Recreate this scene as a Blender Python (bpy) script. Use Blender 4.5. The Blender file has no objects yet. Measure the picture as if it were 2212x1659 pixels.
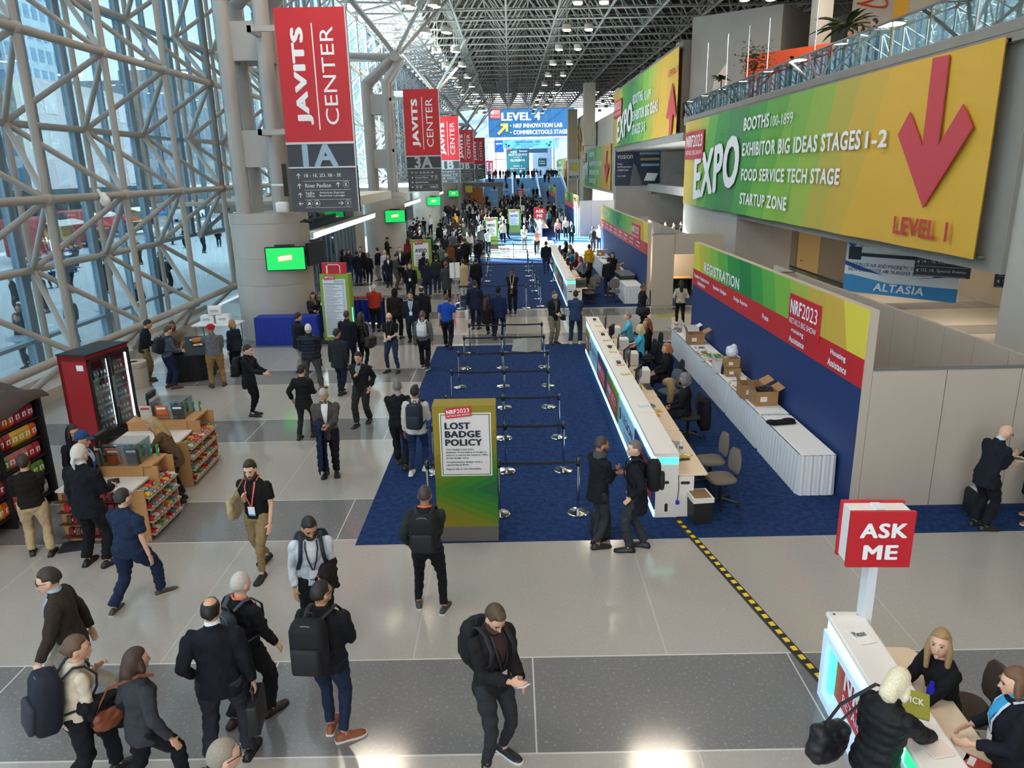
import bpy, math, random
from mathutils import Vector, Matrix
from math import sin, cos, pi, radians as R_
random.seed(7)
SC = bpy.context.scene
COL = SC.collection
V = Vector

# ---------------------------------------------------------------- camera
CU, CV, FPX, EYE = 1106.0, 829.5, 1610.0, 5.5      # frame centre, focal length in pixels (2212x1659), eye height
yd = V((1103 - CU, -(367 - CV), -FPX)).normalized()                 # the hall's long axis in camera space
p2 = V((2103 - CU, -(347 - CV), -FPX))
up_ = p2.cross(yd).normalized()
if up_.y < 0: up_ = -up_
xd = yd.cross(up_)
RW = Matrix((xd, yd, up_))                                            # camera -> world
cam = bpy.data.cameras.new('camera'); cam_ob = bpy.data.objects.new('camera', cam); COL.objects.link(cam_ob)
cam.sensor_fit = 'HORIZONTAL'; cam.sensor_width = 36.0; cam.lens = FPX / 2212 * 36.0
cam.clip_start = 0.1; cam.clip_end = 900
cam_ob.matrix_world = Matrix.Translation((0, 0, EYE)) @ RW.to_4x4()
SC.camera = cam_ob
def ray(u, v): return RW @ V((u - CU, -(v - CV), -FPX))
def G(u, v, z=0.0):
    d = ray(u, v); t = (z - EYE) / d.z; return V((d.x * t, d.y * t, z))
def atX(u, v, X):
    d = ray(u, v); t = X / d.x; return V((X, d.y * t, EYE + d.z * t))
def atY(u, v, Y):
    d = ray(u, v); t = Y / d.y; return V((d.x * t, Y, EYE + d.z * t))

# ---------------------------------------------------------------- light and exposure
SC.view_settings.view_transform = 'Standard'; SC.view_settings.look = 'None'
SC.view_settings.exposure = 0.8; SC.view_settings.gamma = 1.0; SC.view_settings.use_curve_mapping = False
SC.cycles.use_denoising = True
SC.cycles.max_bounces = 5; SC.cycles.transparent_max_bounces = 8; SC.cycles.diffuse_bounces = 3; SC.cycles.glossy_bounces = 2
SC.cycles.use_adaptive_sampling = True; SC.cycles.adaptive_threshold = .10; SC.cycles.adaptive_min_samples = 12
SC.cycles.sample_clamp_indirect = 6.0
W = bpy.data.worlds.new('sky'); SC.world = W; W.use_nodes = True
wn = W.node_tree.nodes; wl = W.node_tree.links
bg = wn['Background']; bg.inputs[0].default_value = (0.90, 0.96, 1.0, 1); bg.inputs[1].default_value = 1.6
# spot lamp added outside the glass, standing in for sun reflected off a tower
sun = bpy.data.lights.new('added_glint_spot', 'SPOT'); sun.energy = 1.3e7; sun.spot_size = R_(14.5); sun.spot_blend = .3; sun.shadow_soft_size = .7; sun.color = (1, .96, .9)
glint_spot_ob = bpy.data.objects.new('added_glint_spot', sun); COL.objects.link(glint_spot_ob); glint_spot_ob.location = (-62, 92, 58)
glint_spot_ob.rotation_euler = (V((-.8, 59, 0)) - V((-62, 92, 58))).to_track_quat('-Z', 'Y').to_euler()

# low sun over the roof: it lights the street fronts and the open far end
sun2 = bpy.data.lights.new('sun', 'SUN'); sun2.energy = 5.5; sun2.angle = R_(.6); sun2.color = (1, .97, .93)
sun2_ob = bpy.data.objects.new('sun', sun2); COL.objects.link(sun2_ob); sun2_ob.rotation_euler = V((-.80, .20, -.57)).to_track_quat('-Z', 'Y').to_euler()

# ---------------------------------------------------------------- materials
MATS = {}
def srgb(c):
    if isinstance(c, str):
        c = [int(c[i:i + 2], 16) / 255 for i in (0, 2, 4)]
        return tuple((x / 12.92 if x <= .04045 else ((x + .055) / 1.055) ** 2.4) for x in c)
    return tuple(c)
def mat(c, rough=.6, metal=0.0, var=.12, scale=30.0, spec=.5, bump=0.0, emit=0.0):
    """procedural principled material: a colour with a little noise in it"""
    key = (str(c), rough, metal, var, scale, spec, bump, emit)
    if key in MATS: return MATS[key]
    rgb = srgb(c)
    m = bpy.data.materials.new('m_' + (c if isinstance(c, str) else 'c')); m.use_nodes = True
    nt = m.node_tree; n = nt.nodes; l = nt.links; b = n['Principled BSDF']
    b.inputs['Roughness'].default_value = rough; b.inputs['Metallic'].default_value = metal
    b.inputs['Specular IOR Level'].default_value = spec
    b.inputs['Base Color'].default_value = (*rgb, 1)
    if var or bump:
        tc = n.new('ShaderNodeTexCoord'); no = n.new('ShaderNodeTexNoise'); no.inputs['Scale'].default_value = scale
        no.inputs['Detail'].default_value = 3; l.new(tc.outputs['Object'], no.inputs['Vector'])
        mx = n.new('ShaderNodeMix'); mx.data_type = 'RGBA'
        mx.inputs[6].default_value = (*[x * (1 - var) for x in rgb], 1); mx.inputs[7].default_value = (*[min(1, x * (1 + var)) for x in rgb], 1)
        l.new(no.outputs['Fac'], mx.inputs[0]); l.new(mx.outputs[2], b.inputs['Base Color'])
        if bump:
            bp = n.new('ShaderNodeBump'); bp.inputs['Strength'].default_value = bump; bp.inputs['Distance'].default_value = .02
            l.new(no.outputs['Fac'], bp.inputs['Height']); l.new(bp.outputs[0], b.inputs['Normal'])
    if emit:
        b.inputs['Emission Color'].default_value = (*rgb, 1); b.inputs['Emission Strength'].default_value = emit
    MATS[key] = m
    return m
def nodes_mat(name):
    m = bpy.data.materials.new(name); m.use_nodes = True
    return m, m.node_tree.nodes, m.node_tree.links, m.node_tree.nodes['Principled BSDF']
def mth(n, l, op, a, b=None, c=None):
    k = n.new('ShaderNodeMath'); k.operation = op
    for i, x in enumerate((a, b, c)):
        if x is None: continue
        if isinstance(x, (int, float)): k.inputs[i].default_value = x
        else: l.new(x, k.inputs[i])
    return k.outputs[0]
def mixc(n, l, fac, a, b):
    k = n.new('ShaderNodeMix'); k.data_type = 'RGBA'
    for i, x in ((0, fac), (6, a), (7, b)):
        if isinstance(x, tuple): k.inputs[i].default_value = (*x[:3], 1)
        elif isinstance(x, (int, float)): k.inputs[i].default_value = x
        else: l.new(x, k.inputs[i])
    return k.outputs[2]
def glass_mat(name, tint, refl=.08, rough=0.0):
    m, n, l, b = nodes_mat(name); n.remove(b)
    t = n.new('ShaderNodeBsdfTransparent'); t.inputs[0].default_value = (*tint, 1)
    g = n.new('ShaderNodeBsdfGlossy'); g.inputs['Roughness'].default_value = rough
    lw = n.new('ShaderNodeLayerWeight'); lw.inputs[0].default_value = .25
    f = mth(n, l, 'ADD', mth(n, l, 'MULTIPLY', lw.outputs['Fresnel'], .6), refl)
    s = n.new('ShaderNodeMixShader'); l.new(f, s.inputs[0]); l.new(t.outputs[0], s.inputs[1]); l.new(g.outputs[0], s.inputs[2])
    l.new(s.outputs[0], n['Material Output'].inputs[0])
    return m
def steps_mat(name, expr, stops, rough=.55, var=0):
    """a printed surface: flat colour steps across a direction. expr(n,l,x,y,z)->0..1 value of object coordinates"""
    m, n, l, b = nodes_mat(name)
    tc = n.new('ShaderNodeTexCoord'); sp = n.new('ShaderNodeSeparateXYZ'); l.new(tc.outputs['Object'], sp.inputs[0])
    f = expr(n, l, *sp.outputs)
    r = n.new('ShaderNodeValToRGB'); r.color_ramp.interpolation = 'CONSTANT'
    el = r.color_ramp.elements
    while len(el) > 1: el.remove(el[0])
    for i, (p, c) in enumerate(stops):
        e = el[0] if i == 0 else el.new(p)
        e.position = p; e.color = (*srgb(c), 1)
    l.new(f, r.inputs[0]); l.new(r.outputs[0], b.inputs['Base Color']); b.inputs['Roughness'].default_value = rough
    b.inputs['Specular IOR Level'].default_value = .3
    return m

# ---------------------------------------------------------------- mesh building
class MB:
    def __init__(s): s.v = []; s.f = []; s.m = []
    def add(s, vs, fs, mi=0, M=None):
        o = len(s.v)
        s.v += [tuple(M @ V(p)) for p in vs] if M is not None else [tuple(p) for p in vs]
        s.f += [tuple(i + o for i in f) for f in fs]; s.m += [mi] * len(fs); return s
    def box(s, x0, x1, y0, y1, z0, z1, mi=0, M=None):
        return s.add([(x0, y0, z0), (x1, y0, z0), (x1, y1, z0), (x0, y1, z0), (x0, y0, z1), (x1, y0, z1), (x1, y1, z1), (x0, y1, z1)],
                     [(3, 2, 1, 0), (4, 5, 6, 7), (0, 1, 5, 4), (1, 2, 6, 5), (2, 3, 7, 6), (3, 0, 4, 7)], mi, M)
    def cb(s, c, d, mi=0, M=None):
        return s.box(c[0] - d[0] / 2, c[0] + d[0] / 2, c[1] - d[1] / 2, c[1] + d[1] / 2, c[2] - d[2] / 2, c[2] + d[2] / 2, mi, M)
    def loft(s, rings, mi=0, caps=True, M=None):
        n = len(rings[0]); vs = [p for r in rings for p in r]; fs = []
        for i in range(len(rings) - 1):
            for j in range(n):
                k = (j + 1) % n; fs.append((i * n + j, i * n + k, (i + 1) * n + k, (i + 1) * n + j))
        if caps: fs += [tuple(range(n))[::-1], tuple((len(rings) - 1) * n + j for j in range(n))]
        return s.add(vs, fs, mi, M)
    def path(s, pts, rad, n=8, mi=0, M=None, flat=1.0, closed=False):
        pts = [V(p) for p in pts]; N = len(pts)
        rad = rad if isinstance(rad, (list, tuple)) else [rad] * N
        rings = []; u = None
        for i, p in enumerate(pts):
            if closed: t = pts[(i + 1) % N] - pts[i - 1]
            else: t = pts[min(i + 1, N - 1)] - pts[max(i - 1, 0)]
            if t.length < 1e-9: t = V((0, 0, 1))
            t.normalize()
            if u is None: u = t.orthogonal().normalized() if abs(t.z) > .9 else t.cross(V((0, 0, 1))).normalized()
            u = (u - t * u.dot(t)).normalized(); w = t.cross(u)
            rings.append([p + (u * cos(2 * pi * j / n) + w * sin(2 * pi * j / n) * flat) * rad[i] for j in range(n)])
        if closed: rings.append(rings[0])
        return s.loft(rings, mi, not closed, M)
    def tube(s, a, b, r, r2=None, n=8, mi=0, M=None): return s.path([a, b], [r, r if r2 is None else r2], n, mi, M)
    def lathe(s, prof, c=(0, 0, 0), n=20, mi=0, M=None):
        return s.loft([[(c[0] + r * cos(2 * pi * j / n), c[1] + r * sin(2 * pi * j / n), c[2] + z) for j in range(n)] for r, z in prof], mi, True, M)
    def ball(s, c, r, nu=12, nv=8, mi=0, M=None, B=None):
        r = r if isinstance(r, (tuple, list)) else (r, r, r); B = B or Matrix.Identity(3)
        rings = []
        for i in range(nv + 1):
            t = pi * (i / nv) * .998 + .003
            rings.append([V(c) + B @ V((r[0] * sin(t) * cos(2 * pi * j / nu), r[1] * sin(t) * sin(2 * pi * j / nu), -r[2] * cos(t))) for j in range(nu)])
        return s.loft(rings, mi, True, M)
    def rbox(s, c, d, rad=.05, mi=0, M=None, seg=3, ez=None):
        """box with rounded corners and softened rims"""
        hx, hy, hz = d[0] / 2, d[1] / 2, d[2] / 2; rad = min(rad, hx * .99, hy * .99); ez = min(rad if ez is None else ez, hz * .9)
        def ring(ins, z):
            o = []
            for q, (sx, sy) in enumerate(((1, 1), (-1, 1), (-1, -1), (1, -1))):
                for k in range(seg + 1):
                    a = pi / 2 * (q + k / seg); r = max(rad - ins, .001)
                    o.append((c[0] + sx * (hx - ins - r) + r * cos(a), c[1] + sy * (hy - ins - r) + r * sin(a), c[2] + z))
            return o
        rs = [ring(ez * (1 - sin(a)), -hz + ez * (1 - cos(a))) for a in (0, pi / 4, pi / 2)] + [ring(ez * (1 - sin(a)), hz - ez * (1 - cos(a))) for a in (pi / 2, pi / 4, 0)]
        return s.loft(rs, mi, True, M)
    def prism(s, poly, z0, z1, mi=0, M=None):
        n = len(poly)
        return s.loft([[(x, y, z0) for x, y in poly], [(x, y, z1) for x, y in poly]], mi, True, M)
    def quad(s, a, b, c, d, mi=0): return s.add([a, b, c, d], [(0, 1, 2, 3)], mi)
    def text(s, t, o, r, u, w, h, mi=0, bold=0.0, lift=0.004):
        """lettering t filling the box w x h whose lower left corner is o, along r, upwards u"""
        vs, fs, em = glyphs(t, 1.1 if bold > .025 else 1.0); r = V(r).normalized(); u = V(u).normalized(); nn = r.cross(u).normalized(); o = V(o); b = bold * em * .95; c = min(.035, b * w / h * .7)
        sh = [(0, 0)] if not bold else [(-b, 0), (b, 0), (-b * .6, c), (b * .6, -c), (b * .6, c), (-b * .6, -c), (0, 0)]
        for i, (dx, dy) in enumerate(sh):
            q = nn * (lift + .0005 * i); s.add([o + r * ((b + dx + x * (1 - 2 * b)) * w) + u * ((y * (1 - 2 * c) + c + dy) * h) + q for x, y in vs], fs, mi)
        return s
    def build(s, name, mats, parent=None, smooth=None, loc=None, rz=0.0):
        me = bpy.data.meshes.new(name); me.from_pydata(s.v, [], s.f)
        for m in (mats if isinstance(mats, (list, tuple)) else [mats]): me.materials.append(m)
        if any(s.m): me.polygons.foreach_set('material_index', s.m)
        if smooth is not None:
            me.polygons.foreach_set('use_smooth', [True] * len(s.f)); me.set_sharp_from_angle(angle=R_(smooth))
        return link(name, me, parent, loc, rz)
def link(name, me, parent=None, loc=None, rz=0.0):
    o = bpy.data.objects.new(name, me); COL.objects.link(o)
    if parent is not None: o.parent = parent
    if loc is not None: o.location = loc
    if rz: o.rotation_euler = (0, 0, rz)
    return o
GL = {}
def glyphs(t, sp=1.0):
    if t not in GL:
        c = bpy.data.curves.new('t', 'FONT'); c.body = t; c.align_x = 'LEFT'; c.resolution_u = 3; c.space_character = sp
        o = bpy.data.objects.new('t', c); COL.objects.link(o)
        me = o.to_mesh(); vs = [(v.co.x, v.co.y) for v in me.vertices]; fs = [tuple(p.vertices) for p in me.polygons]
        o.to_mesh_clear(); bpy.data.objects.remove(o); bpy.data.curves.remove(c)
        x0 = min(v[0] for v in vs); x1 = max(v[0] for v in vs); y0 = min(v[1] for v in vs); y1 = max(v[1] for v in vs)
        GL[t] = ([((x - x0) / (x1 - x0), (y - y0) / max(y1 - y0, 1e-6)) for x, y in vs], fs, 1.0 / (x1 - x0))
    return GL[t]

def thing(name, label, cat, loc=(0, 0, 0), rz=0.0, group=None):
    o = bpy.data.objects.new(name, None); COL.objects.link(o); o.location = loc; o.rotation_euler = (0, 0, rz); o.empty_display_size = .1
    return tag(o, label, cat, group)
def tag(o, label, cat, group=None, kind=None):
    o['label'] = label; o['category'] = cat
    if group: o['group'] = group
    if kind: o['kind'] = kind
    return o
def struct(o, label=None):
    o['kind'] = 'structure'
    if label: o['label'] = label
    return o
KIDS = {}
def dup(root, loc=None, rz=None, label=None, group=None):
    """copy of a thing with copies of its parts and sub-parts"""
    def rec(o, par):
        c = o.copy(); COL.objects.link(c)
        if par is not None: c.parent = par
        for ch in o.children: rec(ch, c)
        return c
    r = rec(root, None)
    if loc is not None: r.location = loc
    if rz is not None: r.rotation_euler = (0, 0, rz)
    if label: r['label'] = label
    if group: r['group'] = group
    return r
# ================================================================ floor and carpets
m, n, l, b = nodes_mat('terrazzo')
tc = n.new('ShaderNodeTexCoord'); sp = n.new('ShaderNodeSeparateXYZ'); l.new(tc.outputs['Object'], sp.inputs[0])
X, Y = sp.outputs[0], sp.outputs[1]
t = mth(n, l, 'FLOORED_MODULO', mth(n, l, 'SUBTRACT', Y, 6.02), 4.5)
dark = mth(n, l, 'LESS_THAN', t, 1.5)
j1 = mth(n, l, 'LESS_THAN', mth(n, l, 'PINGPONG', mth(n, l, 'SUBTRACT', t, 0.0), 2.25), .011)
j2 = mth(n, l, 'LESS_THAN', mth(n, l, 'ABSOLUTE', mth(n, l, 'SUBTRACT', t, 1.5)), .011)
xo = mth(n, l, 'ADD', X, mth(n, l, 'MULTIPLY', mth(n, l, 'SUBTRACT', 1.0, dark), 1.4))
j3 = mth(n, l, 'LESS_THAN', mth(n, l, 'FLOORED_MODULO', mth(n, l, 'SUBTRACT', xo, 0.14), 2.98), .017)
joint = mth(n, l, 'MAXIMUM', mth(n, l, 'MAXIMUM', j1, j2), j3)
nz = n.new('ShaderNodeTexNoise'); nz.inputs['Scale'].default_value = 26; nz.inputs['Detail'].default_value = 4; nz.inputs['Roughness'].default_value = .75
l.new(tc.outputs['Object'], nz.inputs['Vector'])
rp = n.new('ShaderNodeValToRGB'); rp.color_ramp.elements[0].position = .56; rp.color_ramp.elements[1].position = .68; l.new(nz.outputs[0], rp.inputs[0])
nb = n.new('ShaderNodeTexNoise'); nb.inputs['Scale'].default_value = .5; l.new(tc.outputs['Object'], nb.inputs['Vector'])
base = mixc(n, l, dark, (.41, .38, .345), (.185, .182, .182))
base = mixc(n, l, mth(n, l, 'MULTIPLY', rp.outputs[0], .38), base, (.62, .61, .58))
base = mixc(n, l, mth(n, l, 'MULTIPLY', nb.outputs[0], .16), base, (.22, .2, .18))
base = mixc(n, l, mth(n, l, 'MULTIPLY', joint, mth(n, l, 'ADD', .35, mth(n, l, 'MULTIPLY', mth(n, l, 'MAXIMUM', dark, mth(n, l, 'MAXIMUM', j1, j2)), .5))), base, (.66, .64, .60))
l.new(base, b.inputs['Base Color']); b.inputs['Roughness'].default_value = .11; b.inputs['Specular IOR Level'].default_value = .5
M_FLOOR = m
fl = MB().box(-12.9, 30, -9, 205, -.3, 0).build('floor', M_FLOOR); struct(fl)

def carpet_mat(name, c1, c2):
    m, n, l, b = nodes_mat(name)
    tc = n.new('ShaderNodeTexCoord'); nz = n.new('ShaderNodeTexNoise'); nz.inputs['Scale'].default_value = 9; nz.inputs['Detail'].default_value = 8; nz.inputs['Roughness'].default_value = .8
    l.new(tc.outputs['Object'], nz.inputs['Vector']); r = n.new('ShaderNodeValToRGB'); r.color_ramp.elements[0].position = .36; r.color_ramp.elements[1].position = .64
    r.color_ramp.elements[0].color = (*c1, 1); r.color_ramp.elements[1].color = (*c2, 1)
    l.new(nz.outputs[0], r.inputs[0]); l.new(r.outputs[0], b.inputs['Base Color']); b.inputs['Roughness'].default_value = .95; b.inputs['Specular IOR Level'].default_value = .1
    bp = n.new('ShaderNodeBump'); bp.inputs['Strength'].default_value = .5; bp.inputs['Distance'].default_value = .01; l.new(nz.outputs[0], bp.inputs['Height']); l.new(bp.outputs[0], b.inputs['Normal'])
    return m
M_CARP = carpet_mat('carpet_blue', (.008, .020, .070), (.024, .056, .165))
def carpet(x0, x1, y0, y1, label):
    return tag(MB().prism([(x0 + .02, y0), (x1, y0 + .09), (x1, y1 + .09), (x0, y1)], .0005, .004).build('carpet', M_CARP), label, 'carpet')
carpet(-2.52, 9.4, 10.33, 23.75, 'dark blue carpet under the nearest registration counter and its queue posts')
carpet(-2.45, 9.4, 30.3, 48.6, 'dark blue carpet of the second registration area beyond the crossing aisle')
carpet(-2.4, 9.4, 58.0, 76.0, 'sunlit blue carpet of the third registration area far down the hall')

# ================================================================ left curtain wall: space frame of tubes, mullions and tinted panes
MOD = 3.735; Y0 = 18.2 - 7 * MOD; ZB = 1.3; XI, XO, XG = -11.0, -12.85, -13.15
M_STEEL = mat('a39e97', .45, 0, .05, 3)
M_STEEL2 = mat('7f97a8', .5, 0, .08, 2)
M_PANE = glass_mat('tinted_glass', (.76, .92, .99), .04)
NY, NZ = 44, 4
def inner(i, k): return V((XI, Y0 + MOD * i, ZB + MOD * k))
def outer(i, k): return V((XO, Y0 + MOD * (i + .5), ZB + MOD * (k - .5)))
def frame_bay(i0, i1, name, k0=0):
    f = MB(); nd = MB()
    for i in range(i0, i1 + 1):
        near = i < 16; n = 10 if near else 5; r = .094 if near else .075
        for k in range(k0, NZ + 1):
            if i < i1: f.tube(inner(i, k), inner(i + 1, k), r * 1.1, n=n)
            if k < NZ: f.tube(inner(i, k), inner(i, k + 1), r, n=n)
            nd.ball(inner(i, k), .165, 12 if near else 6, 8 if near else 4)
            for (di, dk) in ((0, 0), (0, 1), (-1, 0), (-1, 1)):
                if 0 <= i + di < i1 + 1 and k + dk <= NZ + 1 and (i + di >= i0 or i0 == 0) and i + di < i1:
                    f.tube(inner(i, k), outer(i + di, k + dk), r * .82, n=n)
        if i < i1:
            for k in range(k0, NZ + 2):
                if i + 1 < i1: f.tube(outer(i, k), outer(i + 1, k), r, n=n)
                if k <= NZ: f.tube(outer(i, k), outer(i, k + 1), r * .9, n=n)
                nd.ball(outer(i, k), .13, 10 if near else 6, 6 if near else 4)
    w = struct(f.build(name, M_STEEL, smooth=50)); 
    nd.build('window_node', M_STEEL, w, smooth=60)
    y0, y1 = Y0 + MOD * i0, Y0 + MOD * i1; z1 = ZB + MOD * (NZ + .5)
    mu = MB()
    q = y0
    j = 0
    zlo = 0.3 if k0 == 0 else ZB + MOD * (k0 - .5)
    while q < y1 - .01:
        wd = .16 if j % 2 == 1 else .06
        mu.box(XG - .12, XG + .06, q - wd, q + wd, zlo, z1); q += MOD / 2; j += 1
    for k in range(k0, NZ + 2):
        z = max(zlo, ZB + MOD * (k - .5)); mu.box(XG - .1, XG + .08, y0, y1, z - .06, z + .06)
    if k0 == 0: mu.box(XG - .1, XG + .1, y0, y1, 1.2, 1.3)
    mu.build('window_mullion', M_STEEL2, w)
    MB().box(XG - .01, XG, y0, y1, zlo, z1).build('window_pane', M_PANE, w)
    return w
frame_bay(0, 10, 'window_1', 0)
frame_bay(10, NY, 'window_2', 1)
struct(MB().box(XG - .01, XG, Y0 + MOD * 10, 117, 0, ZB + MOD * .5).build('window_8', M_PANE))
# low concrete sill under the glass
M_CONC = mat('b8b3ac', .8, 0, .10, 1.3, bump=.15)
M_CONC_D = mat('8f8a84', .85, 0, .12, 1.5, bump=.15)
M_WOOD = mat('b98a58', .5, 0, .18, 14)
struct(MB().box(-13.4, -11.9, -9, 29.9, 0, .32).box(-13.4, -12.4, -9, 29.9, .32, .5).build('trim_1', M_CONC))

# ================================================================ roof: deck, space frame, sloped skylight strip along the glass wall
ZR = 16.5
M_TRUSS = mat('aaa59c', .5, 0, .08, 2)
M_DECK = mat('3a3836', .85, 0, .2, .4)
XS = [-7.6 + MOD * i for i in range(13)]
def roof(y0, y1, name, n=5):
    nyy = int((y1 - y0) / MOD + .5); f = MB()
    ys = [y0 + MOD * i for i in range(nyy + 1)]; h = 2.6
    B = lambda i, j: V((XS[i], ys[j], ZR)); T = lambda i, j: V((XS[i] + MOD / 2, ys[j] + MOD / 2, ZR + h))
    for i in range(len(XS)):
        for j in range(nyy + 1):
            if j < nyy: f.tube(B(i, j), B(i, j + 1), .085, n=n)
            if i < len(XS) - 1: f.tube(B(i, j), B(i + 1, j), .085, n=n)
            if i < len(XS) - 1 and j < nyy:
                for (a, c) in ((0, 0), (1, 0), (0, 1), (1, 1)): f.tube(T(i, j), B(i + a, j + c), .065, n=n)
                if j < nyy - 1: f.tube(T(i, j), T(i, j + 1), .075, n=n)
                if i < len(XS) - 2: f.tube(T(i, j), T(i + 1, j), .075, n=n)
    return struct(f.build(name, M_TRUSS, smooth=60))
roof(-5.0, -5.0 + MOD * 41, 'ceiling_frame')
dk = MB().box(-7.9, 39, -9, 149, ZR + 3.0, ZR + 3.3)
yy = -9.0
while yy < 149:
    dk.box(-7.9, 39, yy, yy + .16, ZR + 2.8, ZR + 3.0); yy += .62
struct(dk.build('ceiling', mat('4f4a45', .8, 0, .15, .6)))
# skylight strip between deck edge and glass wall
sk = MB(); za, zb = ZR + 3.0, ZB + MOD * (NZ + .5)
ya, yb = Y0, 149.0
sf = MB(); q = ya
while q < yb:
    n = 5
    sf.tube((-7.9, q, ZR + 2.6), (XG, q, zb), .09, n=n); sf.tube((-7.6, q, ZR), (XI, q + MOD / 2, ZB + MOD * NZ), .08, n=n); sf.tube((-7.6, q, ZR), (XI, q - MOD / 2, ZB + MOD * NZ), .08, n=n)
    sf.tube((-7.6, q, ZR), (-10.2, q, ZR + 1.55), .06, n=n); sf.tube((XI, q, ZB + MOD * NZ), (-10.2, q, ZR + 1.55), .06, n=n); sf.tube((-10.2, q, ZR + 1.55), (-10.2, q + MOD, ZR + 1.55), .07, n=n)
    sf.tube((-7.6, q, ZR), (-10.2, q + MOD, ZR + 1.55), .055, n=n); sf.tube((XI, q, ZB + MOD * NZ), (-10.2, q - MOD, ZR + 1.55), .055, n=n)
    q += MOD
w3 = struct(sf.build('window_3', M_STEEL, smooth=60))
MB().quad((-7.9, ya, za), (-7.9, yb, za), (XG, yb, zb), (XG, ya, zb)).build('window_pane', glass_mat('roof_glass', (.80, .90, .97), .03), w3)

# ================================================================ ceiling lamps: pairs of drums hanging in three lines
M_DRUM = mat('c9c3b8', .35, .2, .05)
M_GLOW = mat((1.0, .84, .62), .5, 0, 0, emit=7.0)
lamp0 = None
li = 0
for gi, gx in enumerate((-5.2, 4.9, 14.9)):
    for r in range(-6, 11):
        yy = 57.3 + 8.95 * r
        if yy < 2 or yy > 146: continue
        for sx in (-.78, .78):
            if lamp0 is None:
                lamp0 = thing('pendant_lamp', '', 'lamp')
                for q, (dx, dy, dz) in enumerate(((0, 0, 0), (.12, 1.0, .1))):
                    d = MB().lathe([(.30, 0), (.31, .06), (.30, .34), (.22, .42), (.1, .46)], (dx, dy, dz), 14).tube((dx, dy, dz + .46), (dx, dy, 4.4), .02, n=5).build('lamp_shade', M_DRUM, lamp0, smooth=40)
                    MB().lathe([(.02, -.05), (.22, -.03), (.285, .0), (.285, .03)], (dx, dy, dz), 14).build('lamp_glow', M_GLOW, d, smooth=60)
                lp = lamp0
            else: lp = dup(lamp0)
            lp.location = (gx + sx, yy, 14.9)
            lp['group'] = 'pendant lamps under the roof frame'
            lp['label'] = ['double drum ceiling lamp in the line nearest the glass wall', 'double drum ceiling lamp in the line above the middle of the hall', 'double drum ceiling lamp in the line nearest the concrete balconies'][gi]
        if yy < 80 and r % 2 == 0:
            a = bpy.data.lights.new('lamp_light', 'AREA'); a.shape = 'DISK'; a.size = 2.2; a.energy = 190; a.color = (1.0, .86, .70)
            ao = bpy.data.objects.new('lamp_light', a); COL.objects.link(ao); ao.location = (gx, yy, 14.8)
# ================================================================ concrete side of the hall
M_WHITE = mat('e4e2df', .6, 0, .03, 2)
M_WPAN = mat('b9ad9f', .55, 0, .03, 1.5)
M_DARK = mat('22242a', .6, 0, .1)
M_RED = mat('c21f2b', .5, 0, .05); M_WT = mat('f2f3f5', .55, 0, .03); M_NAVY = mat('0f3168', .6, 0, .06, 3)
M_CHROME = mat('d9dbdd', .14, 1.0, .03); M_BLACK = mat('121316', .5, 0, .1); M_GREY = mat('6d6f72', .6, 0, .1)
struct(MB().box(10.8, 13.5, 36.5, 48, 0, 8.1).build('wall_1', M_CONC))
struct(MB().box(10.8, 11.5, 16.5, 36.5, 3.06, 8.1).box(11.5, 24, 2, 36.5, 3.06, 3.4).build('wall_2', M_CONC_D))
struct(MB().box(10.9, 13.2, 2, 16.5, 0, 7.4).box(10.88, 13.2, 2, 16.5, 7.45, 8.1).box(10.89, 10.91, 2, 16.5, 3.95, 4.0).box(10.89, 10.91, 11.5, 11.55, 0, 3.9).build('wall_3', M_CONC))
struct(MB().box(13.5, 24, 36.6, 37.2, 0, 3.06).box(19, 19.4, 2, 36.6, 0, 3.06).build('wall_4', mat('9a8f80', .8, 0, .1, 1.2)))
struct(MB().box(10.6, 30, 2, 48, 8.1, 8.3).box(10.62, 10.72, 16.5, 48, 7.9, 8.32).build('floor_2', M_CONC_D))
d5 = struct(MB().box(13.85, 14.9, 36.5, 36.6, 0, 2.75).build('door_1', mat('d9b77a', .5, 0, .06)))
MB().tube((14.02, 36.48, 1.0), (14.02, 36.42, 1.0), .03).tube((14.02, 36.42, 1.0), (14.16, 36.42, 1.0), .016).build('door_handle', M_CHROME, d5)
struct(MB().lathe([(1.05, 0), (1.05, 3.06)], (14.1, 19.3, 0), 28).build('column_1', M_CONC, smooth=40))
tag(MB().box(15.2, 18.8, 21.0, 21.5, 0, 1.5).box(15.2, 18.8, 20.9, 21.6, 1.5, 1.62).build('wooden_parapet', M_WOOD), 'brown wooden parapet in the passage under the big balcony', 'parapet')
for q, yy in enumerate((19, 25, 31)):
    a = bpy.data.lights.new('passage_lamp', 'AREA'); a.energy = 90; a.size = .8; a.color = (1, .85, .65)
    ao = bpy.data.objects.new('passage_lamp', a); COL.objects.link(ao); ao.location = (15.5, yy, 2.98)
gb = thing('glass_barrier', 'glass barrier with a dark rail before the yellow door', 'barrier', (12.6, 31, 0))
MB().box(-.02, .02, -3, 3, .05, 1.05).build('glass_panel', glass_mat('clear_glass', (.82, .92, .93), .06), gb)
MB().box(-.04, .04, -3, 3, 1.05, 1.1).box(-.04, .04, -3, 3, 0, .06).build('rail', M_DARK, gb)
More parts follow.
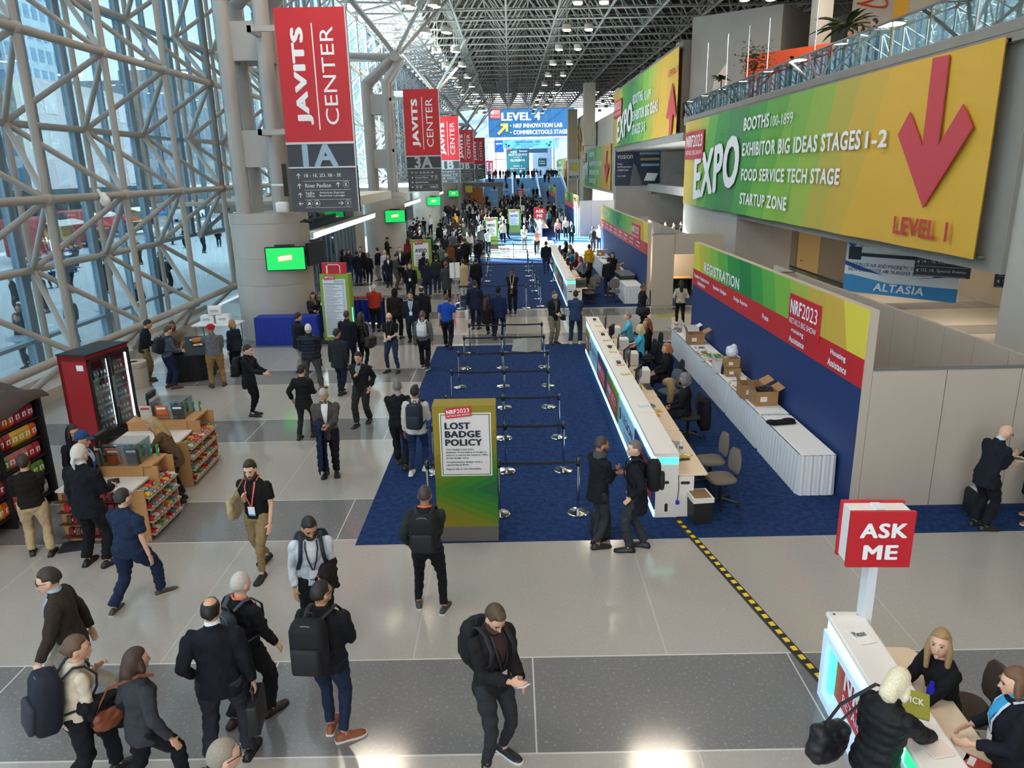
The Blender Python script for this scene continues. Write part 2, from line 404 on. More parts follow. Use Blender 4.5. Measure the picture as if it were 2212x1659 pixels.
# balcony railing with glass panes
gr = thing('balcony_railing', 'long glass balcony railing above the nearest level 1 banner', 'railing', (10.75, 0, 8.32))
M_RAILG = glass_mat('railing_glass', (.70, .86, .88), .22)
rl = MB().tube((0, 16.6, .98), (0, 47.6, .98), .035, n=8).box(-.04, .04, 16.6, 47.6, 0, .05); rl.build('rail', mat('8f9294', .3, .6), gr)
q = 16.7
while q < 47.4:
    MB().box(-.012, .012, q, q + 1.93, .05, .95).build('glass_panel', M_RAILG, gr); q += 2.04
# tall cable posts
for i, yy in enumerate((29, 34.2, 37, 40.5, 44.5)):
    tag(MB().tube((11.0, yy, 8.3), (11.0, yy, 11.2 + .2 * i), .022, n=6).build('thin_post', M_CHROME), ['thin steel post nearest the palm on the balcony', 'thin steel post right of the orange booth wall', 'thin steel post before the right half of the orange wall', 'thin steel post before the left half of the orange wall', 'thin steel post beside the white fabric wing on the balcony'][i], 'post', 'thin posts on the balcony')
# angled concrete cores above
struct(MB().prism([(11.33, 50), (15.63, 46.45), (19.4, 51), (15, 54.6)], 8.2, 14.24).prism([(11.31, 50), (15.62, 46.43), (15.6, 46.6), (11.4, 50.1)], 12.0, 12.08).build('wall_5', M_CONC))
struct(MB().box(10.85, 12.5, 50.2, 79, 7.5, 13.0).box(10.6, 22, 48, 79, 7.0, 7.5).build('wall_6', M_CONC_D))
struct(MB().prism([(14.3, 34), (19, 30.8), (22, 34), (17, 37)], 8.3, 16.5).build('wall_7', mat('c4b5a2', .8, 0, .1, 1.2, bump=.1)))
struct(MB().prism([(17.8, 29), (24, 24), (24.2, 24.4), (18, 29.4)], 8.3, 13.5).build('wall_8', mat('d8d4d0', .8, 0, .1, 1.2)))
struct(MB().box(15.9, 16.7, 42, 42.9, 8.3, 17.2).build('column_2', M_CONC)); struct(MB().prism([(15.6, 46.4), (20.5, 37.5), (20.9, 37.8), (16, 46.8)], 10.55, 11.6).build('wall_9', M_CONC))
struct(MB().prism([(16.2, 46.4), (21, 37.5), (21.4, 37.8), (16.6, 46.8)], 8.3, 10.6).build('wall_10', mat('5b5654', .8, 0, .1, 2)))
struct(MB().box(10.62, 22, 78, 80, 0, 13).box(15.6, 22, 56, 57, 0, 7).build('wall_11', M_CONC))
struct(MB().box(13.8, 15.2, 57, 78, 3.2, 3.9).build('wall_12', M_CONC))
M_TAN = mat('d6c9b7', .8, 0, .1, .8)
for k, q in enumerate(((10.62, 12.6, 81, 112.9, 2.9, 11), (10.62, 12, 113.2, 146, 0, 13), (8.9, 10.3, 120.05, 122, 0, 14.2), (9.0, 10.3, 95, 97, 8.2, 15.3), (10.62, 13, 146.6, 178, 0, 7))): struct(MB().box(*q).build('wall_%d' % (20 + k), M_TAN))
struct(MB().box(26, 26.4, -9, 149, 0, 19).build('wall_25', M_CONC_D)); struct(MB().box(5.5, 26, -9.4, -9, 0, 19).build('wall_26', M_CONC_D))  # walls added to block sky light leaking in from right and behind

# ---------------------------------------------------------------- printed graphics
GOLD, DGREEN = 'cfac4a', '458a50'
def band(n, l, a, k0, k1): return mth(n, l, 'MULTIPLY', mth(n, l, 'SUBTRACT', a, k0), 1.0 / (k1 - k0))
def expo_print(name, ya, yb, z0):
    st = [(0, GOLD), (.06, 'c8b04c'), (.10, 'a3b850'), (.15, '66ab45'), (.21, '43974a'), (.28, DGREEN), (.38, '4a9c46'), (.46, '66ab43'), (.54, '82b647'), (.62, '9ab84a'), (.68, 'bbae4a'), (.74, 'cfad45'), (.80, 'dcae40')]
    return steps_mat(name, lambda n, l, x, y, z: band(n, l, mth(n, l, 'ADD', y, mth(n, l, 'MULTIPLY', mth(n, l, 'SUBTRACT', z, z0), .45)), ya, yb), st)
def nrf(mb, o, r, u, w, h, red=0, wt=1, lift=.02):
    o = V(o); r = V(r).normalized(); u = V(u).normalized(); nn = r.cross(u)
    a = [o, o + r * w, o + r * w + u * h, o + u * h]
    mb.add([p + nn * lift for p in a] + [p for p in a], [(0, 1, 2, 3), (4, 5, 1, 0), (5, 6, 2, 1), (6, 7, 3, 2), (7, 4, 0, 3)], red)
    mb.text('NRF', o + r * w * .06 + u * h * .44 + nn * lift, r, u, w * .38, h * .42, wt, .035)
    mb.text('2023', o + r * w * .46 + u * h * .44 + nn * lift, r, u, w * .48, h * .42, wt)
    mb.text("RETAIL'S BIG SHOW", o + r * w * .06 + u * h * .15 + nn * lift, r, u, w * .88, h * .17, wt)
def tX(mb, s, X, lb, ru, vt, mi=0, bold=.03, ZF=None, slope=None):
    z = ZF or (lambda x, y: (x, y))
    a = atX(*z(*lb), X); e = atX(*z(ru, lb[1]), X); h = atX(*z(lb[0], vt), X).z - a.z
    r = V((0, -1, 0)) if slope is None else V((0, -1, slope)).normalized()
    mb.text(s, a, r, (0, 0, 1), a.y - e.y, h, mi, bold)
def expo(X, ya, yb, z0, z1, label, texts, arrow, level, tagpx, ZF, mi_tx=M_WT):
    rows = 60; mb = MB()
    g = []
    for i in range(rows + 1):
        f = i / rows; y = ya + (yb - ya) * f
        wv = .035 * sin(f * 47) + .03 * sin(f * 21 + 1)
        g.append((y, wv))
    for (y, w) in g: mb.v += [(X + w, y, z0), (X + w * .6 + .02, y, (z0 + z1) / 2), (X, y, z1), (X + w + .03, y, z0), (X + w * .6 + .05, y, (z0 + z1) / 2), (X + .03, y, z1)]
    for i in range(rows):
        a, b2 = i * 6, i * 6 + 6
        for k in (0, 1): mb.f += [(a + k, b2 + k, b2 + k + 1, a + k + 1), (a + 3 + k, a + 4 + k, b2 + 4 + k, b2 + 3 + k)]; mb.m += [0, 0]
        mb.f += [(a, a + 3, b2 + 3, b2), (a + 2, b2 + 2, b2 + 5, a + 5)]; mb.m += [0, 0]
    bn = tag(mb.build('expo_banner', expo_print('expo_print', ya, yb, (z0 + z1) / 2), smooth=60), label, 'banner', 'green and gold expo banners along the balconies')
    MB().box(X + .12, X + .32, yb, ya, z1 - .12, z1 - .02).box(X + .12, X + .32, yb, ya, z0 + .02, z0 + .08).box(X + .01, X + .2, yb + .1, yb + .2, z1 - .1, z1 - .04).box(X + .01, X + .2, ya - .2, ya - .1, z1 - .1, z1 - .04).build('mounting_rail', M_GREY, bn)
    XT = X - .07
    t = MB()
    for tx in texts:
        tX(t, tx[0], XT, tx[1], tx[2], tx[3], 0, tx[4] if len(tx) > 4 else .035, ZF, tx[5] if len(tx) > 5 else None)
    t.build('lettering', mi_tx, bn)
    if arrow:
        pts = [atX(*ZF(*p), XT) for p in arrow]; ar = MB()
        ar.add(pts + [p + V((.03, 0, 0)) for p in pts], [tuple(range(len(pts)))] + [(i, len(pts) + i, len(pts) + (i + 1) % len(pts), (i + 1) % len(pts)) for i in range(len(pts))]); ar.build('arrow', mat('c8434c', .6, 0, .04), bn)
    if level:
        lv = MB(); tX(lv, level[0], XT, level[1], level[2], level[3], 0, .035, ZF); lv.build('level_lettering', mat('c23a3c', .6, 0, .04), bn)
    if tagpx:
        o = atX(*ZF(*tagpx[0]), XT); e = atX(*ZF(*tagpx[1]), XT); top = atX(*ZF(*tagpx[2]), XT)
        k = MB(); nrf(k, o, (0, -1, .0), (0, 0, 1), o.y - e.y, top.z - o.z, lift=.03); k.build('logo_tag', [M_RED, M_WT], bn)
    return bn
ZA = lambda x, y: (1450 + x / 2.903, y / 2.903)
expo(10.5, 47.0, 17.1, 3.33, 8.0, 'large green and gold level 1 expo banner below the nearest balcony', [
    ('BOOTHS', (453, 822), 610, 742), ('100-1899', (622, 795), 758, 728, 0.0), ('EXHIBITOR BIG IDEAS STAGES', (443, 980), 1178, 897), ('1-2', (1212, 930), 1348, 825),
    ('FOOD SERVICE TECH STAGE', (437, 1132), 1053, 1058), ('STARTUP ZONE', (428, 1280), 722, 1206), ('EXPO', (135, 1255), 412, 985, .05, .115)],
    [(1640, 365), (1572, 915), (1495, 703), (1420, 845), (1575, 1302), (1887, 800), (1828, 652), (1672, 912), (1742, 343)],
    ('LEVEL 1', (1387, 1463), 1732, 1352), ((88, 1000), (201, 955), (90, 835)), ZA)
ZB3 = lambda x, y: (1180 + x / 3.3175, 60 + y / 3.3175)
expo(10.5, 79.6, 49.7, 7.5, 12.6, 'green and gold level 3 expo banner with upward arrow, higher and farther', [
    ('BOOTHS', (620, 555), 690, 485), ('3125-6099', (697, 525), 747, 463, 0.0), ('EXHIBITOR BIG IDEAS', (617, 672), 795, 600), ('STAGES 3-5', (615, 768), 705, 700), ('EXPO', (505, 835), 612, 655, .05, .10)],
    [(875, 772), (884, 625), (868, 655), (858, 640), (902, 397), (927, 605), (921, 640), (904, 612), (892, 770)], ('LEVEL 3', (872, 357), 940, 312), ((486, 655), (540, 610), (488, 535)), ZB3)
def far_expo(y0, y1, z0, z1, label, down):
    h = z1 - z0; L = y0 - y1
    bn = expo(10.5, y0, y1, z0, z1, label, [], None, None, None, ZB3)
    t = MB(); r, u = (0, -1, 0), (0, 0, 1); P = lambda f, g: (10.42, y0 - L * f, z0 + h * g)
    t.text('EXPO', P(.05, .12), (0, -1, .12), u, L * .22, h * .42, 0, .05)
    for s, f, g, w in (('BOOTHS', .32, .78, .2), ('EXHIBITOR BIG IDEAS', .32, .54, .44), ('FOOD SERVICE TECH', .32, .32, .36), ('STARTUP ZONE', .32, .1, .26)): t.text(s, P(f, g), r, u, L * w, h * .12, 0, .035)
    t.build('lettering', M_WT, bn)
    a = MB(); dd = -1 if down else 1; c = .5
    pts = [P(.9 + x, c + y * dd) for x, y in ((-.012, -.36), (-.012, .02), (-.05, -.1), (-.06, 0), (0, .36), (.06, 0), (.05, -.1), (.012, .02), (.012, -.36))]
    pts = [V(p) for p in pts]; a.add(pts + [p + V((.03, 0, 0)) for p in pts], [tuple(range(9))] + [(i, 9 + i, 9 + (i + 1) % 9, (i + 1) % 9) for i in range(9)]); a.build('arrow', mat('c8434c', .6, 0, .04), bn)
    k = MB(); nrf(k, P(.01, .66), r, u, L * .16, h * .26, lift=.03); k.build('logo_tag', [M_RED, M_WT], bn)
far_expo(112.8, 81.4, 3.2, 7.95, 'green and gold expo banner with down arrow left of the navy poster', True)
far_expo(143, 113.3, 7.25, 11.9, 'distant green expo banner above the white poster', False)
far_expo(176, 146.7, 3.0, 7.5, 'farthest green expo banner beside the blue stairs', True)
# ---------------------------------------------------------------- posters facing down the hall
po = tag(MB().box(10.5, 15.0, 77.88, 77.98, 3.75, 7.2).build('poster', mat('26364f', .5, 0, .25, .6)), 'navy poster with a store shelf photo on the concrete pier', 'poster')
t = MB(); F = (1, 0, 0); U = (0, 0, 1)
t.text('vusion', (10.7, 77.87, 6.35), F, U, 1.55, .5); t.text('Making', (10.7, 77.87, 5.75), F, U, .5, .18, 0, .02); t.text('the Physical Store', (10.7, 77.87, 5.45), F, U, 1.45, .2, 0, .02); t.text('a Digital Asset', (10.7, 77.87, 5.15), F, U, 1.15, .2, 0, .02); t.text('Booth #3827', (10.7, 77.87, 4.6), F, U, .9, .16); t.build('lettering', M_WT, po)
g = MB()
for k in range(3): g.box(12.9 + .1 * k, 14.9, 77.84, 77.88, 6.7 - .55 * k, 6.95 - .55 * k, k % 2)
g.add([(13.4, 77.83, 4.2), (14.5, 77.83, 4.15), (14.8, 77.83, 4.9), (13.7, 77.83, 4.95)], [(0, 1, 2, 3)], 2); g.add([(12.0, 77.85, 3.8), (13.3, 77.85, 3.8), (12.6, 77.85, 5.6), (12.3, 77.85, 6)], [(0, 1, 2, 3)], 3)
g.build('picture', [mat('7fa3c8', .5), mat('b79a6a', .5), M_WT, M_GREY], po)
po = tag(MB().box(8.9, 10.6, 119.8, 119.95, 3.85, 6.9).build('poster', mat('e8e7de', .5, 0, .05)), 'white poster on the far pier between green banners', 'poster')
t = MB(); t.text('BOLT', (9.1, 119.79, 4.0), F, U, 1.4, .45, 0, .04)
for k, s in enumerate(('Convert guest', 'shoppers into', 'customers', 'for life')): t.text(s, (9.05, 119.79, 6.2 - .32 * k), F, U, .095 * len(s), .2)
t.build('lettering', M_BLACK, po); MB().lathe([(.01, 0), (.62, .0), (.6, .02)], (0, 0, 0), 20, M=Matrix.Translation((9.95, 119.79, 5.7)) @ Matrix.Rotation(pi / 2, 4, 'X')).build('yellow_dot', mat('e9dc4a', .5), po)

# ---------------------------------------------------------------- altasia banner and wayfinding signs in the passage
ab = thing('hanging_banner', 'white and blue banknote air transfer banner in the passage under the balcony', 'banner', (12.0, 27.0, 1.05), math.atan2(-3.0, 2.4))
Lb, Hb = 3.84, 1.95
MB().box(0, Lb, 0, .04, 0, Hb).build('banner_sheet', mat('dfe2e6', .5, 0, .03), ab)
t = MB(); F = (1, 0, 0)
t.text('FUSION OF AIR AND MAGNETIC FORCE', (.15, -.01, .92), F, U, 2.6, .13); t.text('NEW BANKNOTE AIR TRANSFER SYSTEM', (.15, -.01, .74), F, U, 2.7, .13); t.text('GLOBAL', (.45, -.01, 1.62), F, U, .7, .1); t.build('lettering', mat('28303c', .6), ab)
w = MB().add([(0, -.005, 0), (Lb, -.005, 0), (Lb, -.005, .45), (1.6, -.005, .42), (.3, -.005, .62), (0, -.005, .62)], [(0, 1, 2, 3, 4, 5)]); w.build('blue_wave', mat('3d8cc4', .5, 0, .1), ab)
w = MB().add([(2.2, -.008, .62), (Lb, -.008, .85), (Lb, -.008, 1.1), (3.0, -.008, .75)], [(0, 1, 2, 3)]).add([(0, -.008, .95), (.5, -.008, .8), (1.4, -.008, .68), (0, -.008, 1.1)], [(0, 1, 2, 3)]).add([(.2, -.008, 1.55), (.45, -.008, 1.75), (.4, -.008, 1.95), (0.05, -.008, 1.95), (.05, -.008, 1.7)], [(0, 1, 2, 3, 4)]); w.build('dark_blue_swoosh', mat('1c459c', .5, 0, .1), ab)
t = MB().text('ALTASIA', (1.1, -.012, .12), (1, 0, 0), (.12, 0, 1), 1.7, .28, 0, .03); t.build('name_lettering', M_WT, ab)
MB().box(.1, .55, -.02, -.005, 1.15, 1.6).box(.55, 3.2, -.015, -.005, 1.28, 1.4).build('machine_picture', mat('1b2230', .5), ab)
for nm, (x, y), lns, lb in (('a', (12.3, 22.9), ('< 1B - 1E, Crystal Palace', '< 1D, 1E, Special Events'), 'dark wayfinding sign before the banknote banner, left of two'), ('b', (13.2, 20.4), ('< Elevator to 1A, 3A', 'v 1A Meeting Rooms'), 'dark wayfinding sign below the gold end of the big banner')):
    s = thing('wayfinding_sign', lb, 'sign', (x, y, 2.15), math.atan2(-2.2, 2.4), 'wayfinding signs in the passage')
    MB().box(0, 1.5, 0, .12, 0, .62).tube((.3, .06, .62), (.3, .06, .91), .015).tube((1.2, .06, .62), (1.2, .06, .91), .015).build('sign_box', mat('3f4246', .5, 0, .05), s)
    t = MB()
    for k, q in enumerate(lns): t.text(q[2:], (.2, -.003, .38 - .26 * k), F, U, min(1.2, .052 * len(q)), .11); t.box(.06, 1.42, -.004, 0, .3 - .28 * k, .31 - .28 * k); t.add([(.06, -.004, .43 - .26 * k), (.12, -.004, .37 - .26 * k), (.12, -.004, .49 - .26 * k)], [(0, 1, 2)])
    t.build('lettering', M_WT, s)

# ================================================================ registration back walls
def booth_print(ya, yb):
    st = [(0, 'd9cd42'), (.07, 'c9b544'), (.12, 'a9b845'), (.18, '86b545'), (.25, '5fa746'), (.33, '2f8b44'), (.42, '1f7c41'), (.5, '3a9444'), (.57, '59a646'), (.64, '7cb044'), (.72, '9db04a'), (.80, 'c0a645'), (.87, 'cda643'), (.94, 'dfcb48')]
    return steps_mat('booth_print', lambda n, l, x, y, z: band(n, l, mth(n, l, 'SUBTRACT', y, mth(n, l, 'MULTIPLY', z, .35)), ya - .9, yb - .9), st)
def booth_wall(ya, yb, label, texts, logo, ZF, title):
    X = 5.52; H = 3.31
    rt = thing('registration_backdrop', label, 'wall panel', (0, 0, 0), 0, 'registration back walls')
    MB().box(X, X + .14, ya, yb, .005, H).build('wall_panel', M_WPAN, rt)
    MB().box(X - .012, X, ya + .02, yb, .005, 2.04).build('navy_graphic', M_NAVY, rt)
    MB().box(X - .014, X, ya + .02, yb, 2.04, 2.52).build('red_graphic', M_RED, rt)
    MB().box(X - .014, X, ya + .02, yb, 2.52, H).build('green_graphic', booth_print(yb, ya), rt)
    t = MB()
    for s, lb, ru, vt in texts: tX(t, s, X - .02, lb, ru, vt, 0, .03, ZF)
    t.build('lettering', M_WT, rt)
    k = MB(); nrf(k, logo[0], (0, -1, 0), (0, 0, 1), logo[1], logo[2], lift=.03); k.build('logo_tag', [M_RED, M_WT], rt)
    return rt
ZW = lambda x, y: (1450 + x / 2.903, 480 + y / 2.903)
booth_wall(11.36, 22.76, 'tall navy wall with red band and green print behind the nearest skirted tables', [
    ('REGISTRATION', (207, 312), 432, 248), ('Speaker Registration', (145, 345), 240, 316), ('Assistance', (165, 388), 213, 362), ('Speaker Badges', (262, 420), 347, 390), ('Badge Reprint', (392, 492), 480, 460),
    ('Press', (570, 602), 610, 568), ('Housing', (752, 692), 832, 650), ('Assistance', (738, 742), 836, 702), ('Housing', (998, 834), 1098, 787), ('Assistance', (980, 890), 1103, 842)],
    ((5.5, 14.62, 2.40), 1.5, .66), ZW, '')
def far_wall(ya, yb, label, n):
    rt = booth_wall(ya, yb, label, [], ((5.5, ya + (yb - ya) * .24, 2.42), (yb - ya) * .13, .68), ZW, '')
    t = MB(); L = yb - ya
    t.text('REGISTRATION', (5.5, yb - L * .06, 2.85), (0, -1, 0), (0, 0, 1), L * .2, .3, 0, .04)
    for i in range(n): t.text('Badge', (5.5, yb - L * (.05 + .9 * i / n), 2.32), (0, -1, 0), (0, 0, 1), L * .055, .11, 0, .02); t.text('Pick Up', (5.5, yb - L * (.04 + .9 * i / n), 2.14), (0, -1, 0), (0, 0, 1), L * .06, .11, 0, .02)
    t.build('title_lettering', M_WT, rt)
far_wall(30.7, 46.9, 'navy and green registration wall behind the second counter', 8)
far_wall(64.2, 78.8, 'navy and green registration wall of the third counter in the distance', 8)
far_wall(96, 112, 'small distant navy and green registration wall, fourth along the row', 7)
# white partitions making closets behind the walls
def partition(nm, x0, x1, y0, y1, h, label, seam):
    rt = thing('white_partition', label, 'partition', (0, 0, 0), 0, 'white partitions behind the registration walls')
    n = max(1, round(max(x1 - x0, y1 - y0) / seam))
    for i in range(n):
        a, b2 = i / n, (i + 1) / n; e = .006
        if x1 - x0 > y1 - y0: MB().box(x0 + (x1 - x0) * a + e, x0 + (x1 - x0) * b2 - e, y0, y1, .005, h).build('panel', M_WPAN, rt)
        else: MB().box(x0, x1, y0 + (y1 - y0) * a + e, y0 + (y1 - y0) * b2 - e, .005, h).build('panel', M_WPAN, rt)
    if x1 - x0 > y1 - y0: MB().box(x0, x1, y0 - .01, y1 + .01, h, h + .03).build('top_rail', M_GREY, rt)
partition('a', 5.66, 9.2, 11.36, 11.44, 2.34, 'front white partition beside the nearest registration wall, where a man eats', 1.18)
partition('b', 8.55, 8.63, 11.5, 24.5, 2.34, 'long white partition running behind the nearest registration wall', 1.0)
partition('c', 5.66, 8.55, 22.6, 22.68, 2.34, 'white partition closing the far end of the nearest closet', 1.0)
partition('d', 5.66, 6.55, 30.34, 30.42, 2.9, 'white end partition beside the doorway of the second closet', 1.0)
partition('e', 8.5, 8.58, 30.4, 48, 2.34, 'long white partition behind the second registration wall', 1.2)
partition('f', 5.7, 8.5, 34.4, 34.48, 2.5, 'white partition inside the lit closet behind the second wall', 1.2)
partition('g', 5.7, 8.6, 63.9, 64, 2.9, 'white end partition of the third registration booth in the distance', 1.0)
partition('h', 5.7, 8.6, 47.6, 47.7, 2.5, 'white partition closing the second booth towards the sunlit floor', 1.0)

tag(MB().box(6.56, 8.5, 30.34, 30.42, 2.1, 2.9).build('door_header', M_WPAN), 'white header panel over the doorway of the second closet', 'panel')
dk_ = thing('desk', 'brown desk inside the lit closet behind the second registration wall', 'desk', (7.2, 33.3, .005)); MB().box(-.75, .75, -.35, .35, .71, .75).build('desk_top', M_WOOD, dk_); MB().box(-.75, -.70, -.35, .35, 0, .71).box(.70, .75, -.35, .35, 0, .71).box(-.7, .7, .28, .32, .1, .71).build('desk_panel', M_DARK, dk_)
tl = thing('table_lamp', 'small table lamp glowing on the closet desk', 'lamp', (6.75, 33.45, .757)); MB().lathe([(.08, 0), (.08, .02), (.015, .04), (.015, .32)]).build('lamp_base', mat('3a322a', .4), tl, 40); MB().lathe([(.14, .26), (.08, .48)]).build('lamp_shade', mat((1, .82, .55), .6, 0, 0, emit=5.0), tl, 40)
pl_ = bpy.data.lights.new('closet_lamp', 'POINT'); pl_.energy = 60; pl_.color = (1, .82, .6); pl_.shadow_soft_size = .1; po_ = bpy.data.objects.new('closet_lamp', pl_); COL.objects.link(po_); po_.location = (6.75, 33.2, 1.45)
# ================================================================ skirted tables
def skirted_table(x0, x1, y0, y1, label, skirt_mat, h=.75, top=None, group='white skirted tables', n=26):
    rt = thing('skirted_table', label, 'table', ((x0 + x1) / 2, (y0 + y1) / 2, 0), 0, group)
    hx, hy = (x1 - x0) / 2, (y1 - y0) / 2
    MB().rbox((0, 0, h - .015), (2 * hx, 2 * hy, .03), .02).build('tabletop', top or M_WHITE, rt)
    per = []
    for (ax, ay), (bx, by) in (((-hx, -hy), (hx, -hy)), ((hx, -hy), (hx, hy)), ((hx, hy), (-hx, hy)), ((-hx, hy), (-hx, -hy))):
        L = math.hypot(bx - ax, by - ay); k = max(6, int(L / .035)); nx, ny = (by - ay) / L, -(bx - ax) / L
        for i in range(k):
            f = i / k; o = .012 + .011 * (i % 2) + .006 * sin(i * 1.7)
            per.append((ax + (bx - ax) * f + nx * o, ay + (by - ay) * f + ny * o, nx, ny))
    rings = [[(x, y, h - .02) for x, y, nx, ny in per], [(x + nx * .012, y + ny * .012, h * .45) for x, y, nx, ny in per], [(x + nx * .022, y + ny * .022, .008) for x, y, nx, ny in per]]
    MB().loft(rings, 0, False).build('skirt', skirt_mat, rt)
    return rt
M_SKIRT = mat('d7d9dc', .75, 0, .04, 4)
for i, (a, b2, lb) in enumerate(((11.8, 14.0, 'white skirted table nearest, bare except for a black cloth'), (14.03, 16.3, 'white skirted table under the brown carton of black lanyards'), (16.33, 18.6, 'white skirted table under the white printer box and two small cartons'), (18.63, 20.5, 'white skirted table under the green and orange lanyards'), (20.53, 22.4, 'white skirted table with an open carton and leaflets, farthest of the row'))):
    skirted_table(4.86, 5.44, a + .05, b2 - .05, lb, M_SKIRT)
for i, (a, b2, lb) in enumerate(((31.0, 32.8, 'white skirted table beside the white end partition of the second booth'), (33.4, 35.6, 'white skirted table with a metal case behind the second counter'), (36.0, 39.2, 'white skirted table with green lanyards behind the second counter'), (39.3, 43.5, 'white skirted table piled with badges, farthest in the second booth'))):
    skirted_table(4.7, 5.42, a, b2, lb, M_SKIRT)

# ================================================================ registration counters
M_LED = mat((.55, .95, 1.0), .4, 0, 0, emit=.7); M_LEDG = mat((.08, .82, .48), .4, 0, 0, emit=.9)
M_LAM = mat('e8e3dd', .35, 0, .02); M_MAPLE = mat('e3cfb4', .4, 0, .05, 6)
GRAPH = {'legion': 'a9d3ea', 'nrfg': '6da53a', 'nrfb': '173a78'}
def counter(y0, y1, kind, label, group, end=None):
    x = 2.24
    rt = thing('registration_counter', label, 'counter', (0, 0, 0), 0, group)
    e = .004
    MB().box(x - .03, x + .36, y0 + e, y1 - e, 1.06, 1.11).build('counter_top', M_LAM, rt)
    MB().box(x + .04, x + .33, y0 + e, y1 - e, .006, 1.06).build('counter_body', M_LAM, rt)
    MB().box(x + .0, x + .04, y0 + e, y1 - e, .84, 1.05).build('light_strip', M_LED, rt)
    MB().box(x - .02, x + .04, y0 + e, y1 - e, .006, .10).build('toe_light', M_LED, rt)
    gp = MB().box(x - .01, x + .04, y0 + .03, y1 - .03, .12, .80).build('front_graphic', mat(GRAPH[kind], .5, 0, .05), rt)
    L = y1 - y0; t = MB(); r, u = (0, -1, 0), (0, 0, 1); XX = x - .012
    if kind == 'legion':
        t.text('LEGION', (XX, y1 - L * .30, .44), r, u, L * .6, .18); t.text('TECHNOLOGIES', (XX, y1 - L * .42, .28), r, u, L * .34, .06)
        t.lathe([(.01, 0), (.13, 0), (.125, .01)], (0, 0, 0), 20, 0, Matrix.Translation((XX, y1 - L * .15, .5)) @ Matrix.Rotation(-pi / 2, 4, 'Y'))
        t.build('lettering', mat('1b3766', .5), gp)
        q = MB()
        for k in range(3): q.box(XX - .016, XX - .012, y1 - L * .15 - .07, y1 - L * .15 + .07, .44 + .05 * k, .455 + .05 * k)
        q.build('emblem_bars', mat('a9d3ea', .5), gp)
    else:
        nrf(t, (XX, y1 - L * .12, .2), r, u, L * .76, .46, lift=.008); t.build('logo_tag', [M_RED, M_WT], gp)
        if kind == 'nrfg':
            q = MB().add([(XX - .001, y1 - .05, .80), (XX - .001, y1 - L * .6, .80), (XX - .001, y1 - .05, .6)], [(0, 1, 2)]).add([(XX - .001, y0 + .05, .12), (XX - .001, y0 + L * .6, .12), (XX - .001, y0 + .05, .35)], [(0, 1, 2)]); q.build('green_wedge', mat('2f8b44', .5), gp)
    MB().rbox((x + .60, (y0 + y1) / 2, .725), (.5, L - .02, .035), .05).build('desk_top', M_MAPLE, rt)
    if end:
        en = MB().box(x + .0, x + .36, y0 - .02, y0, .006, 1.06).box(x + .36, x + .62, y0 - .0, y0 + .02, .006, .71).build('end_panel', M_LAM, rt)
        MB().box(x + .02, x + .35, y0 - .025, y0 - .02, .93, 1.05).build('end_light', M_LEDG, en)
        MB().rbox((0, 0, 0), (.15, .05, .01), .024, M=Matrix.Translation((x + .14, y0 - .021, .62)) @ Matrix.Rotation(pi / 2, 4, 'X')).rbox((0, 0, 0), (.15, .05, .01), .024, M=Matrix.Translation((x + .48, y0 - .001, .60)) @ Matrix.Rotation(pi / 2, 4, 'X')).rbox((0, 0, 0), (.05, .15, .01), .024, M=Matrix.Translation((x + .18, y0 - .021, .18)) @ Matrix.Rotation(pi / 2, 4, 'X')).build('hand_slot', M_DARK, en)
    return rt
gC = 'units of the nearest registration counter'
for y0, y1, k, lb in ((11.1, 13.2, 'nrfb', 'white counter unit at the near end, with a green lit top edge'), (13.2, 15.35, 'legion', 'white counter unit with a pale blue front, nearest of its kind'), (15.35, 17.4, 'nrfg', 'white counter unit with a green front and red tag, third from the near end'),
    (17.4, 19.4, 'nrfb', 'white counter unit with a navy front and red tag, mid counter'), (19.4, 21.5, 'legion', 'white counter unit with a pale blue front, second one back'), (21.5, 22.6, 'nrfg', 'white counter unit with a green front, far end beside a blue suited man')):
    counter(y0, y1, k, lb, gC, end=(y0 == 11.1))
gD = 'units of the second registration counter'
for i, (y0, k) in enumerate(((30.7, 'legion'), (33.2, 'nrfb'), (35.7, 'nrfg'), (38.2, 'legion'), (40.7, 'nrfb'), (43.2, 'nrfg'), (45.7, 'legion'))):
    counter(y0, y0 + 2.5, k, ['white unit at the near end of the second counter, holding a dark printer', 'second unit from the near end of the second counter', 'third unit from the near end of the second counter', 'middle unit of the second counter', 'fifth unit from the near end of the second counter', 'sixth unit from the near end of the second counter', 'last unit of the second counter, by the sunlit floor'][i], gD, end=(i == 0))
for i, y0 in enumerate((64, 67, 70, 73)):
    counter(y0, y0 + 3, ('legion', 'nrfb', 'nrfg', 'legion')[i], ['sunlit white counter unit, nearest of the third counter', 'sunlit white counter unit, second of the third counter', 'sunlit white counter unit, third of the third counter', 'sunlit white counter unit, last of the third counter'][i], 'units of the third registration counter')
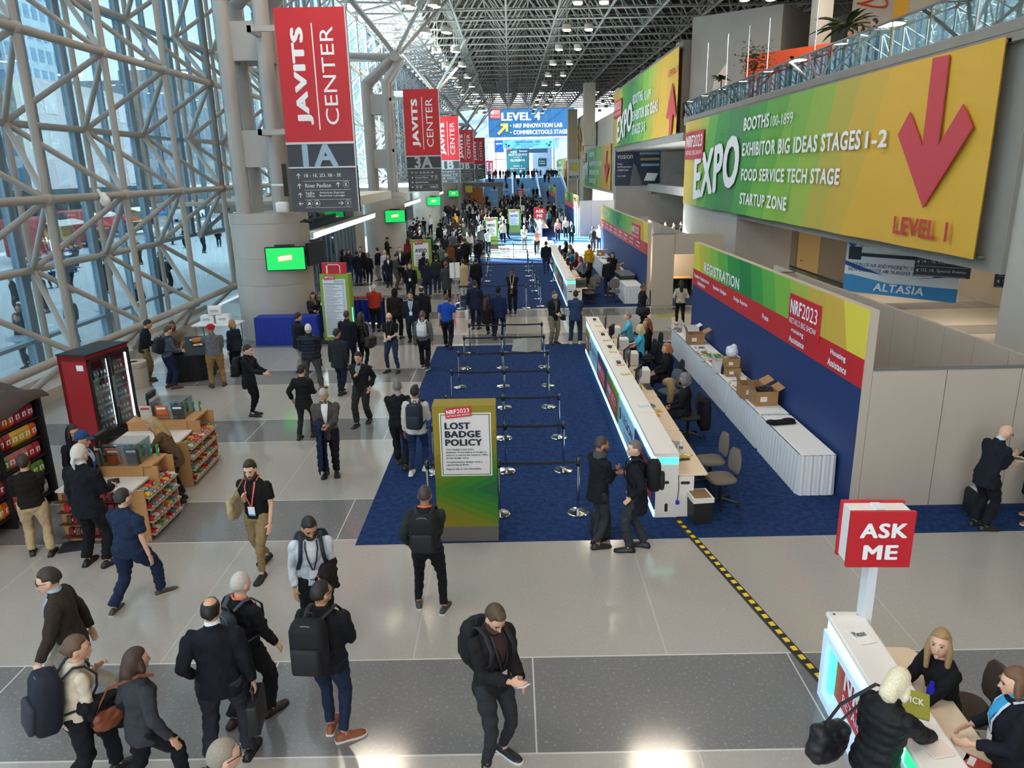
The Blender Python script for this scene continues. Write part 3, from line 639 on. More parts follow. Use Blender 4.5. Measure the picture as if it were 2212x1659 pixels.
# ================================================================ people: one continuous body each, clothing and hair as its parts
SKIN = {'l': 'c99a80', 'm': 'a9765a', 'd': '6f4a35', 't': 'b58463', 'p': 'd8ab92'}
WORK = bpy.data.scenes.new('workbench')              # an empty bench where skins are grown, removed at the end
import numpy as np
rfold = np.random.RandomState(3)
def solid(parts, voxel, it, name, fold=0.0):
    """closed volumes grown together into one continuous skin"""
    mb = MB()
    for p in parts: mb.add(p.v, p.f)
    me = bpy.data.meshes.new(name); me.from_pydata(mb.v, [], mb.f)
    o = bpy.data.objects.new(name, me); WORK.collection.objects.link(o)
    r = o.modifiers.new('r', 'REMESH'); r.mode = 'VOXEL'; r.voxel_size = voxel; r.use_smooth_shade = True
    s = o.modifiers.new('s', 'SMOOTH'); s.factor = .5; s.iterations = it
    WORK.view_layers[0].update(); dg = WORK.view_layers[0].depsgraph
    out = bpy.data.meshes.new_from_object(o.evaluated_get(dg)); out.name = name
    bpy.data.objects.remove(o); bpy.data.meshes.remove(me)
    if fold:                                            # soft creases of cloth
        n = len(out.vertices); co = np.empty(n * 3, 'f'); nr = np.empty(n * 3, 'f'); out.vertices.foreach_get('co', co); out.vertices.foreach_get('normal', nr)
        co = co.reshape(-1, 3); nr = nr.reshape(-1, 3); w = co + .02 * np.sin(co[:, [1, 2, 0]] * 23 + rfold.rand(3) * 6)
        h = np.zeros(n)
        for k in range(7):
            dr = rfold.randn(3) * (1, 1, 1.5); dr /= np.linalg.norm(dr); h += np.sin(w @ dr * (2 * pi / rfold.uniform(.055, .17)) + rfold.rand() * 6.3)
        co += nr * (h * fold * .38)[:, None].astype('f'); out.vertices.foreach_set('co', co.astype('f').ravel()); out.update()
    return out
def ik(a, t, l1, l2, pole):
    d = t - a; L = d.length
    if L > (l1 + l2) * .995: t = a + d * ((l1 + l2) * .995 / L); d = t - a; L = d.length
    x = (l1 * l1 - l2 * l2 + L * L) / (2 * L); h = math.sqrt(max(l1 * l1 - x * x, 0)); e = d / L
    p = pole - e * pole.dot(e)
    p = p.normalized() if p.length > 1e-5 else e.orthogonal().normalized()
    return a + e * x + p * h, t
HAND = {'down': (.24, .05, -.13), 'pocket': (.225, .06, .0), 'phone': (.06, .36, .19), 'front': (.03, .25, .04), 'back': (.05, -.19, .02), 'chest': (.03, .23, .30),
        'strap': (.13, .20, .34), 'bag': (.28, .02, -.17), 'counter': (.16, .48, .18), 'fwd': (.20, .22, -.06), 'aft': (.24, -.2, -.08), 'face': (.06, .26, .52), 'cross': (-.12, .24, .24),
        'mid': (.14, .32, .12), 'elbow': (.22, .20, .16), 'out': (.36, .16, -.06), 'lap': (.10, .32, .08), 'type': (.14, .44, .20), 'side': (.30, .06, .12), 'tray': (.05, .36, .26)}
FEET = {'stand': ((-.10, .0, 0, 8), (.10, .02, 0, 8)), 'wide': ((-.15, .0, 0, 14), (.15, .03, 0, 14)), 'walkL': ((-.07, .30, 0, 3), (.08, -.30, .07, 3)), 'walkR': ((-.08, -.30, .07, 3), (.07, .30, 0, 3)),
        'stepL': ((-.09, .16, 0, 4), (.10, -.16, .02, 6)), 'stepR': ((-.10, -.16, .02, 6), (.09, .16, 0, 4)), 'sit': ((-.12, .46, 0, 6), (.12, .42, 0, 6))}
def lofty(levels, fr, n=16):
    """stack of ellipses; level = (height over pelvis, half width, half depth, forward shift)"""
    return MB().loft([[fr(V((a * cos(2 * pi * j / n), b_ * sin(2 * pi * j / n) + s, z))) for j in range(n)] for z, a, b_, s in levels])
def build_person(H=1.76, feet='stand', L='down', R='down', lean=3, yaw=0, nod=0, build=1.0, top='jacket', topc='1a1c22', bot='trousers', botc='1d1f26', shoec='17161a', solec=None, skin='l', hair='short', hairc='2a211c',
                 shirt=None, tie=None, lanyard=None, glasses=False, beard=None, face=False, mask=None, voxel=.011, hem=None, twist=0, female=False, sitz=.50, sock=None, sleeve=None, scarf=None, collar=None, **_):
    k = H / 1.76; w = 1.06 * build * (0.92 if female else 1.0)
    FT = FEET[feet] if isinstance(feet, str) else feet
    sit = feet == 'sit' or (isinstance(feet, tuple) and len(feet) > 2)
    FT = FT[:2]
    pz = sitz + .10 if sit else .945
    if not sit:
        for (x, y, z, _) in FT: pz = min(pz, z + .09 + math.sqrt(max(.838 ** 2 - y * y - (abs(x) - .09) ** 2, .3)))
    la = R_(lean); tw = R_(twist)
    TM = Matrix.Rotation(-la, 3, 'X') @ Matrix.Rotation(-tw, 3, 'Z')
    P0 = V((0, 0, pz))
    tor = lambda p: (P0 + TM @ p) * k
    low = lambda p: (P0 + p) * k
    def mix(p):                                     # below the waist the trunk does not lean
        f = min(max((p.z + .02) / .12, 0), 1); return low(p) * (1 - f) + tor(p) * f
    sh = .158 * w + .016
    out = {}
    # joints
    S = {-1: V((-sh, -.01, .432)), 1: V((sh, -.01, .432))}
    arms = {}
    for sd, hn in ((-1, L), (1, R)):
        h = HAND[hn] if isinstance(hn, str) else hn
        hx, hy, hz = h
        tgt = P0 + (TM if not (isinstance(hn, str) and hn in ('down', 'bag', 'pocket', 'out', 'aft', 'fwd')) else Matrix.Rotation(-tw, 3, 'Z')) @ V((hx * sd + (sd * (w - 1) * .12 if hx > .15 else 0), hy, hz))
        a = P0 + TM @ S[sd]; pole = TM @ V((sd * .38, -.8, -.6))
        if hn == 'back': pole = TM @ V((sd * 1, -.5, 0))
        e, wr = ik(a, tgt, .285, .255, pole); arms[sd] = (a, e, wr)
    legs = {}
    for sd, (x, y, z, tn) in zip((-1, 1), FT):
        hp = P0 + V((sd * .088 * w, 0, -.03)); an = V((x, y - .02, z + .088)); kn, an = ik(hp, an, .43, .41, V((sd * .12, 1, 0.15 if sit else 0)))
        legs[sd] = (hp, kn, an, z, tn)
    # ---------------- body
    B = []
    tf = .86
    B.append(lofty([(-.12, .10 * w, .08, 0), (-.05, .155 * w * tf, .11 * tf, -.01), (.05, .15 * w * tf, .10 * tf, 0), (.15, .14 * w * tf, .098 * tf, 0), (.30, .16 * w * tf, .112 * tf, .01), (.40, .165 * w * tf, .105 * tf, 0), (.47, .10 * w, .066, -.01), (.535, .06, .058, -.005)], mix))
    nk0 = P0 + TM @ V((0, -.005, .49)); hc = P0 + TM @ V((0, .012 + .0009 * nod, .660))
    HM = Matrix.Rotation(-la * .3, 3, 'X') @ Matrix.Rotation(-R_(yaw) - tw, 3, 'Z') @ Matrix.Rotation(-R_(nod), 3, 'X')
    hd = lambda p: (hc + HM @ (p * 1.07)) * k
    B.append(MB().path([nk0 * k, (hc + HM @ V((0, -.02, -.07))) * k], [.062 * k, .055 * k], 12))
    # head: skull, jaw, nose, brow, ears
    m = MB(); nu, nv = 28, 20; rings = []
    for i in range(nv + 1):
        t = pi * (i / nv) * .996 + .006; r = []
        for j in range(nu):
            p = V((sin(t) * cos(2 * pi * j / nu), sin(t) * sin(2 * pi * j / nu), -cos(t)))
            x, y, z = p
            q = V((x * .076, y * .097, z * .118))
            if z < .1:
                f = min((.1 - z) / 1.1, 1); q.x *= 1 - .30 * f ** 1.3
                if y > 0: q.y *= 1 - .10 * f
                else: q.y *= 1 - .42 * f
            if y > .35 and abs(x) < .75 and -.15 < z < .25: q.y -= .006 * (1 - abs(z - .05) / .2) * (1 if abs(x) > .18 else .3)
            r.append(hd(q))
        rings.append(r)
    m.loft(rings); B.append(m)
    nz = MB(); nz.path([hd(V((0, .088, .016))), hd(V((0, .102, -.012))), hd(V((0, .112, -.030))), hd(V((0, .096, -.040)))], [.008 * k, .0105 * k, .0145 * k, .010 * k], 8); B.append(nz)
    for sd in (-1, 1):
        B.append(MB().ball(hd(V((sd * .078, -.004, -.008))), (.010 * k, .020 * k, .030 * k), 8, 6, B=HM)); B.append(MB().ball(hd(V((sd * .030, .082, .030))), (.022 * k, .012 * k, .008 * k), 8, 6, B=HM))
    B.append(MB().ball(hd(V((0, .074, -.088))), (.024 * k, .02 * k, .018 * k), 8, 6, B=HM)); B.append(MB().ball(hd(V((0, .085, -.062))), (.024 * k, .014 * k, .010 * k), 8, 6, B=HM))
    hands = {}
    for sd in (-1, 1):
        a, e, wr = arms[sd]
        B.append(MB().path([a * k, e * k, wr * k], [.042 * k * w ** .5, .036 * k, .027 * k], 10)); B.append(MB().ball(a * k, .05 * k, 10, 6))
        d = (wr - e).normalized(); hn = L if sd < 0 else R
        inn = TM @ V((-sd, 0, 0)); thumb = TM @ V((-sd * .3, 1, .25))
        if d.y > .35 or abs(d.x) > .6: thumb = TM @ V((-sd * .4, .1, 1)); inn = TM @ V((-sd, 0, -.4))
        thumb = (thumb - d * thumb.dot(d)).normalized(); nrm = d.cross(thumb).normalized()
        if nrm.dot(inn) < 0: nrm = -nrm
        pc = wr + d * .055
        Bm = Matrix((thumb, nrm, d)).transposed()
        B.append(MB().ball(pc * k, (.040 * k, .017 * k, .056 * k), 10, 8, B=Bm))
        cl = .9 if hn in ('bag', 'chest', 'strap', 'cross') else .35
        for i, (off, ln) in enumerate(((.029, .072), (.010, .080), (-.010, .075), (-.028, .060))):
            b0 = pc + d * .045 + thumb * off; c1 = b0 + (d * cos(cl * .6) + nrm * sin(cl * .6)) * ln * .5; c2 = c1 + (d * cos(cl * 1.6 + .1 * i) + nrm * sin(cl * 1.6 + .1 * i)) * ln * .5
            B.append(MB().path([(b0 - d * .015) * k, c1 * k, c2 * k], [.0098 * k, .0090 * k, .0078 * k], 7))
        t0 = pc - d * .02 + thumb * .03; t1 = t0 + (d * .6 + thumb * .7 + nrm * .35).normalized() * .035; t2 = t1 + (d * .85 + thumb * .2 + nrm * .4).normalized() * .03
        B.append(MB().path([t0 * k, t1 * k, t2 * k], [.0125 * k, .0105 * k, .0085 * k], 7))
        hands[sd] = (pc + d * .05 + nrm * .02) * k
        hp, kn, an, z, tn = legs[sd]
        B.append(MB().path([(hp + V((0, 0, .02))) * k, kn * k, an * k], [.068 * k * w, .046 * k, .035 * k], 10))
        fd = Matrix.Rotation(-sd * R_(tn), 3, 'Z') @ V((0, 1, -.9 * z / .27 if z > .03 else 0)).normalized()
        B.append(MB().path([(an + V((0, 0, -.02))) * k, (an + fd * .05 + V((0, 0, -.05))) * k, (an + fd * .14 + V((0, 0, -.062))) * k], [.035 * k, .034 * k, .024 * k], 8))
        # shoe
        up = V((0, 0, 1)); rt = fd.cross(up).normalized(); upn = rt.cross(fd).normalized(); s0 = an + V((0, 0, -.088))
        sm = MB(); rings = []
        for f, hw, ht in ((-.085, .018, .03), (-.075, .030, .062), (-.03, .036, .085), (.03, .038, .078), (.09, .045, .056), (.15, .046, .044), (.19, .034, .034), (.205, .014, .020)):
            f *= 1.08; c = s0 + fd * f; hw *= 1.18; ht *= 1.1
            rings.append([(c + rt * (hw * cos(q)) + upn * (.014 + (ht - .014) * max(sin(q), 0) ** .8 if sin(q) > 0 else .014)) * k for q in [2 * pi * j / 12 for j in range(12)]])
        # sole is a sub-part
        sm.loft(rings)
        if bot == 'boots': sm.path([(an + V((0, 0, -.05))) * k, (an + (kn - an) * .75) * k], [.05 * k, .066 * k], 12)
        out.setdefault('shoe', []).append((sm, [(c1) for c1 in ()]))
        so = MB(); srings = []
        for f, hw in ((-.088, .018), (-.078, .032), (-.03, .036), (.03, .037), (.09, .046), (.15, .047), (.19, .036), (.208, .014)):
            f *= 1.08; c = s0 + fd * f; hw *= 1.22
            srings.append([(c + rt * hw + upn * .0) * k, (c + rt * hw + upn * .024) * k, (c - rt * hw + upn * .024) * k, (c - rt * hw) * k])
        so.loft(srings)
        out.setdefault('sole', []).append(so)
    out['body'] = solid(B, voxel, 2, 'person')
    # ---------------- trousers
    T = []
    gw = w * (1.06 if female else 1)
    if bot != 'none':
        T.append(lofty([(-.14, .09 * gw, .085, -.01), (-.09, .162 * gw, .116, -.012), (-.02, .160 * gw, .114, -.008), (.06, .142 * gw, .104, 0), (.10, .13 * gw, .094, 0)], mix if not sit else low))
        for sd in (-1, 1):
            hp, kn, an, z, tn = legs[sd]; sl = bot in ('slim', 'boots', 'leggings')
            r0, r1, r2 = (.095, .066, .048) if sl else (.102, .079, .068)
            up1 = hp + (kn - hp) * .3
            T.append(MB().path([(hp + V((0, 0, .03))) * k, up1 * k, (kn + (hp - kn) * .08) * k, (kn + (an - kn) * .1) * k, (kn + (an - kn) * .5) * k, (an + V((0, -.008, .015 if not sl else .03))) * k], [r0 * k * gw, r0 * k * gw * .97, r1 * k, r1 * k * .97, (r1 + r2) * .5 * k, r2 * k], 14))
        out['trousers'] = solid(T, voxel * 1.15, 3, 'trousers', .006 if voxel < .02 else 0)
    # ---------------- top garment
    bulk = {'tee': .0, 'shirt': .004, 'polo': 0, 'sweater': .008, 'jacket': .018, 'blazer': .012, 'coat': .022, 'puffer': .03, 'vest': .016, 'hoodie': .016}[top]
    hz = hem if hem is not None else {'tee': -.06, 'polo': -.05, 'shirt': -.07, 'sweater': -.05, 'jacket': -.11, 'blazer': -.14, 'coat': -.36, 'puffer': -.10, 'vest': -.08, 'hoodie': -.07}[top]
    if sit: hz = max(hz, -.06)
    g = bulk
    lv = [(-.02, .165 * gw + g, .122 + g, -.004), (.06, .158 * w + g, .117 + g, 0), (.14, .150 * w + g, .112 + g, .004), (.24, .160 * w + g, .118 + g, .008), (.34, .168 * w + g, .124 + g + (.018 if female else 0), .008), (.41, .166 * w + g, .114 + g, 0), (.455, .150 * w + g * .6, .096 + g * .6, -.008), (.485, .118 * w + g * .3, .082 + g * .3, -.012), (.51, .084 * w, .072, -.012), (.535, .064, .064, -.01)]
    if build > 1.12: lv = [(z, a, b_ + (build - 1) * .28 * max(0, 1 - abs(z - .08) / .3), s + (build - 1) * .10 * max(0, 1 - abs(z - .08) / .3)) for z, a, b_, s in lv]
    if hz < -.02:
        ex = []
        zz = hz
        while zz < -.03: ex.append((zz, .170 * gw + g + .012 * (zz / -.3), .126 + g + .012 * (zz / -.3), -.006)); zz += .06
        lv = ex + lv
    if top == 'puffer':
        l2 = []
        zs = [lv[0][0] + i * (lv[-1][0] - lv[0][0]) / 44 for i in range(45)]
        for z in zs:
            for i in range(len(lv) - 1):
                if lv[i][0] <= z <= lv[i + 1][0] + 1e-6:
                    f = (z - lv[i][0]) / (lv[i + 1][0] - lv[i][0]); a, b_, s = [lv[i][q] * (1 - f) + lv[i + 1][q] * f for q in (1, 2, 3)]; break
            e = .014 * abs(sin((z + 1) * pi / .085)) - .006
            if z > .48: e *= .4
            l2.append((z, a + e, b_ + e, s))
        lv = l2
    fr = mix
    J = [lofty(lv, fr)]
    sleeves = sleeve if sleeve else {'tee': 'short', 'polo': 'short', 'vest': 'none'}.get(top, 'long')
    for sd in (-1, 1):
        a, e, wr = arms[sd]; ra, rb, rc = .061 * w + g * .6, .053 * w ** .5 + g * .6, .041 + g * .5
        J.append(MB().ball(a * k, (.060 + g * .5) * k, 12, 8))
        if sleeves == 'long':
            pts = [a, a + (e - a) * .5, e, e + (wr - e) * .5, e + (wr - e) * .93]; rr = [ra, (ra + rb) / 2, rb, (rb + rc) / 2, rc]
            if top == 'puffer':
                pts = [a + (e - a) * i / 9 for i in range(10)] + [e + (wr - e) * .93 * i / 9 for i in range(1, 10)]
                rr = [ra + (rb - ra) * i / 9 + .008 * (i % 2) for i in range(10)] + [rb + (rc - rb) * i / 9 + .008 * (i % 2) for i in range(1, 10)]
            J.append(MB().path([p * k for p in pts], [r * k for r in rr], 12))
        elif sleeves == 'short': J.append(MB().path([a * k, (a + (e - a) * .72) * k], [ra * k * 1.02, (rb + .008) * k], 12))
        elif sleeves == 'none': J[-1] = MB().ball((a + V((-sd * .03, 0, .0))) * k, (.056 + g * .5) * k, 12, 8)
    if top in ('jacket', 'coat', 'puffer', 'hoodie', 'polo', 'shirt', 'blazer'):
        hgt = .575 if top in ('coat', 'puffer', 'hoodie') else .555
        J.append(lofty([(.48, .085, .085, -.012), (.52, .078, .078, -.010), (hgt, .070 + g * .3, .070 + g * .3, -.006)], tor, 14))
    if top == 'hoodie': J.append(MB().ball(tor(V((0, -.085, .51))), (.10 * k, .06 * k, .075 * k), 12, 8, B=TM))
    out['top'] = solid(J, voxel * 1.15, 3, 'top', (0 if voxel >= .02 else .003 if top in ('puffer', 'polo', 'tee') else .0055))
    def front(z, x, off):                               # point on the chest surface
        for i in range(len(lv) - 1):
            if lv[i][0] <= z <= lv[i + 1][0]:
                f = (z - lv[i][0]) / (lv[i + 1][0] - lv[i][0]); a, b_, s = [lv[i][q] * (1 - f) + lv[i + 1][q] * f for q in (1, 2, 3)]; break
        else: a, b_, s = lv[-1][1:]
        return fr(V((x, s + (b_ * math.sqrt(max(0, 1 - (x / max(a, .01)) ** 2))) + off, z)))
    def strip(rows, off, th=.012):
        mb = MB(); n = 7; vs = []
        for z, x0, x1 in rows:
            for j in range(n): vs.append(front(z, x0 + (x1 - x0) * j / (n - 1), off))
        m2 = len(vs)
        for z, x0, x1 in rows:
            for j in range(n): vs.append(front(z, x0 + (x1 - x0) * j / (n - 1), off - th))
        fs = []
        for i in range(len(rows) - 1):
            for j in range(n - 1):
                q = i * n + j; fs += [(q, q + 1, q + n + 1, q + n), (m2 + q + n, m2 + q + n + 1, m2 + q + 1, m2 + q)]
            for q, s in ((i * n, 1), (i * n + n - 1, -1)): fs.append((q, q + n, m2 + q + n, m2 + q))
        return mb.add(vs, fs)
    if shirt:
        if top in ('blazer', 'jacket', 'coat', 'vest', 'hoodie', 'puffer'):
            op = .10 if top == 'blazer' else .30 if top in ('jacket', 'hoodie', 'puffer') else .2
            out['shirt'] = strip([(op - .04, -.006, .006)] + [(op + (.43 - op) * f, -.012 - .046 * f, .012 + .046 * f) for f in (.15, .35, .55, .75, 1)] + [(.475, -.058, .058), (.505, -.055, .055)], .014, .02)
        out['collar'] = lofty([(.505, .076, .072, -.008), (.555, .068, .066, -.004), (.585, .064, .062, 0)], tor, 14)
    if collar: out['collar'] = lofty([(.50, .078, .074, -.008), (.55, .069, .067, -.004), (.585, .065, .063, 0)], tor, 14)
    if tie: out['tie'] = strip([(.06, -.030, .030), (.10, -.034, .034), (.30, -.022, .022), (.46, -.014, .014), (.485, -.022, .022), (.505, -.018, .018)], .018, .01)
    if scarf: out['scarf'] = solid([lofty([(.47, .10, .10, 0), (.53, .105, .10, 0), (.585, .085, .085, 0)], tor, 14), strip([(.20, -.075, .0), (.34, -.075, .0), (.50, -.07, .01)], .03, .04)], .012, 3, 'scarf')
    if lanyard:
        ly = strip([(.16, -.016, .0), (.30, -.055, -.038), (.44, -.078, -.060), (.505, -.072, -.055)], .020, .006); l2 = strip([(.16, .0, .016), (.30, .038, .055), (.44, .060, .078), (.505, .055, .072)], .020, .006)
        ly.add(l2.v, l2.f); ly.path([tor(V((-.075, .04, .515))), tor(V((-.078, -.05, .545))), tor(V((0, -.09, .545))), tor(V((.078, -.05, .545))), tor(V((.075, .04, .515)))], .011 * k, 6)
        out['lanyard'] = ly; out['badge'] = strip([(.02, -.048, .048), (.16, -.048, .048)], .030, .006); out['badge_stripe'] = strip([(.022, -.046, .046), (.045, -.046, .046)], .034, .004)
    # ---------------- hair and face
    def cap(sc, dz=.016, dy=-.012, cut=None):
        m = MB(); rings = []
        for i in range(17):
            t = pi * i / 16 * .996 + .006; r = []
            for j in range(24):
                p = V((sin(t) * cos(2 * pi * j / 24), sin(t) * sin(2 * pi * j / 24), -cos(t))); x, y, z = p
                q = V((x * .0765 * sc, y * .098 * sc + dy, z * .118 * sc + dz))
                hide = (y > .15 and z < .42 - .25 * (y < .55)) or (y > -.1 and z < .02) or z < -.38
                if cut == 'ring': hide = hide or (z > .62 and y < .6 and y > -.75)
                if cut == 'low': hide = (y > .28 and z < .46)
                if hide: q = q * .78
                r.append(hd(q))
            rings.append(r)
        return m.loft(rings)
    hs = []
    if hair in ('short', 'ring', 'side'): hs = [cap(1.075, cut='ring' if hair == 'ring' else None)]
    if hair == 'buzz': hs = [cap(1.03, .010, -.006)]
    if hair == 'quiff': hs = [cap(1.08), MB().ball(hd(V((0, .045, .110))), (.055 * k, .05 * k, .03 * k), 10, 6, B=HM)]
    if hair in ('bob', 'long', 'bun', 'curly', 'pony'):
        hs = [cap(1.13 if hair != 'curly' else 1.26, .014, -.016, cut='low' if hair in ('bob', 'long', 'curly') else None)]
        if hair in ('bob', 'long', 'curly'):
            dn = -.10 if hair == 'bob' else -.24 if hair == 'long' else -.06
            for sd in (-1, 1): hs.append(MB().path([hd(V((sd * .068, .0, .03))), hd(V((sd * .082, .005, -.06))), hd(V((sd * .078, .0, dn)))], [.03 * k, .034 * k, .022 * k], 8))
            hs.append(MB().path([hd(V((0, -.07, .02))), hd(V((0, -.085, -.07))), hd(V((0, -.085 - (.02 if hair == 'long' else 0), dn - .02))), hd(V((0, -.10, dn - .10 if hair == 'long' else dn - .03)))], [.07 * k, .078 * k, .066 * k, .03 * k], 12))
        if hair == 'bun': hs.append(MB().ball(hd(V((0, -.115, .02))), .042 * k, 10, 8))
        if hair == 'pony': hs.append(MB().path([hd(V((0, -.11, .02))), hd(V((0, -.135, -.06))), hd(V((0, -.12, -.15)))], [.022 * k, .028 * k, .012 * k], 8))
        if hair == 'curly':
            for i in range(22):
                a = i * 2.4; z = .12 - .2 * i / 22; r = .085; hs.append(MB().ball(hd(V((r * cos(a), r * 1.1 * sin(a) - .02 if sin(a) < .3 else -.03, z))), .026 * k, 6, 5))
    if hs: out['hair'] = solid(hs, max(.009, voxel * .9), 1, 'hair')
    if hair == 'capped':
        out['hair'] = solid([cap(1.04, .006, -.01)], .009, 1, 'hair')
        c = cap(1.12, .022, -.004); c.path([hd(V((0, .06, .052))), hd(V((0, .12, .046))), hd(V((0, .165, .036)))], [.066 * k, .06 * k, .03 * k], 12, flat=.16); out['cap'] = solid([c], .009, 1, 'cap')
    if hair == 'turban':
        hs = [MB().ball(hd(V((0, -.012, .055))), (.105 * k, .125 * k, .088 * k), 16, 10, B=HM), MB().path([hd(V((0, .09, .075))), hd(V((.09, .02, .06))), hd(V((.06, -.10, .03))), hd(V((-.06, -.10, .03))), hd(V((-.09, .02, .06)))], .03 * k, 8, closed=True)]
        out['turban'] = solid(hs, .010, 2, 'turban')
    if hair == 'beanie': out['beanie'] = solid([cap(1.12, .022, -.01)], .010, 2, 'beanie')
    if hair == 'hooded': out['hood'] = solid([cap(1.28, .0, -.02, 'low'), MB().ball(hd(V((0, -.05, -.06))), (.095 * k, .08 * k, .09 * k), 10, 8, B=HM)], .012, 2, 'hood')
    if beard:
        out['beard'] = solid([MB().path([hd(V((-.066, .015, -.02))), hd(V((-.060, .04, -.07))), hd(V((-.03, .078, -.092))), hd(V((0, .086, -.098))), hd(V((.03, .078, -.092))), hd(V((.060, .04, -.07))), hd(V((.066, .015, -.02)))], .0195 * k, 8), MB().path([hd(V((-.032, .083, -.052))), hd(V((0, .100, -.048))), hd(V((.032, .083, -.052)))], .007 * k, 6)], .008, 1, 'beard')
    if mask: out['face_mask'] = solid([MB().ball(hd(V((0, .072, -.055))), (.056 * k, .038 * k, .048 * k), 12, 8, B=HM)], .008, 1, 'face_mask')
    if glasses:
        gm = MB()
        for sd in (-1, 1):
            gm.path([hd(V((sd * .032 + .025 * cos(2 * pi * j / 10), .100 - .01 * abs(cos(2 * pi * j / 10) * sd > 0), .012 + .019 * sin(2 * pi * j / 10)))) for j in range(10)], .0032 * k, 5, closed=True)
            gm.tube(hd(V((sd * .057, .092, .016))), hd(V((sd * .080, .0, .012))), .003 * k, n=5)
        gm.tube(hd(V((-.008, .102, .016))), hd(V((.008, .102, .016))), .003 * k, n=5); out['glasses'] = gm
    if face:
        for sd in (-1, 1):
            out.setdefault('eye', []).append(MB().ball(hd(V((sd * .031, .0845, .010))), (.0125 * k, .009 * k, .0065 * k), 8, 6, B=HM))
            out.setdefault('eyebrow', []).append(MB().path([hd(V((sd * .015, .098, .030))), hd(V((sd * .032, .097, .036))), hd(V((sd * .050, .084, .030)))], .0048 * k, 5))
        if not mask: out['mouth'] = MB().path([hd(V((-.022, .089, -.062))), hd(V((0, .098, -.060))), hd(V((.022, .089, -.062)))], [.003 * k, .0055 * k, .003 * k], 6)
    out['_'] = dict(tor=tor, hands=hands, hd=hd, k=k, TM=TM, w=w, arms=arms, P0=P0, g=g, head=hc * k)
    return out
TOPN = {'tee': 'tee_shirt', 'polo': 'polo_shirt', 'shirt': 'shirt', 'sweater': 'sweater', 'jacket': 'jacket', 'blazer': 'blazer', 'coat': 'coat', 'puffer': 'puffer_jacket', 'vest': 'vest', 'hoodie': 'hooded_jacket'}
def cloth(c, rough=.85): return mat(c, rough, 0, .18, 22, .25, .25)
def pmats(s):
    g = lambda k, d: s.get(k, d)
    return {'body': mat(SKIN[g('skin', 'l')], .5, 0, .06, 14), 'trousers': cloth(g('botc', '1d1f26')), 'top': cloth(g('topc', '1a1c22'), .55 if g('top', '') == 'puffer' else .85), 'shoe': mat(g('shoec', '17161a'), .45, 0, .1), 'sole': mat(g('solec', None) or '141414', .7, 0, .05),
            'hair': mat(g('hairc', '2a211c'), .55, 0, .3, 60), 'cap': cloth(g('capc', '1b2a44')), 'turban': cloth(g('hairc', 'a81f2c')), 'beanie': cloth(g('hairc', '222222')), 'hood': cloth(g('topc', '1a1c22')), 'beard': mat(g('beard', None) or '2a1c14', .7, 0, .3, 60),
            'shirt': cloth(g('shirt', None) or 'dfe3e8'), 'collar': cloth(g('collar', None) or g('shirt', None) or 'dfe3e8'), 'tie': cloth(g('tie', None) or '22304a'), 'scarf': cloth(g('scarf', None) or '5d5650'), 'lanyard': mat(g('lanyard', None) or 'e0604a', .6), 'badge': mat('eceff2', .35, 0, .02),
            'badge_stripe': mat('4d93c4', .5), 'glasses': mat('1b1b1d', .3), 'eye': mat('2a211d', .25), 'eyebrow': mat(g('hairc', '2a211c') if g('hair', '') not in ('turban', 'beanie') else '1d1512', .7), 'mouth': mat('a8605a', .5), 'face_mask': cloth(g('mask', None) or '16171a')}
def person(u, v, a, label, at='f', z=0.0, group=None, **s):
    """u, v: pixel of the point between the feet (at='f') or of the head (at='h'); a: heading, 0 away from the camera, clockwise"""
    H = s.get('H', 1.76); s.setdefault('voxel', .011)
    o = build_person(**s); info = o.pop('_'); hz = info['head']
    ar = R_(a); rot = Matrix.Rotation(-ar, 4, 'Z')
    if at == 'f': c = G(u, v, z)
    elif at == 'w': c = V((u, v, z))
    else:
        hp = rot @ hz; c = G(u, v, z + hp.z) - V((hp.x, hp.y, 0)); c.z = z
    M = pmats(s)
    me = o.pop('body'); me.materials.append(M['body'])
    b = link('person', me, None, c, -ar); tag(b, label, 'person', group)
    names = {'top': TOPN[s.get('top', 'jacket')], 'collar': 'collar' if not s.get('shirt') or 'shirt' in o else 'shirt'}
    sole = o.pop('sole'); sole_c = s.get('solec')
    for key, g in o.items():
        nm = names.get(key, key)
        if isinstance(g, bpy.types.Mesh): g.materials.append(M[key]); link(nm, g, b)
        elif isinstance(g, list):
            for i, x in enumerate(g):
                if isinstance(x, tuple): sh = x[0].build('shoe', M['shoe'], b, 50); sole[i].build('sole', M['sole'], sh)
                else: x.build(nm, M[key], b, 60)
        else: g.build(nm, M[key], b, 60)
    info['M'] = Matrix.Translation(c) @ rot; info['ob'] = b
    return info
def onto(info, mb_name, mb, mats, label, cat, parts=(), smooth=50, group=None):
    """a thing carried by a person: top-level, built in the person's frame"""
    o = mb.build(mb_name, mats, None, smooth) if isinstance(mb, MB) else link(mb_name, mb)
    if not isinstance(mb, MB): o.data.materials.append(mats)
    o.matrix_world = info['M']; tag(o, label, cat, group)
    for nm, pm, m in parts: pm.build(nm, m, o, smooth)
    return o
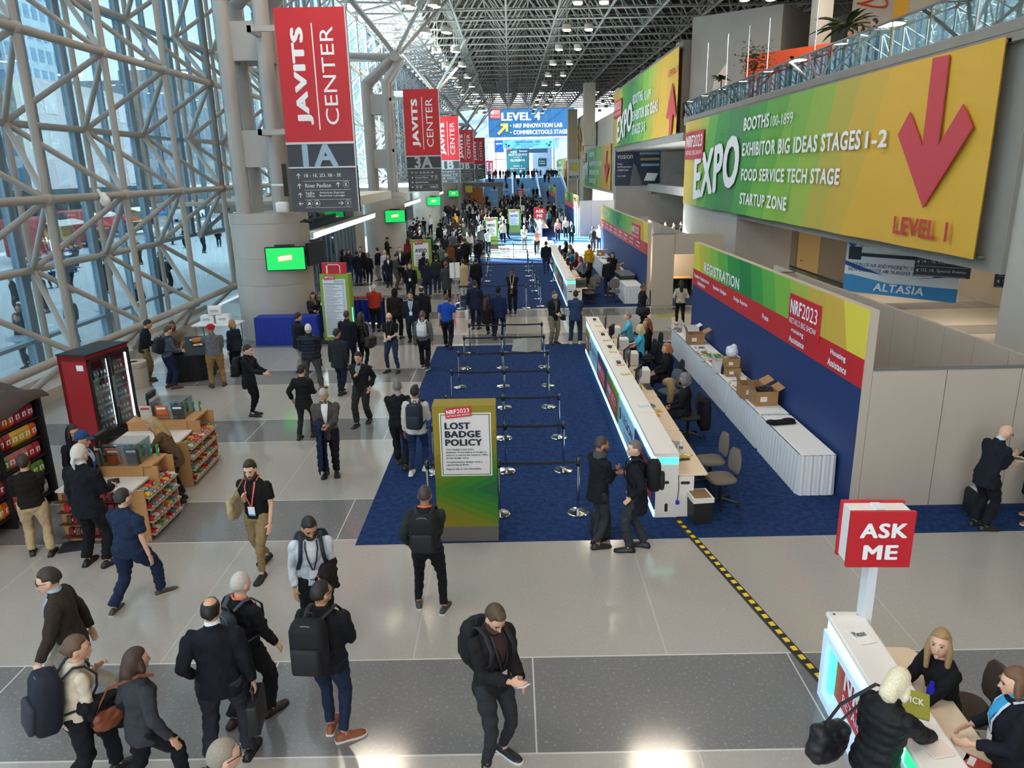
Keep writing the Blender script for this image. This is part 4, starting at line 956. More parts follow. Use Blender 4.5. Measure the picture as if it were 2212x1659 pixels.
def backpack(info, label, c='16171b', c2=None, size=(.31, .19, .46), oz=.27, strapc=None, ox=0):
    tor, k, w, g = info['tor'], info['k'], info['w'], info['g']
    F = Matrix.Translation(tor(V((0, 0, 0)))) @ info['TM'].to_4x4() @ Matrix.Scale(k, 4)
    yb = -.128 - g
    b = MB().rbox((ox, yb - size[1] / 2, oz), size, .08, 0, F, 4, .09)
    p = MB().rbox((ox, yb - size[1] - .012, oz - size[2] * .17), (size[0] * .78, .07, size[2] * .48), .03, 0, F, 3, .03)
    st = []
    for sd in (-1, 1):
        x = sd * (.105 * w ** .5); f = .012 + g
        st.append(('strap', MB().path([F @ V(q) for q in ((ox + sd * .07, yb - .02, oz + .2), (x, -.06, .535 + g * .6), (x * 1.02, .04, .52 + g * .7), (x * 1.12, .125 + f, .42), (x * 1.25, .125 + f, .30), (x * 1.6, .05, .14), (ox + sd * .13, yb, .10))], .024 * k, 6, flat=.4), mat(strapc or c, .7, 0, .1)))
    st.append(('pocket', p, mat(c2 or c, .75, 0, .15)))
    st.append(('handle', MB().path([F @ V(q) for q in ((ox - .035, yb - .04, oz + size[2] / 2 - .01), (ox - .02, yb - .05, oz + size[2] / 2 + .035), (ox + .02, yb - .05, oz + size[2] / 2 + .035), (ox + .035, yb - .04, oz + size[2] / 2 - .01))], .009 * k, 6), mat(strapc or c, .7, 0, .1)))
    zp = MB().path([F @ V((ox + size[0] * .40 * cos(t), yb - size[1] * .86, oz + size[2] * (.22 + .24 * sin(t)))) for t in [pi * i / 10 for i in range(11)]], .006 * k, 5)
    st.append(('zip', zp, mat('6b6d70', .4, .6)))
    return onto(info, 'backpack', b, mat(c, .75, 0, .15, 20, .3, .2), label, 'backpack', st)
def phone(info, label, sd=1, both=False, c='1a1b1e', screen=None):
    h = info['hands']; p = (h[1] + h[-1]) / 2 if both else h[sd]
    M = Matrix.Translation(p + V((0, .02, .012))) @ Matrix.Rotation(R_(35), 4, 'X')
    b = MB().rbox((0, 0, 0), (.075, .15, .009), .012, 0, M)
    sc = MB().box(-.033, .033, -.068, .068, .0046, .0056, 0, M)
    return onto(info, 'phone', b, mat(c, .3), label, 'phone', [('screen', sc, mat(screen or '1f2730', .15))])
def bag(info, label, sd=1, size=(.40, .12, .32), c='17181b', kind='briefcase', drop=.06, dy=0, dx=0):
    p = info['hands'][sd]; W_, D_, H_ = size; k = info['k']
    c0 = p + V((dx, dy, -drop - H_ / 2))
    b = MB().rbox(tuple(c0), (D_, W_, H_), .03, 0, None, 3, .02)
    hd = MB().path([c0 + V((0, -.08, H_ / 2 - .01)), c0 + V((0, -.06, H_ / 2 + drop)), c0 + V((0, .06, H_ / 2 + drop)), c0 + V((0, .08, H_ / 2 - .01))], .009, 6)
    return onto(info, kind, b, mat(c, .55, 0, .12), label, 'bag', [('handle', hd, mat(c, .5))])
def shoulder_bag(info, label, sd=1, size=(.32, .14, .30), c='1b1b1e', z=.02, y=-.02, kind='shoulder_bag', cross=False):
    tor, w, g = info['tor'], info['w'], info['g']
    x = sd * (.20 * w + g + size[1] / 2 + .05)
    F = Matrix.Translation(tor(V((0, 0, 0)))) @ info['TM'].to_4x4()
    q = MB().rbox((x, y, z), (size[1], size[0], size[2] * .9), .06, 0, F, 3, .06); q2 = MB().ball((x, y, z - size[2] * .16), (size[1] * .62, size[0] * .56, size[2] * .42), 14, 10, 0, F); b = solid([q, q2], .014, 5, kind, .006)
    sx = (-sd if cross else sd) * .13
    s = MB().path([F @ V(q) for q in ((x, y + .1, z + size[2] * .45), (x * .8, .13 + g, .30), (sx, .08 + g, .50), (sx, -.04, .55 + g * .5), (x * .8, -.15 - g, .30), (x, y - .1, z + size[2] * .45))], .014, 6, flat=.5)
    return onto(info, kind, b, mat(c, .5, 0, .12, 12), label, 'bag', [('strap', s, mat(c, .55))])
def draped_coat(info, label, sd=-1, c='161a24', length=.55, wid=.34):
    a, e, wr = info['arms'][sd]; k = info['k']; m = (e + (wr - e) * .55) * k; d = ((wr - e) * k).normalized(); side = V((-d.y, d.x, 0)).normalized() if abs(d.z) < .9 else V((1, 0, 0))
    P = []
    for q in (-1, 1):
        P.append(MB().loft([[m + d * ((j / 5 - .5) * wid * (1 - .25 * f)) + side * q * (.045 + .03 * f + .012 * sin(j * 2.1 + q)) + V((0, 0, .05 - length * f * (1 + .12 * sin(j * 1.3 + q)))) + side * .03 * t for j in range(6)] + [m + d * ((j / 5 - .5) * wid * (1 - .25 * f)) + side * q * (.045 + .03 * f) - side * q * .035 + V((0, 0, .05 - length * f)) for j in range(5, -1, -1)] for f, t in ((0, 0), (.3, 0), (.6, 0), (1, 0))]))
    P.append(MB().path([m - d * wid * .5, m, m + d * wid * .5], [.075, .085, .07], 10))
    me = solid(P, .016, 3, 'draped_coat', .009)
    return onto(info, 'draped_coat', me, cloth(c), label, 'coat')
# ---------------------------------------------------------------- the people near the camera
JEAN = '22304d'; KH = '8c7654'; BLK = '17181c'; CHAR = '2b2c30'
i = person(1068, 1640, 140, 'bearded man in a dark jacket looking down at a white phone in the foreground', H=1.80, feet=((-.12, .02, 0, 10), (.17, .12, 0, 22)), L=(.05, .34, .17), R=(.07, .33, .20), nod=32, yaw=10, top='jacket', topc='1b1a1d', shirt='3a2126', botc='2a2b30', bot='slim', shoec='131316', solec='d8d8d6', hair='quiff', hairc='4a3826', beard='4a3526', lanyard='26282c', face=True)
backpack(i, 'black backpack on the back of the bearded man with the white phone'); phone(i, 'white phone in the hands of the bearded man in the foreground', both=True, c='d8dade', screen='b9c6d4')
i = person(500, 1638, 352, 'man in a navy blazer with a bald spot, seen from behind', H=1.80, build=1.1, feet=((-.17, -.02, 0, 10), (.17, .03, 0, 12)), L='pocket', R='bag', top='blazer', topc='12141d', collar='e4e6ea', botc='2a2c33', shoec='141416', hair='ring', hairc='14110f', hem=-.16)
bag(i, 'shiny black briefcase in the hand of the man in the navy blazer')
i = person(520, 1262, 30, 'older man in black with cropped white hair and an orange lanyard strap', at='h', H=1.76, feet='stepR', L='down', R='fwd', top='sweater', topc='17181c', botc='16171b', shoec='2a1d17', solec='15120f', hair='buzz', hairc='b9b4ac', skin='p', lanyard='e0694a')
backpack(i, 'slim grey backpack on the older man with the orange lanyard', '38424c', size=(.27, .15, .40))
i = person(722, 1590, 5, 'man in a black jacket and jeans with brown suede shoes', H=1.80, build=1.06, feet=((-.05, .10, 0, 4), (.12, -.02, 0, 60)), yaw=35, nod=-4, top='jacket', topc='14151a', bot='slim', botc='1c2740', shoec='8a4a2e', solec='dcd3c6', hair='buzz', hairc='1a1512', skin='t', R='mid', glasses=True)
backpack(i, 'large black backpack on the man with brown suede shoes', size=(.34, .22, .54), ox=-.05)
i = person(668, 1140, 165, 'smiling man in a pale shirt with a coat over his arm', at='h', H=1.78, nod=24, yaw=-14, lean=6, L=(.10, .26, .14), R=(.22, .12, -.06), top='shirt', topc='c3c9d1', botc='17181c', hair='short', hairc='191412', skin='t', beard='2b1c15', lanyard='2a2b30', face=True)
backpack(i, 'dark backpack on the smiling man in the pale shirt', '1d2430', size=(.40, .16, .42)); draped_coat(i, 'dark brown jacket draped over the arm of the smiling man', -1, '211d1f', .34, .40); phone(i, 'black phone held by the smiling man in the pale shirt', -1)
i = person(572, 1232, 190, 'bearded man in a black polo and khaki trousers walking forward', H=1.80, build=1.05, feet=((-.07, .22, 0, 5), (.09, -.24, .03, 8)), R=(.05, .20, .33), L=(.22, .12, -.08), yaw=-10, nod=12, top='polo', topc='131417', botc=KH, bot='slim', shoec='171719', hair='quiff', hairc='2c1e15', beard='3a2518', lanyard='e0694a', face=True, skin='p')
shoulder_bag(i, 'tan and black tote on the shoulder of the man in khaki trousers', 1, (.36, .10, .36), 'b49f7c', .10, .02, 'tote_bag')
i = person(930, 1318, 2, 'man in a dark green sweater reading the lost badge board', H=1.79, build=1.03, feet=((-.16, .10, 0, 12), (.18, -.02, 0, 14)), L='pocket', R='front', top='sweater', topc='25292b', bot='slim', botc='121318', shoec='33363a', solec='cfc8ba', hair='buzz', hairc='3a3230', skin='m', lanyard='e0694a')
backpack(i, 'black backpack with a white tag on the man reading the board', '17181a', size=(.34, .20, .50))
i = person(300, 1305, 22, 'heavy man in a navy shirt and jeans striding past the snack counter', H=1.76, build=1.22, feet=((-.12, -.26, .0, 20), (.10, .32, 0, 26)), L='fwd', R=(.26, .05, -.10), top='shirt', topc='1c2b45', sleeve='short', botc='1b2742', shoec='3c3a36', solec='b9b2a2', hair='short', hairc='2b2422', skin='p', hem=-.12)
i = person(213, 1220, 14, 'tall man in a black suit with white tied hair at the till', H=1.92, build=1.12, feet='wide', L='down', R='mid', top='blazer', topc='10131b', botc='101218', hair='pony', hairc='c9c4ba', hem=-.18, collar='c8ccd2', skin='p')
i = person(92, 1198, 335, 'person in a black top and khaki trousers facing the snack rack', H=1.66, build=1.12, feet=((-.14, .10, 0, 6), (.14, -.06, 0, 10)), L='mid', R='front', top='sweater', topc='17110f', botc='b39a78', shoec='2c211c', hair='bun', hairc='30221b', female=True)
i = person(178, 950, 88, 'man in a navy cap and dark jacket beside the snack rack', at='h', H=1.78, nod=8, top='jacket', topc='151a24', hair='capped', hairc='2a2220', capc='24406b', tie='28509a', shirt='9fb2c8', face=True, skin='t')
i = person(158, 935, 110, 'dark haired woman in black behind the man in the navy cap', at='h', H=1.68, top='sweater', topc='17151a', hair='long', hairc='141013', female=True, glasses=True, skin='t')
i = person(330, 918, 262, 'blond woman with a mustard scarf bending over the snack counter', at='h', H=1.66, lean=24, nod=20, L='counter', R='counter', top='sweater', topc='5b4630', hair='long', hairc='a08560', female=True, scarf='b98a45', hem=-.2)
i = person(105, 1255, 252, 'man in a brown suit jacket and glasses hurrying left in the foreground', at='h', H=1.82, build=1.08, lean=6, feet='walkL', L=(.26, .24, -.06), R=(.26, -.1, -.1), nod=8, yaw=-10, top='blazer', topc='322b26', shirt='9db4cc', botc='8d8377', hair='short', hairc='2b211c', glasses=True, face=True, skin='p', hem=-.17)
i = person(168, 1402, 45, 'woman in a cream blouse carrying a large dark backpack', at='h', H=1.68, lean=10, feet='walkL', yaw=25, L='strap', R=(.12, .30, .12), top='shirt', topc='c9bda8', botc='14151a', hair='bun', hairc='5a4531', female=True, skin='l')
backpack(i, 'large navy backpack on the woman in the cream blouse', '1c1f2c', '2a2c38', (.36, .24, .58), .22); draped_coat(i, 'black puffer coat over the arm of the woman in the cream blouse', 1, '15161b', .36, .42)
i = person(296, 1428, 40, 'woman with a brown bob and a grey sweater walking away', at='h', H=1.64, build=1.12, lean=5, feet='walkR', L=(.20, .12, -.02), R=(.34, .12, -.05), top='sweater', topc='33343b', botc='131318', hair='bob', hairc='3b2820', female=True, hem=-.14)
shoulder_bag(i, 'small brown leather purse on the woman with the brown bob', -1, (.28, .10, .20), '7a4126', -.02, -.14, 'purse', True); draped_coat(i, 'dark jacket hanging from the arm of the woman with the brown bob', -1, '17191f', .34, .30)
i = person(486, 1635, 60, 'grey haired man in glasses cut off by the bottom edge', at='h', H=1.76, top='coat', topc='3d4148', hair='short', hairc='8d8577', glasses=True, skin='p', botc='26282e')
# pair at the counter
i = person(1290, 1178, 60, 'man in a dark blazer with folded arms and a grey scarf', H=1.79, feet=((-.08, .06, 0, 6), (.08, -.04, 0, 16)), L='cross', R=(.05, .28, .24), yaw=15, nod=6, top='blazer', topc='15171e', botc='2c3036', bot='slim', shoec='141416', hair='buzz', hairc='3c322c', scarf='4a4a4e', skin='m', beard='30241d', face=True, hem=-.18)
i = person(1372, 1186, 285, 'man in a navy winter coat and backpack talking at the counter end', H=1.78, feet=((-.10, .10, 0, 8), (.10, -.10, 0, 8)), yaw=-18, L='pocket', R='pocket', top='coat', topc='14161f', botc='30343c', shoec='15161a', hair='buzz', hairc='6a6058', skin='p', hem=-.30, face=True)
backpack(i, 'black backpack on the man in the navy winter coat', '131416', size=(.30, .20, .46))
bp = MB().rbox((0, 0, .24), (.32, .20, .48), .08, 0, None, 4, .08); c = G(1297, 1162)
o = tag(bp.build('backpack', mat('131418', .75, 0, .15), None, 50, c, .4), 'black backpack standing on the carpet behind the man in the scarf', 'backpack')
MB().rbox((0, -.12, .17), (.24, .06, .22), .03).build('pocket', mat('17181c', .75), o, 50); MB().path([(-.04, 0, .47), (-.02, 0, .52), (.02, 0, .52), (.04, 0, .47)], .01, 6).build('handle', mat('131418'), o, 50); MB().path([(.1, .11, .40), (.24, .16, .2), (.2, .3, .01), (.36, .2, .012)], .016, 6, flat=.5).build('strap', mat('131418'), o, 50)
# eating man and neighbour at the partition
i = person(2112, 1140, 82, 'bald man in a dark suit eating from a paper bowl by the white partition', H=1.76, build=1.06, lean=14, nod=26, feet=((-.09, .02, 0, 10), (.09, .06, 0, 10)), L=(.06, .30, .20), R=(.05, .27, .33), top='blazer', topc='161a24', shirt='b8c6da', botc='14161d', hair='none', skin='p', glasses=True, face=True, hem=-.2)
h = (i['hands'][1] + i['hands'][-1]) / 2 + V((0, .07, -.02))
onto(i, 'paper_bowl', MB().lathe([(.05, -.04), (.085, -.02), (.10, .015), (.095, .015), (.08, -.01), (.01, -.02)], tuple(h), 18), mat('e8e4dc', .6), 'white paper bowl of salad held by the bald man', 'bowl', [('food', MB().ball(tuple(h), (.085, .085, .018), 12, 6), mat('5a5a2c', .8, 0, .5, 60))])
i = person(2235, 1118, 255, 'person with tan shoes cut off at the right edge', H=1.78, feet=((-.12, .24, 0, 10), (.1, -.06, 0, 10)), L='mid', R='mid', top='jacket', topc='19140f', botc='15140f', shoec='a5683a', solec='e0ddd6', hair='short')
bp = MB().rbox((0, 0, .21), (.34, .18, .42), .06, 0, None, 4, .06)
o = tag(bp.build('backpack', mat('12151c', .75, 0, .15), None, 50, G(2098, 1108), 1.5), 'dark bag leaning against the white partition behind the eating man', 'bag'); MB().box(-.13, .10, -.03, .03, .42, .428).build('leaflet', mat('d9d8d4', .6), o)
# ---------------------------------------------------------------- middle distance
i = person(547, 897, 95, 'man in a dark coat with a backpack holding a phone, seen in profile', H=1.76, feet=((-.08, .0, 0, 4), (.1, .06, 0, 4)), R=(.10, .42, .16), L=(.10, .40, .14), nod=10, top='coat', topc='15181f', bot='slim', botc='101116', hair='short', hairc='231914', skin='p', hem=-.22, face=True)
backpack(i, 'black backpack on the man in profile near the window tables', '14161c'); phone(i, 'phone held out by the man in profile', 1)
i = person(652, 805, 45, 'man in a black coat and pale trousers beside the navy puffer jacket', H=1.78, feet='stand', top='coat', topc='191b20', botc='9a958e', hair='short', hairc='1f1714', hem=-.2, R='mid', nod=10)
i = person(678, 840, 345, 'white haired man in a navy puffer jacket seen from behind', H=1.80, build=1.12, feet=((-.18, .02, 0, 14), (.20, -.12, 0, 40)), top='puffer', topc='161d2f', botc='4a4846', shoec='7a4a30', hair='short', hairc='cfcac2', skin='p', R='mid', L='mid')
draped_coat(i, 'grey coat hanging at the side of the navy puffer jacket', 1, '3a3a36', .55, .3)
i = person(664, 945, 8, 'person in a black vest, grey sleeves and tall boots', H=1.66, feet=((-.13, -.12, .0, 6), (.12, .10, 0, 8)), L=(.28, .02, .0), R='mid', top='vest', topc='15161a', sleeve='long', bot='boots', botc='22222a', shoec='131316', hair='short', hairc='17120f', female=True, hem=-.2, build=1.05)
i = person(737, 850, 18, 'man in a charcoal suit jacket walking away from the window tables', H=1.76, feet='stepL', top='blazer', topc='26292f', botc='171b2b', shoec='161618', hair='short', hairc='15100e', skin='m', yaw=20, hem=-.2)
i = person(787, 915, 192, 'man in a black zip jacket walking with a hand on his chest', H=1.76, feet=((-.08, -.12, .02, 6), (.09, .22, 0, 6)), R='chest', L='pocket', nod=10, top='jacket', topc='17181b', shirt='8d8b88', botc='27282c', hair='short', hairc='15110f', skin='l', face=True)
i = person(716, 1026, 172, 'grey haired man in a grey blazer typing on a phone', H=1.78, build=1.06, feet='stand', L=(.05, .32, .17), R=(.05, .32, .17), nod=34, top='blazer', topc='4c4844', shirt='d9d9da', botc='16171d', hair='short', hairc='a39c94', skin='t', face=True, hem=-.20)
phone(i, 'black phone in both hands of the grey haired man', both=True); draped_coat(i, 'long navy coat hanging over the arm of the grey haired man', 1, '151c33', .95, .34)
i = person(868, 1008, 2, 'grey haired man in a black sweater walking along the carpet edge', H=1.80, build=1.03, feet='stepL', L='front', R='front', top='sweater', topc='131417', collar='8f949a', botc='14161e', shoec='2c1f1a', hair='buzz', hairc='6e6a66', skin='m')
draped_coat(i, 'dark green coat held by the man in the black sweater', -1, '1d2b2e', .42, .26)
i = person(905, 1020, 8, 'dark haired man in a white jacket walking onto the carpet', H=1.76, feet='stepR', R='mid', L='down', top='jacket', topc='c6c1b8', botc='1f3054', bot='slim', shoec='dad8d4', solec='f0efec', hair='quiff', hairc='120e0d', skin='m')
backpack(i, 'navy backpack on the man in the white jacket', '1b2433', size=(.31, .20, .50), ox=.04)
i = person(757, 800, 15, 'man in a dark navy overcoat beside the directory board', H=1.78, build=1.08, top='coat', topc='141824', botc='171c2e', hair='short', hairc='2f2b2a', hem=-.25)
i = person(786, 795, 30, 'woman with long brown hair in a black puffer vest', H=1.68, feet='stand', top='puffer', topc='17181d', sleeve='long', bot='leggings', botc='101116', hair='long', hairc='3b2a22', female=True)
shoulder_bag(i, 'big dark brown tote on the arm of the long haired woman', 1, (.42, .16, .36), '2b2523', -.05, -.02, 'tote_bag')
i = person(850, 803, 195, 'bald man in a black polo and jeans with a lanyard', H=1.78, feet='wide', L=(.03, .26, .10), R=(.06, .28, .10), nod=14, yaw=-15, top='polo', topc='131417', botc='27374f', bot='slim', shoec='15151a', hair='none', skin='p', glasses=True, lanyard='2c3038', face=True)
i = person(918, 797, 4, 'man in a grey sweater with a white backpack', H=1.76, feet='stepL', top='sweater', topc='5f6267', botc='15161c', shoec='3a3f48', solec='dcdcdc', hair='buzz', hairc='5a4a3e', skin='m')
backpack(i, 'white backpack on the man in the grey sweater', 'd5d4d6', 'bfc2c8', (.29, .17, .42))
i = person(968, 752, 6, 'man in a bright blue polo shirt walking onto the carpet', H=1.80, build=1.1, feet='stepL', top='polo', topc='1b45a5', botc='14161f', hair='buzz', hairc='4a413c', skin='p')
i = person(1028, 711, 12, 'man in a dark navy suit carrying a white shopping bag', H=1.80, build=1.12, feet='stand', L='bag', R='mid', top='blazer', topc='15203a', botc='141c33', hair='short', hairc='29211c', hem=-.2)
bag(i, 'white plastic shopping bag held by the man in the navy suit', -1, (.34, .14, .36), 'd9d9d7', 'shopping_bag', .05)
i = person(1078, 732, 20, 'man in a blue suit beside the scooter rider', H=1.80, build=1.1, feet='stepR', top='blazer', topc='18254a', botc='16203c', shoec='777064', hair='beanie', hairc='191a1e', skin='d', hem=-.2)
i = person(1108, 676, 188, 'man in a black suit with a white lanyard facing the camera on the carpet', H=1.80, feet='stand', L=(.03, .24, .0), R=(.03, .24, .0), top='blazer', topc='14151a', botc='131418', hair='short', hairc='15110f', skin='d', lanyard='d9d4d0', face=True, hem=-.18)
i = person(892, 740, 178, 'man in a navy suit and open shirt walking toward the camera', H=1.78, feet='stepL', L='down', R='down', top='blazer', topc='1a2030', shirt='98a0a8', botc='1a2030', hair='short', hairc='231a15', lanyard='c9ccd2', face=True, hem=-.2)
i = person(915, 728, 10, 'bald man in a black overcoat behind the man in the navy suit', H=1.80, build=1.12, top='coat', topc='16181c', botc='15161a', hair='ring', hairc='3a3028', skin='p', hem=-.2)
i = person(858, 733, 12, 'man in a dark brown leather jacket with a hood', H=1.80, build=1.1, feet='stepR', top='jacket', topc='1d1a18', botc='15161b', hair='hooded', L='down', R='down')
i = person(813, 716, 6, 'white haired man in a red orange jacket', H=1.74, build=1.16, feet='stand', L='front', R='front', top='jacket', topc='a8341f', botc='17161b', hair='short', hairc='cfcbc4', skin='p', hem=-.06)
i = person(890, 655, 186, 'man in a black shirt with a white badge facing the camera', H=1.80, build=1.08, top='sweater', topc='15161a', botc='14161d', hair='short', hairc='2a201a', lanyard='3a3f48', face=True, skin='p')
i = person(1196, 742, 150, 'man in a black jacket talking at the aisle by the counter', H=1.78, feet='stand', L=(.05, .26, .12), R=(.05, .26, .10), top='blazer', topc='1a1b1f', shirt='50555c', botc='7d7466', shoec='3a241f', hair='short', hairc='4a3c32', skin='p', nod=15, yaw=-20, hem=-.16)
shoulder_bag(i, 'small black bag at the hip of the man by the counter aisle', -1, (.26, .12, .22), '141517', -.08, .05)
i = person(1243, 742, 10, 'man in a mid blue suit standing at the counter end', H=1.78, build=1.06, feet='wide', L='front', R='front', top='blazer', topc='2c3f63', botc='27334d', shoec='c9c1b4', solec='e0ddd6', hair='short', hairc='1b1512', hem=-.16)
i = person(1384, 722, 88, 'man in black with a satchel crossing the aisle behind the booth', H=1.80, build=1.05, feet='stepL', top='jacket', topc='17181b', botc='17181c', bot='slim', hair='buzz', hairc='4a3c34', skin='m', R='down')
shoulder_bag(i, 'large black satchel on the man crossing the aisle', 1, (.46, .16, .30), '161719', -.06, -.02, 'satchel', True)
i = person(1468, 702, 4, 'woman with long black hair in a beige sweater', H=1.66, feet='stepL', L='elbow', R='elbow', top='sweater', topc='b9ad9a', bot='leggings', botc='15161b', shoec='d8d6d2', hair='long', hairc='141013', female=True)
# window tables
i = person(372, 838, 40, 'man in a grey sweater with a backpack at the black draped table', H=1.74, build=1.06, feet='wide', L='mid', R='mid', top='sweater', topc='4b5566', botc='1a2440', shoec='5a3a2c', hair='short', hairc='4a3c32', skin='p', lean=8, nod=14)
backpack(i, 'navy backpack on the man at the black draped table', '151a26')
i = person(372, 703, 150, 'bearded man behind the black draped table', at='h', H=1.76, top='jacket', topc='6d6353', hair='buzz', hairc='3a2c24', beard='241a15', skin='m', face=True, L='mid', R='mid', nod=12)
i = person(472, 835, 335, 'man in a red turban and grey shirt at the draped table', H=1.76, build=1.14, feet='wide', L='counter', R='mid', top='shirt', topc='62656a', botc='8a6d45', shoec='3a2a22', hair='turban', hairc='a81f2c', skin='m', hem=-.04)
i = person(500, 700, 300, 'blond woman in a dark blazer at the far end of the draped table', at='h', H=1.66, top='blazer', topc='1b2336', hair='bob', hairc='9a7648', female=True, botc='15171f')
i = person(322, 822, 60, 'man in a black jacket leaning by the window frame', H=1.78, lean=14, top='jacket', topc='14161b', botc='8a7450', shoec='1c1a1c', hair='short', hairc='1a1411', L='mid', R='mid', nod=15)
# blue draped enquiry desk
i = person(-6.85, 25.32, 150, 'woman in a black coat holding a phone behind the blue draped table', at='w', H=1.66, top='puffer', topc='15171b', botc='131419', hair='long', hairc='2a1e1b', female=True, R=(.08, .30, .16), L=(.08, .28, .14), nod=12, yaw=20, scarf='6b5c4c', face=True, hem=-.25)
phone(i, 'phone held by the woman behind the blue draped table', 1)
i = person(-6.05, 26.1, 70, 'person in an orange vest seated behind the directory board', at='w', H=1.70, feet='sit', top='vest', topc='e0532a', sleeve='long', hair='short', hairc='1a1412', z=0)
i = person(762, 722, 262, 'man in an olive blazer bending at the directory board', H=1.76, lean=26, nod=12, L='counter', R='counter', top='blazer', topc='5a564e', botc='27324a', hair='short', hairc='1a1310', hem=-.1)
i = person(1050, 652, 20, 'long haired rider in black on a mobility scooter', at='h', H=1.64, feet='sit', z=.12, top='jacket', topc='17161a', hair='long', hairc='3a221a', female=True, L='type', R='type')
RIDER = i
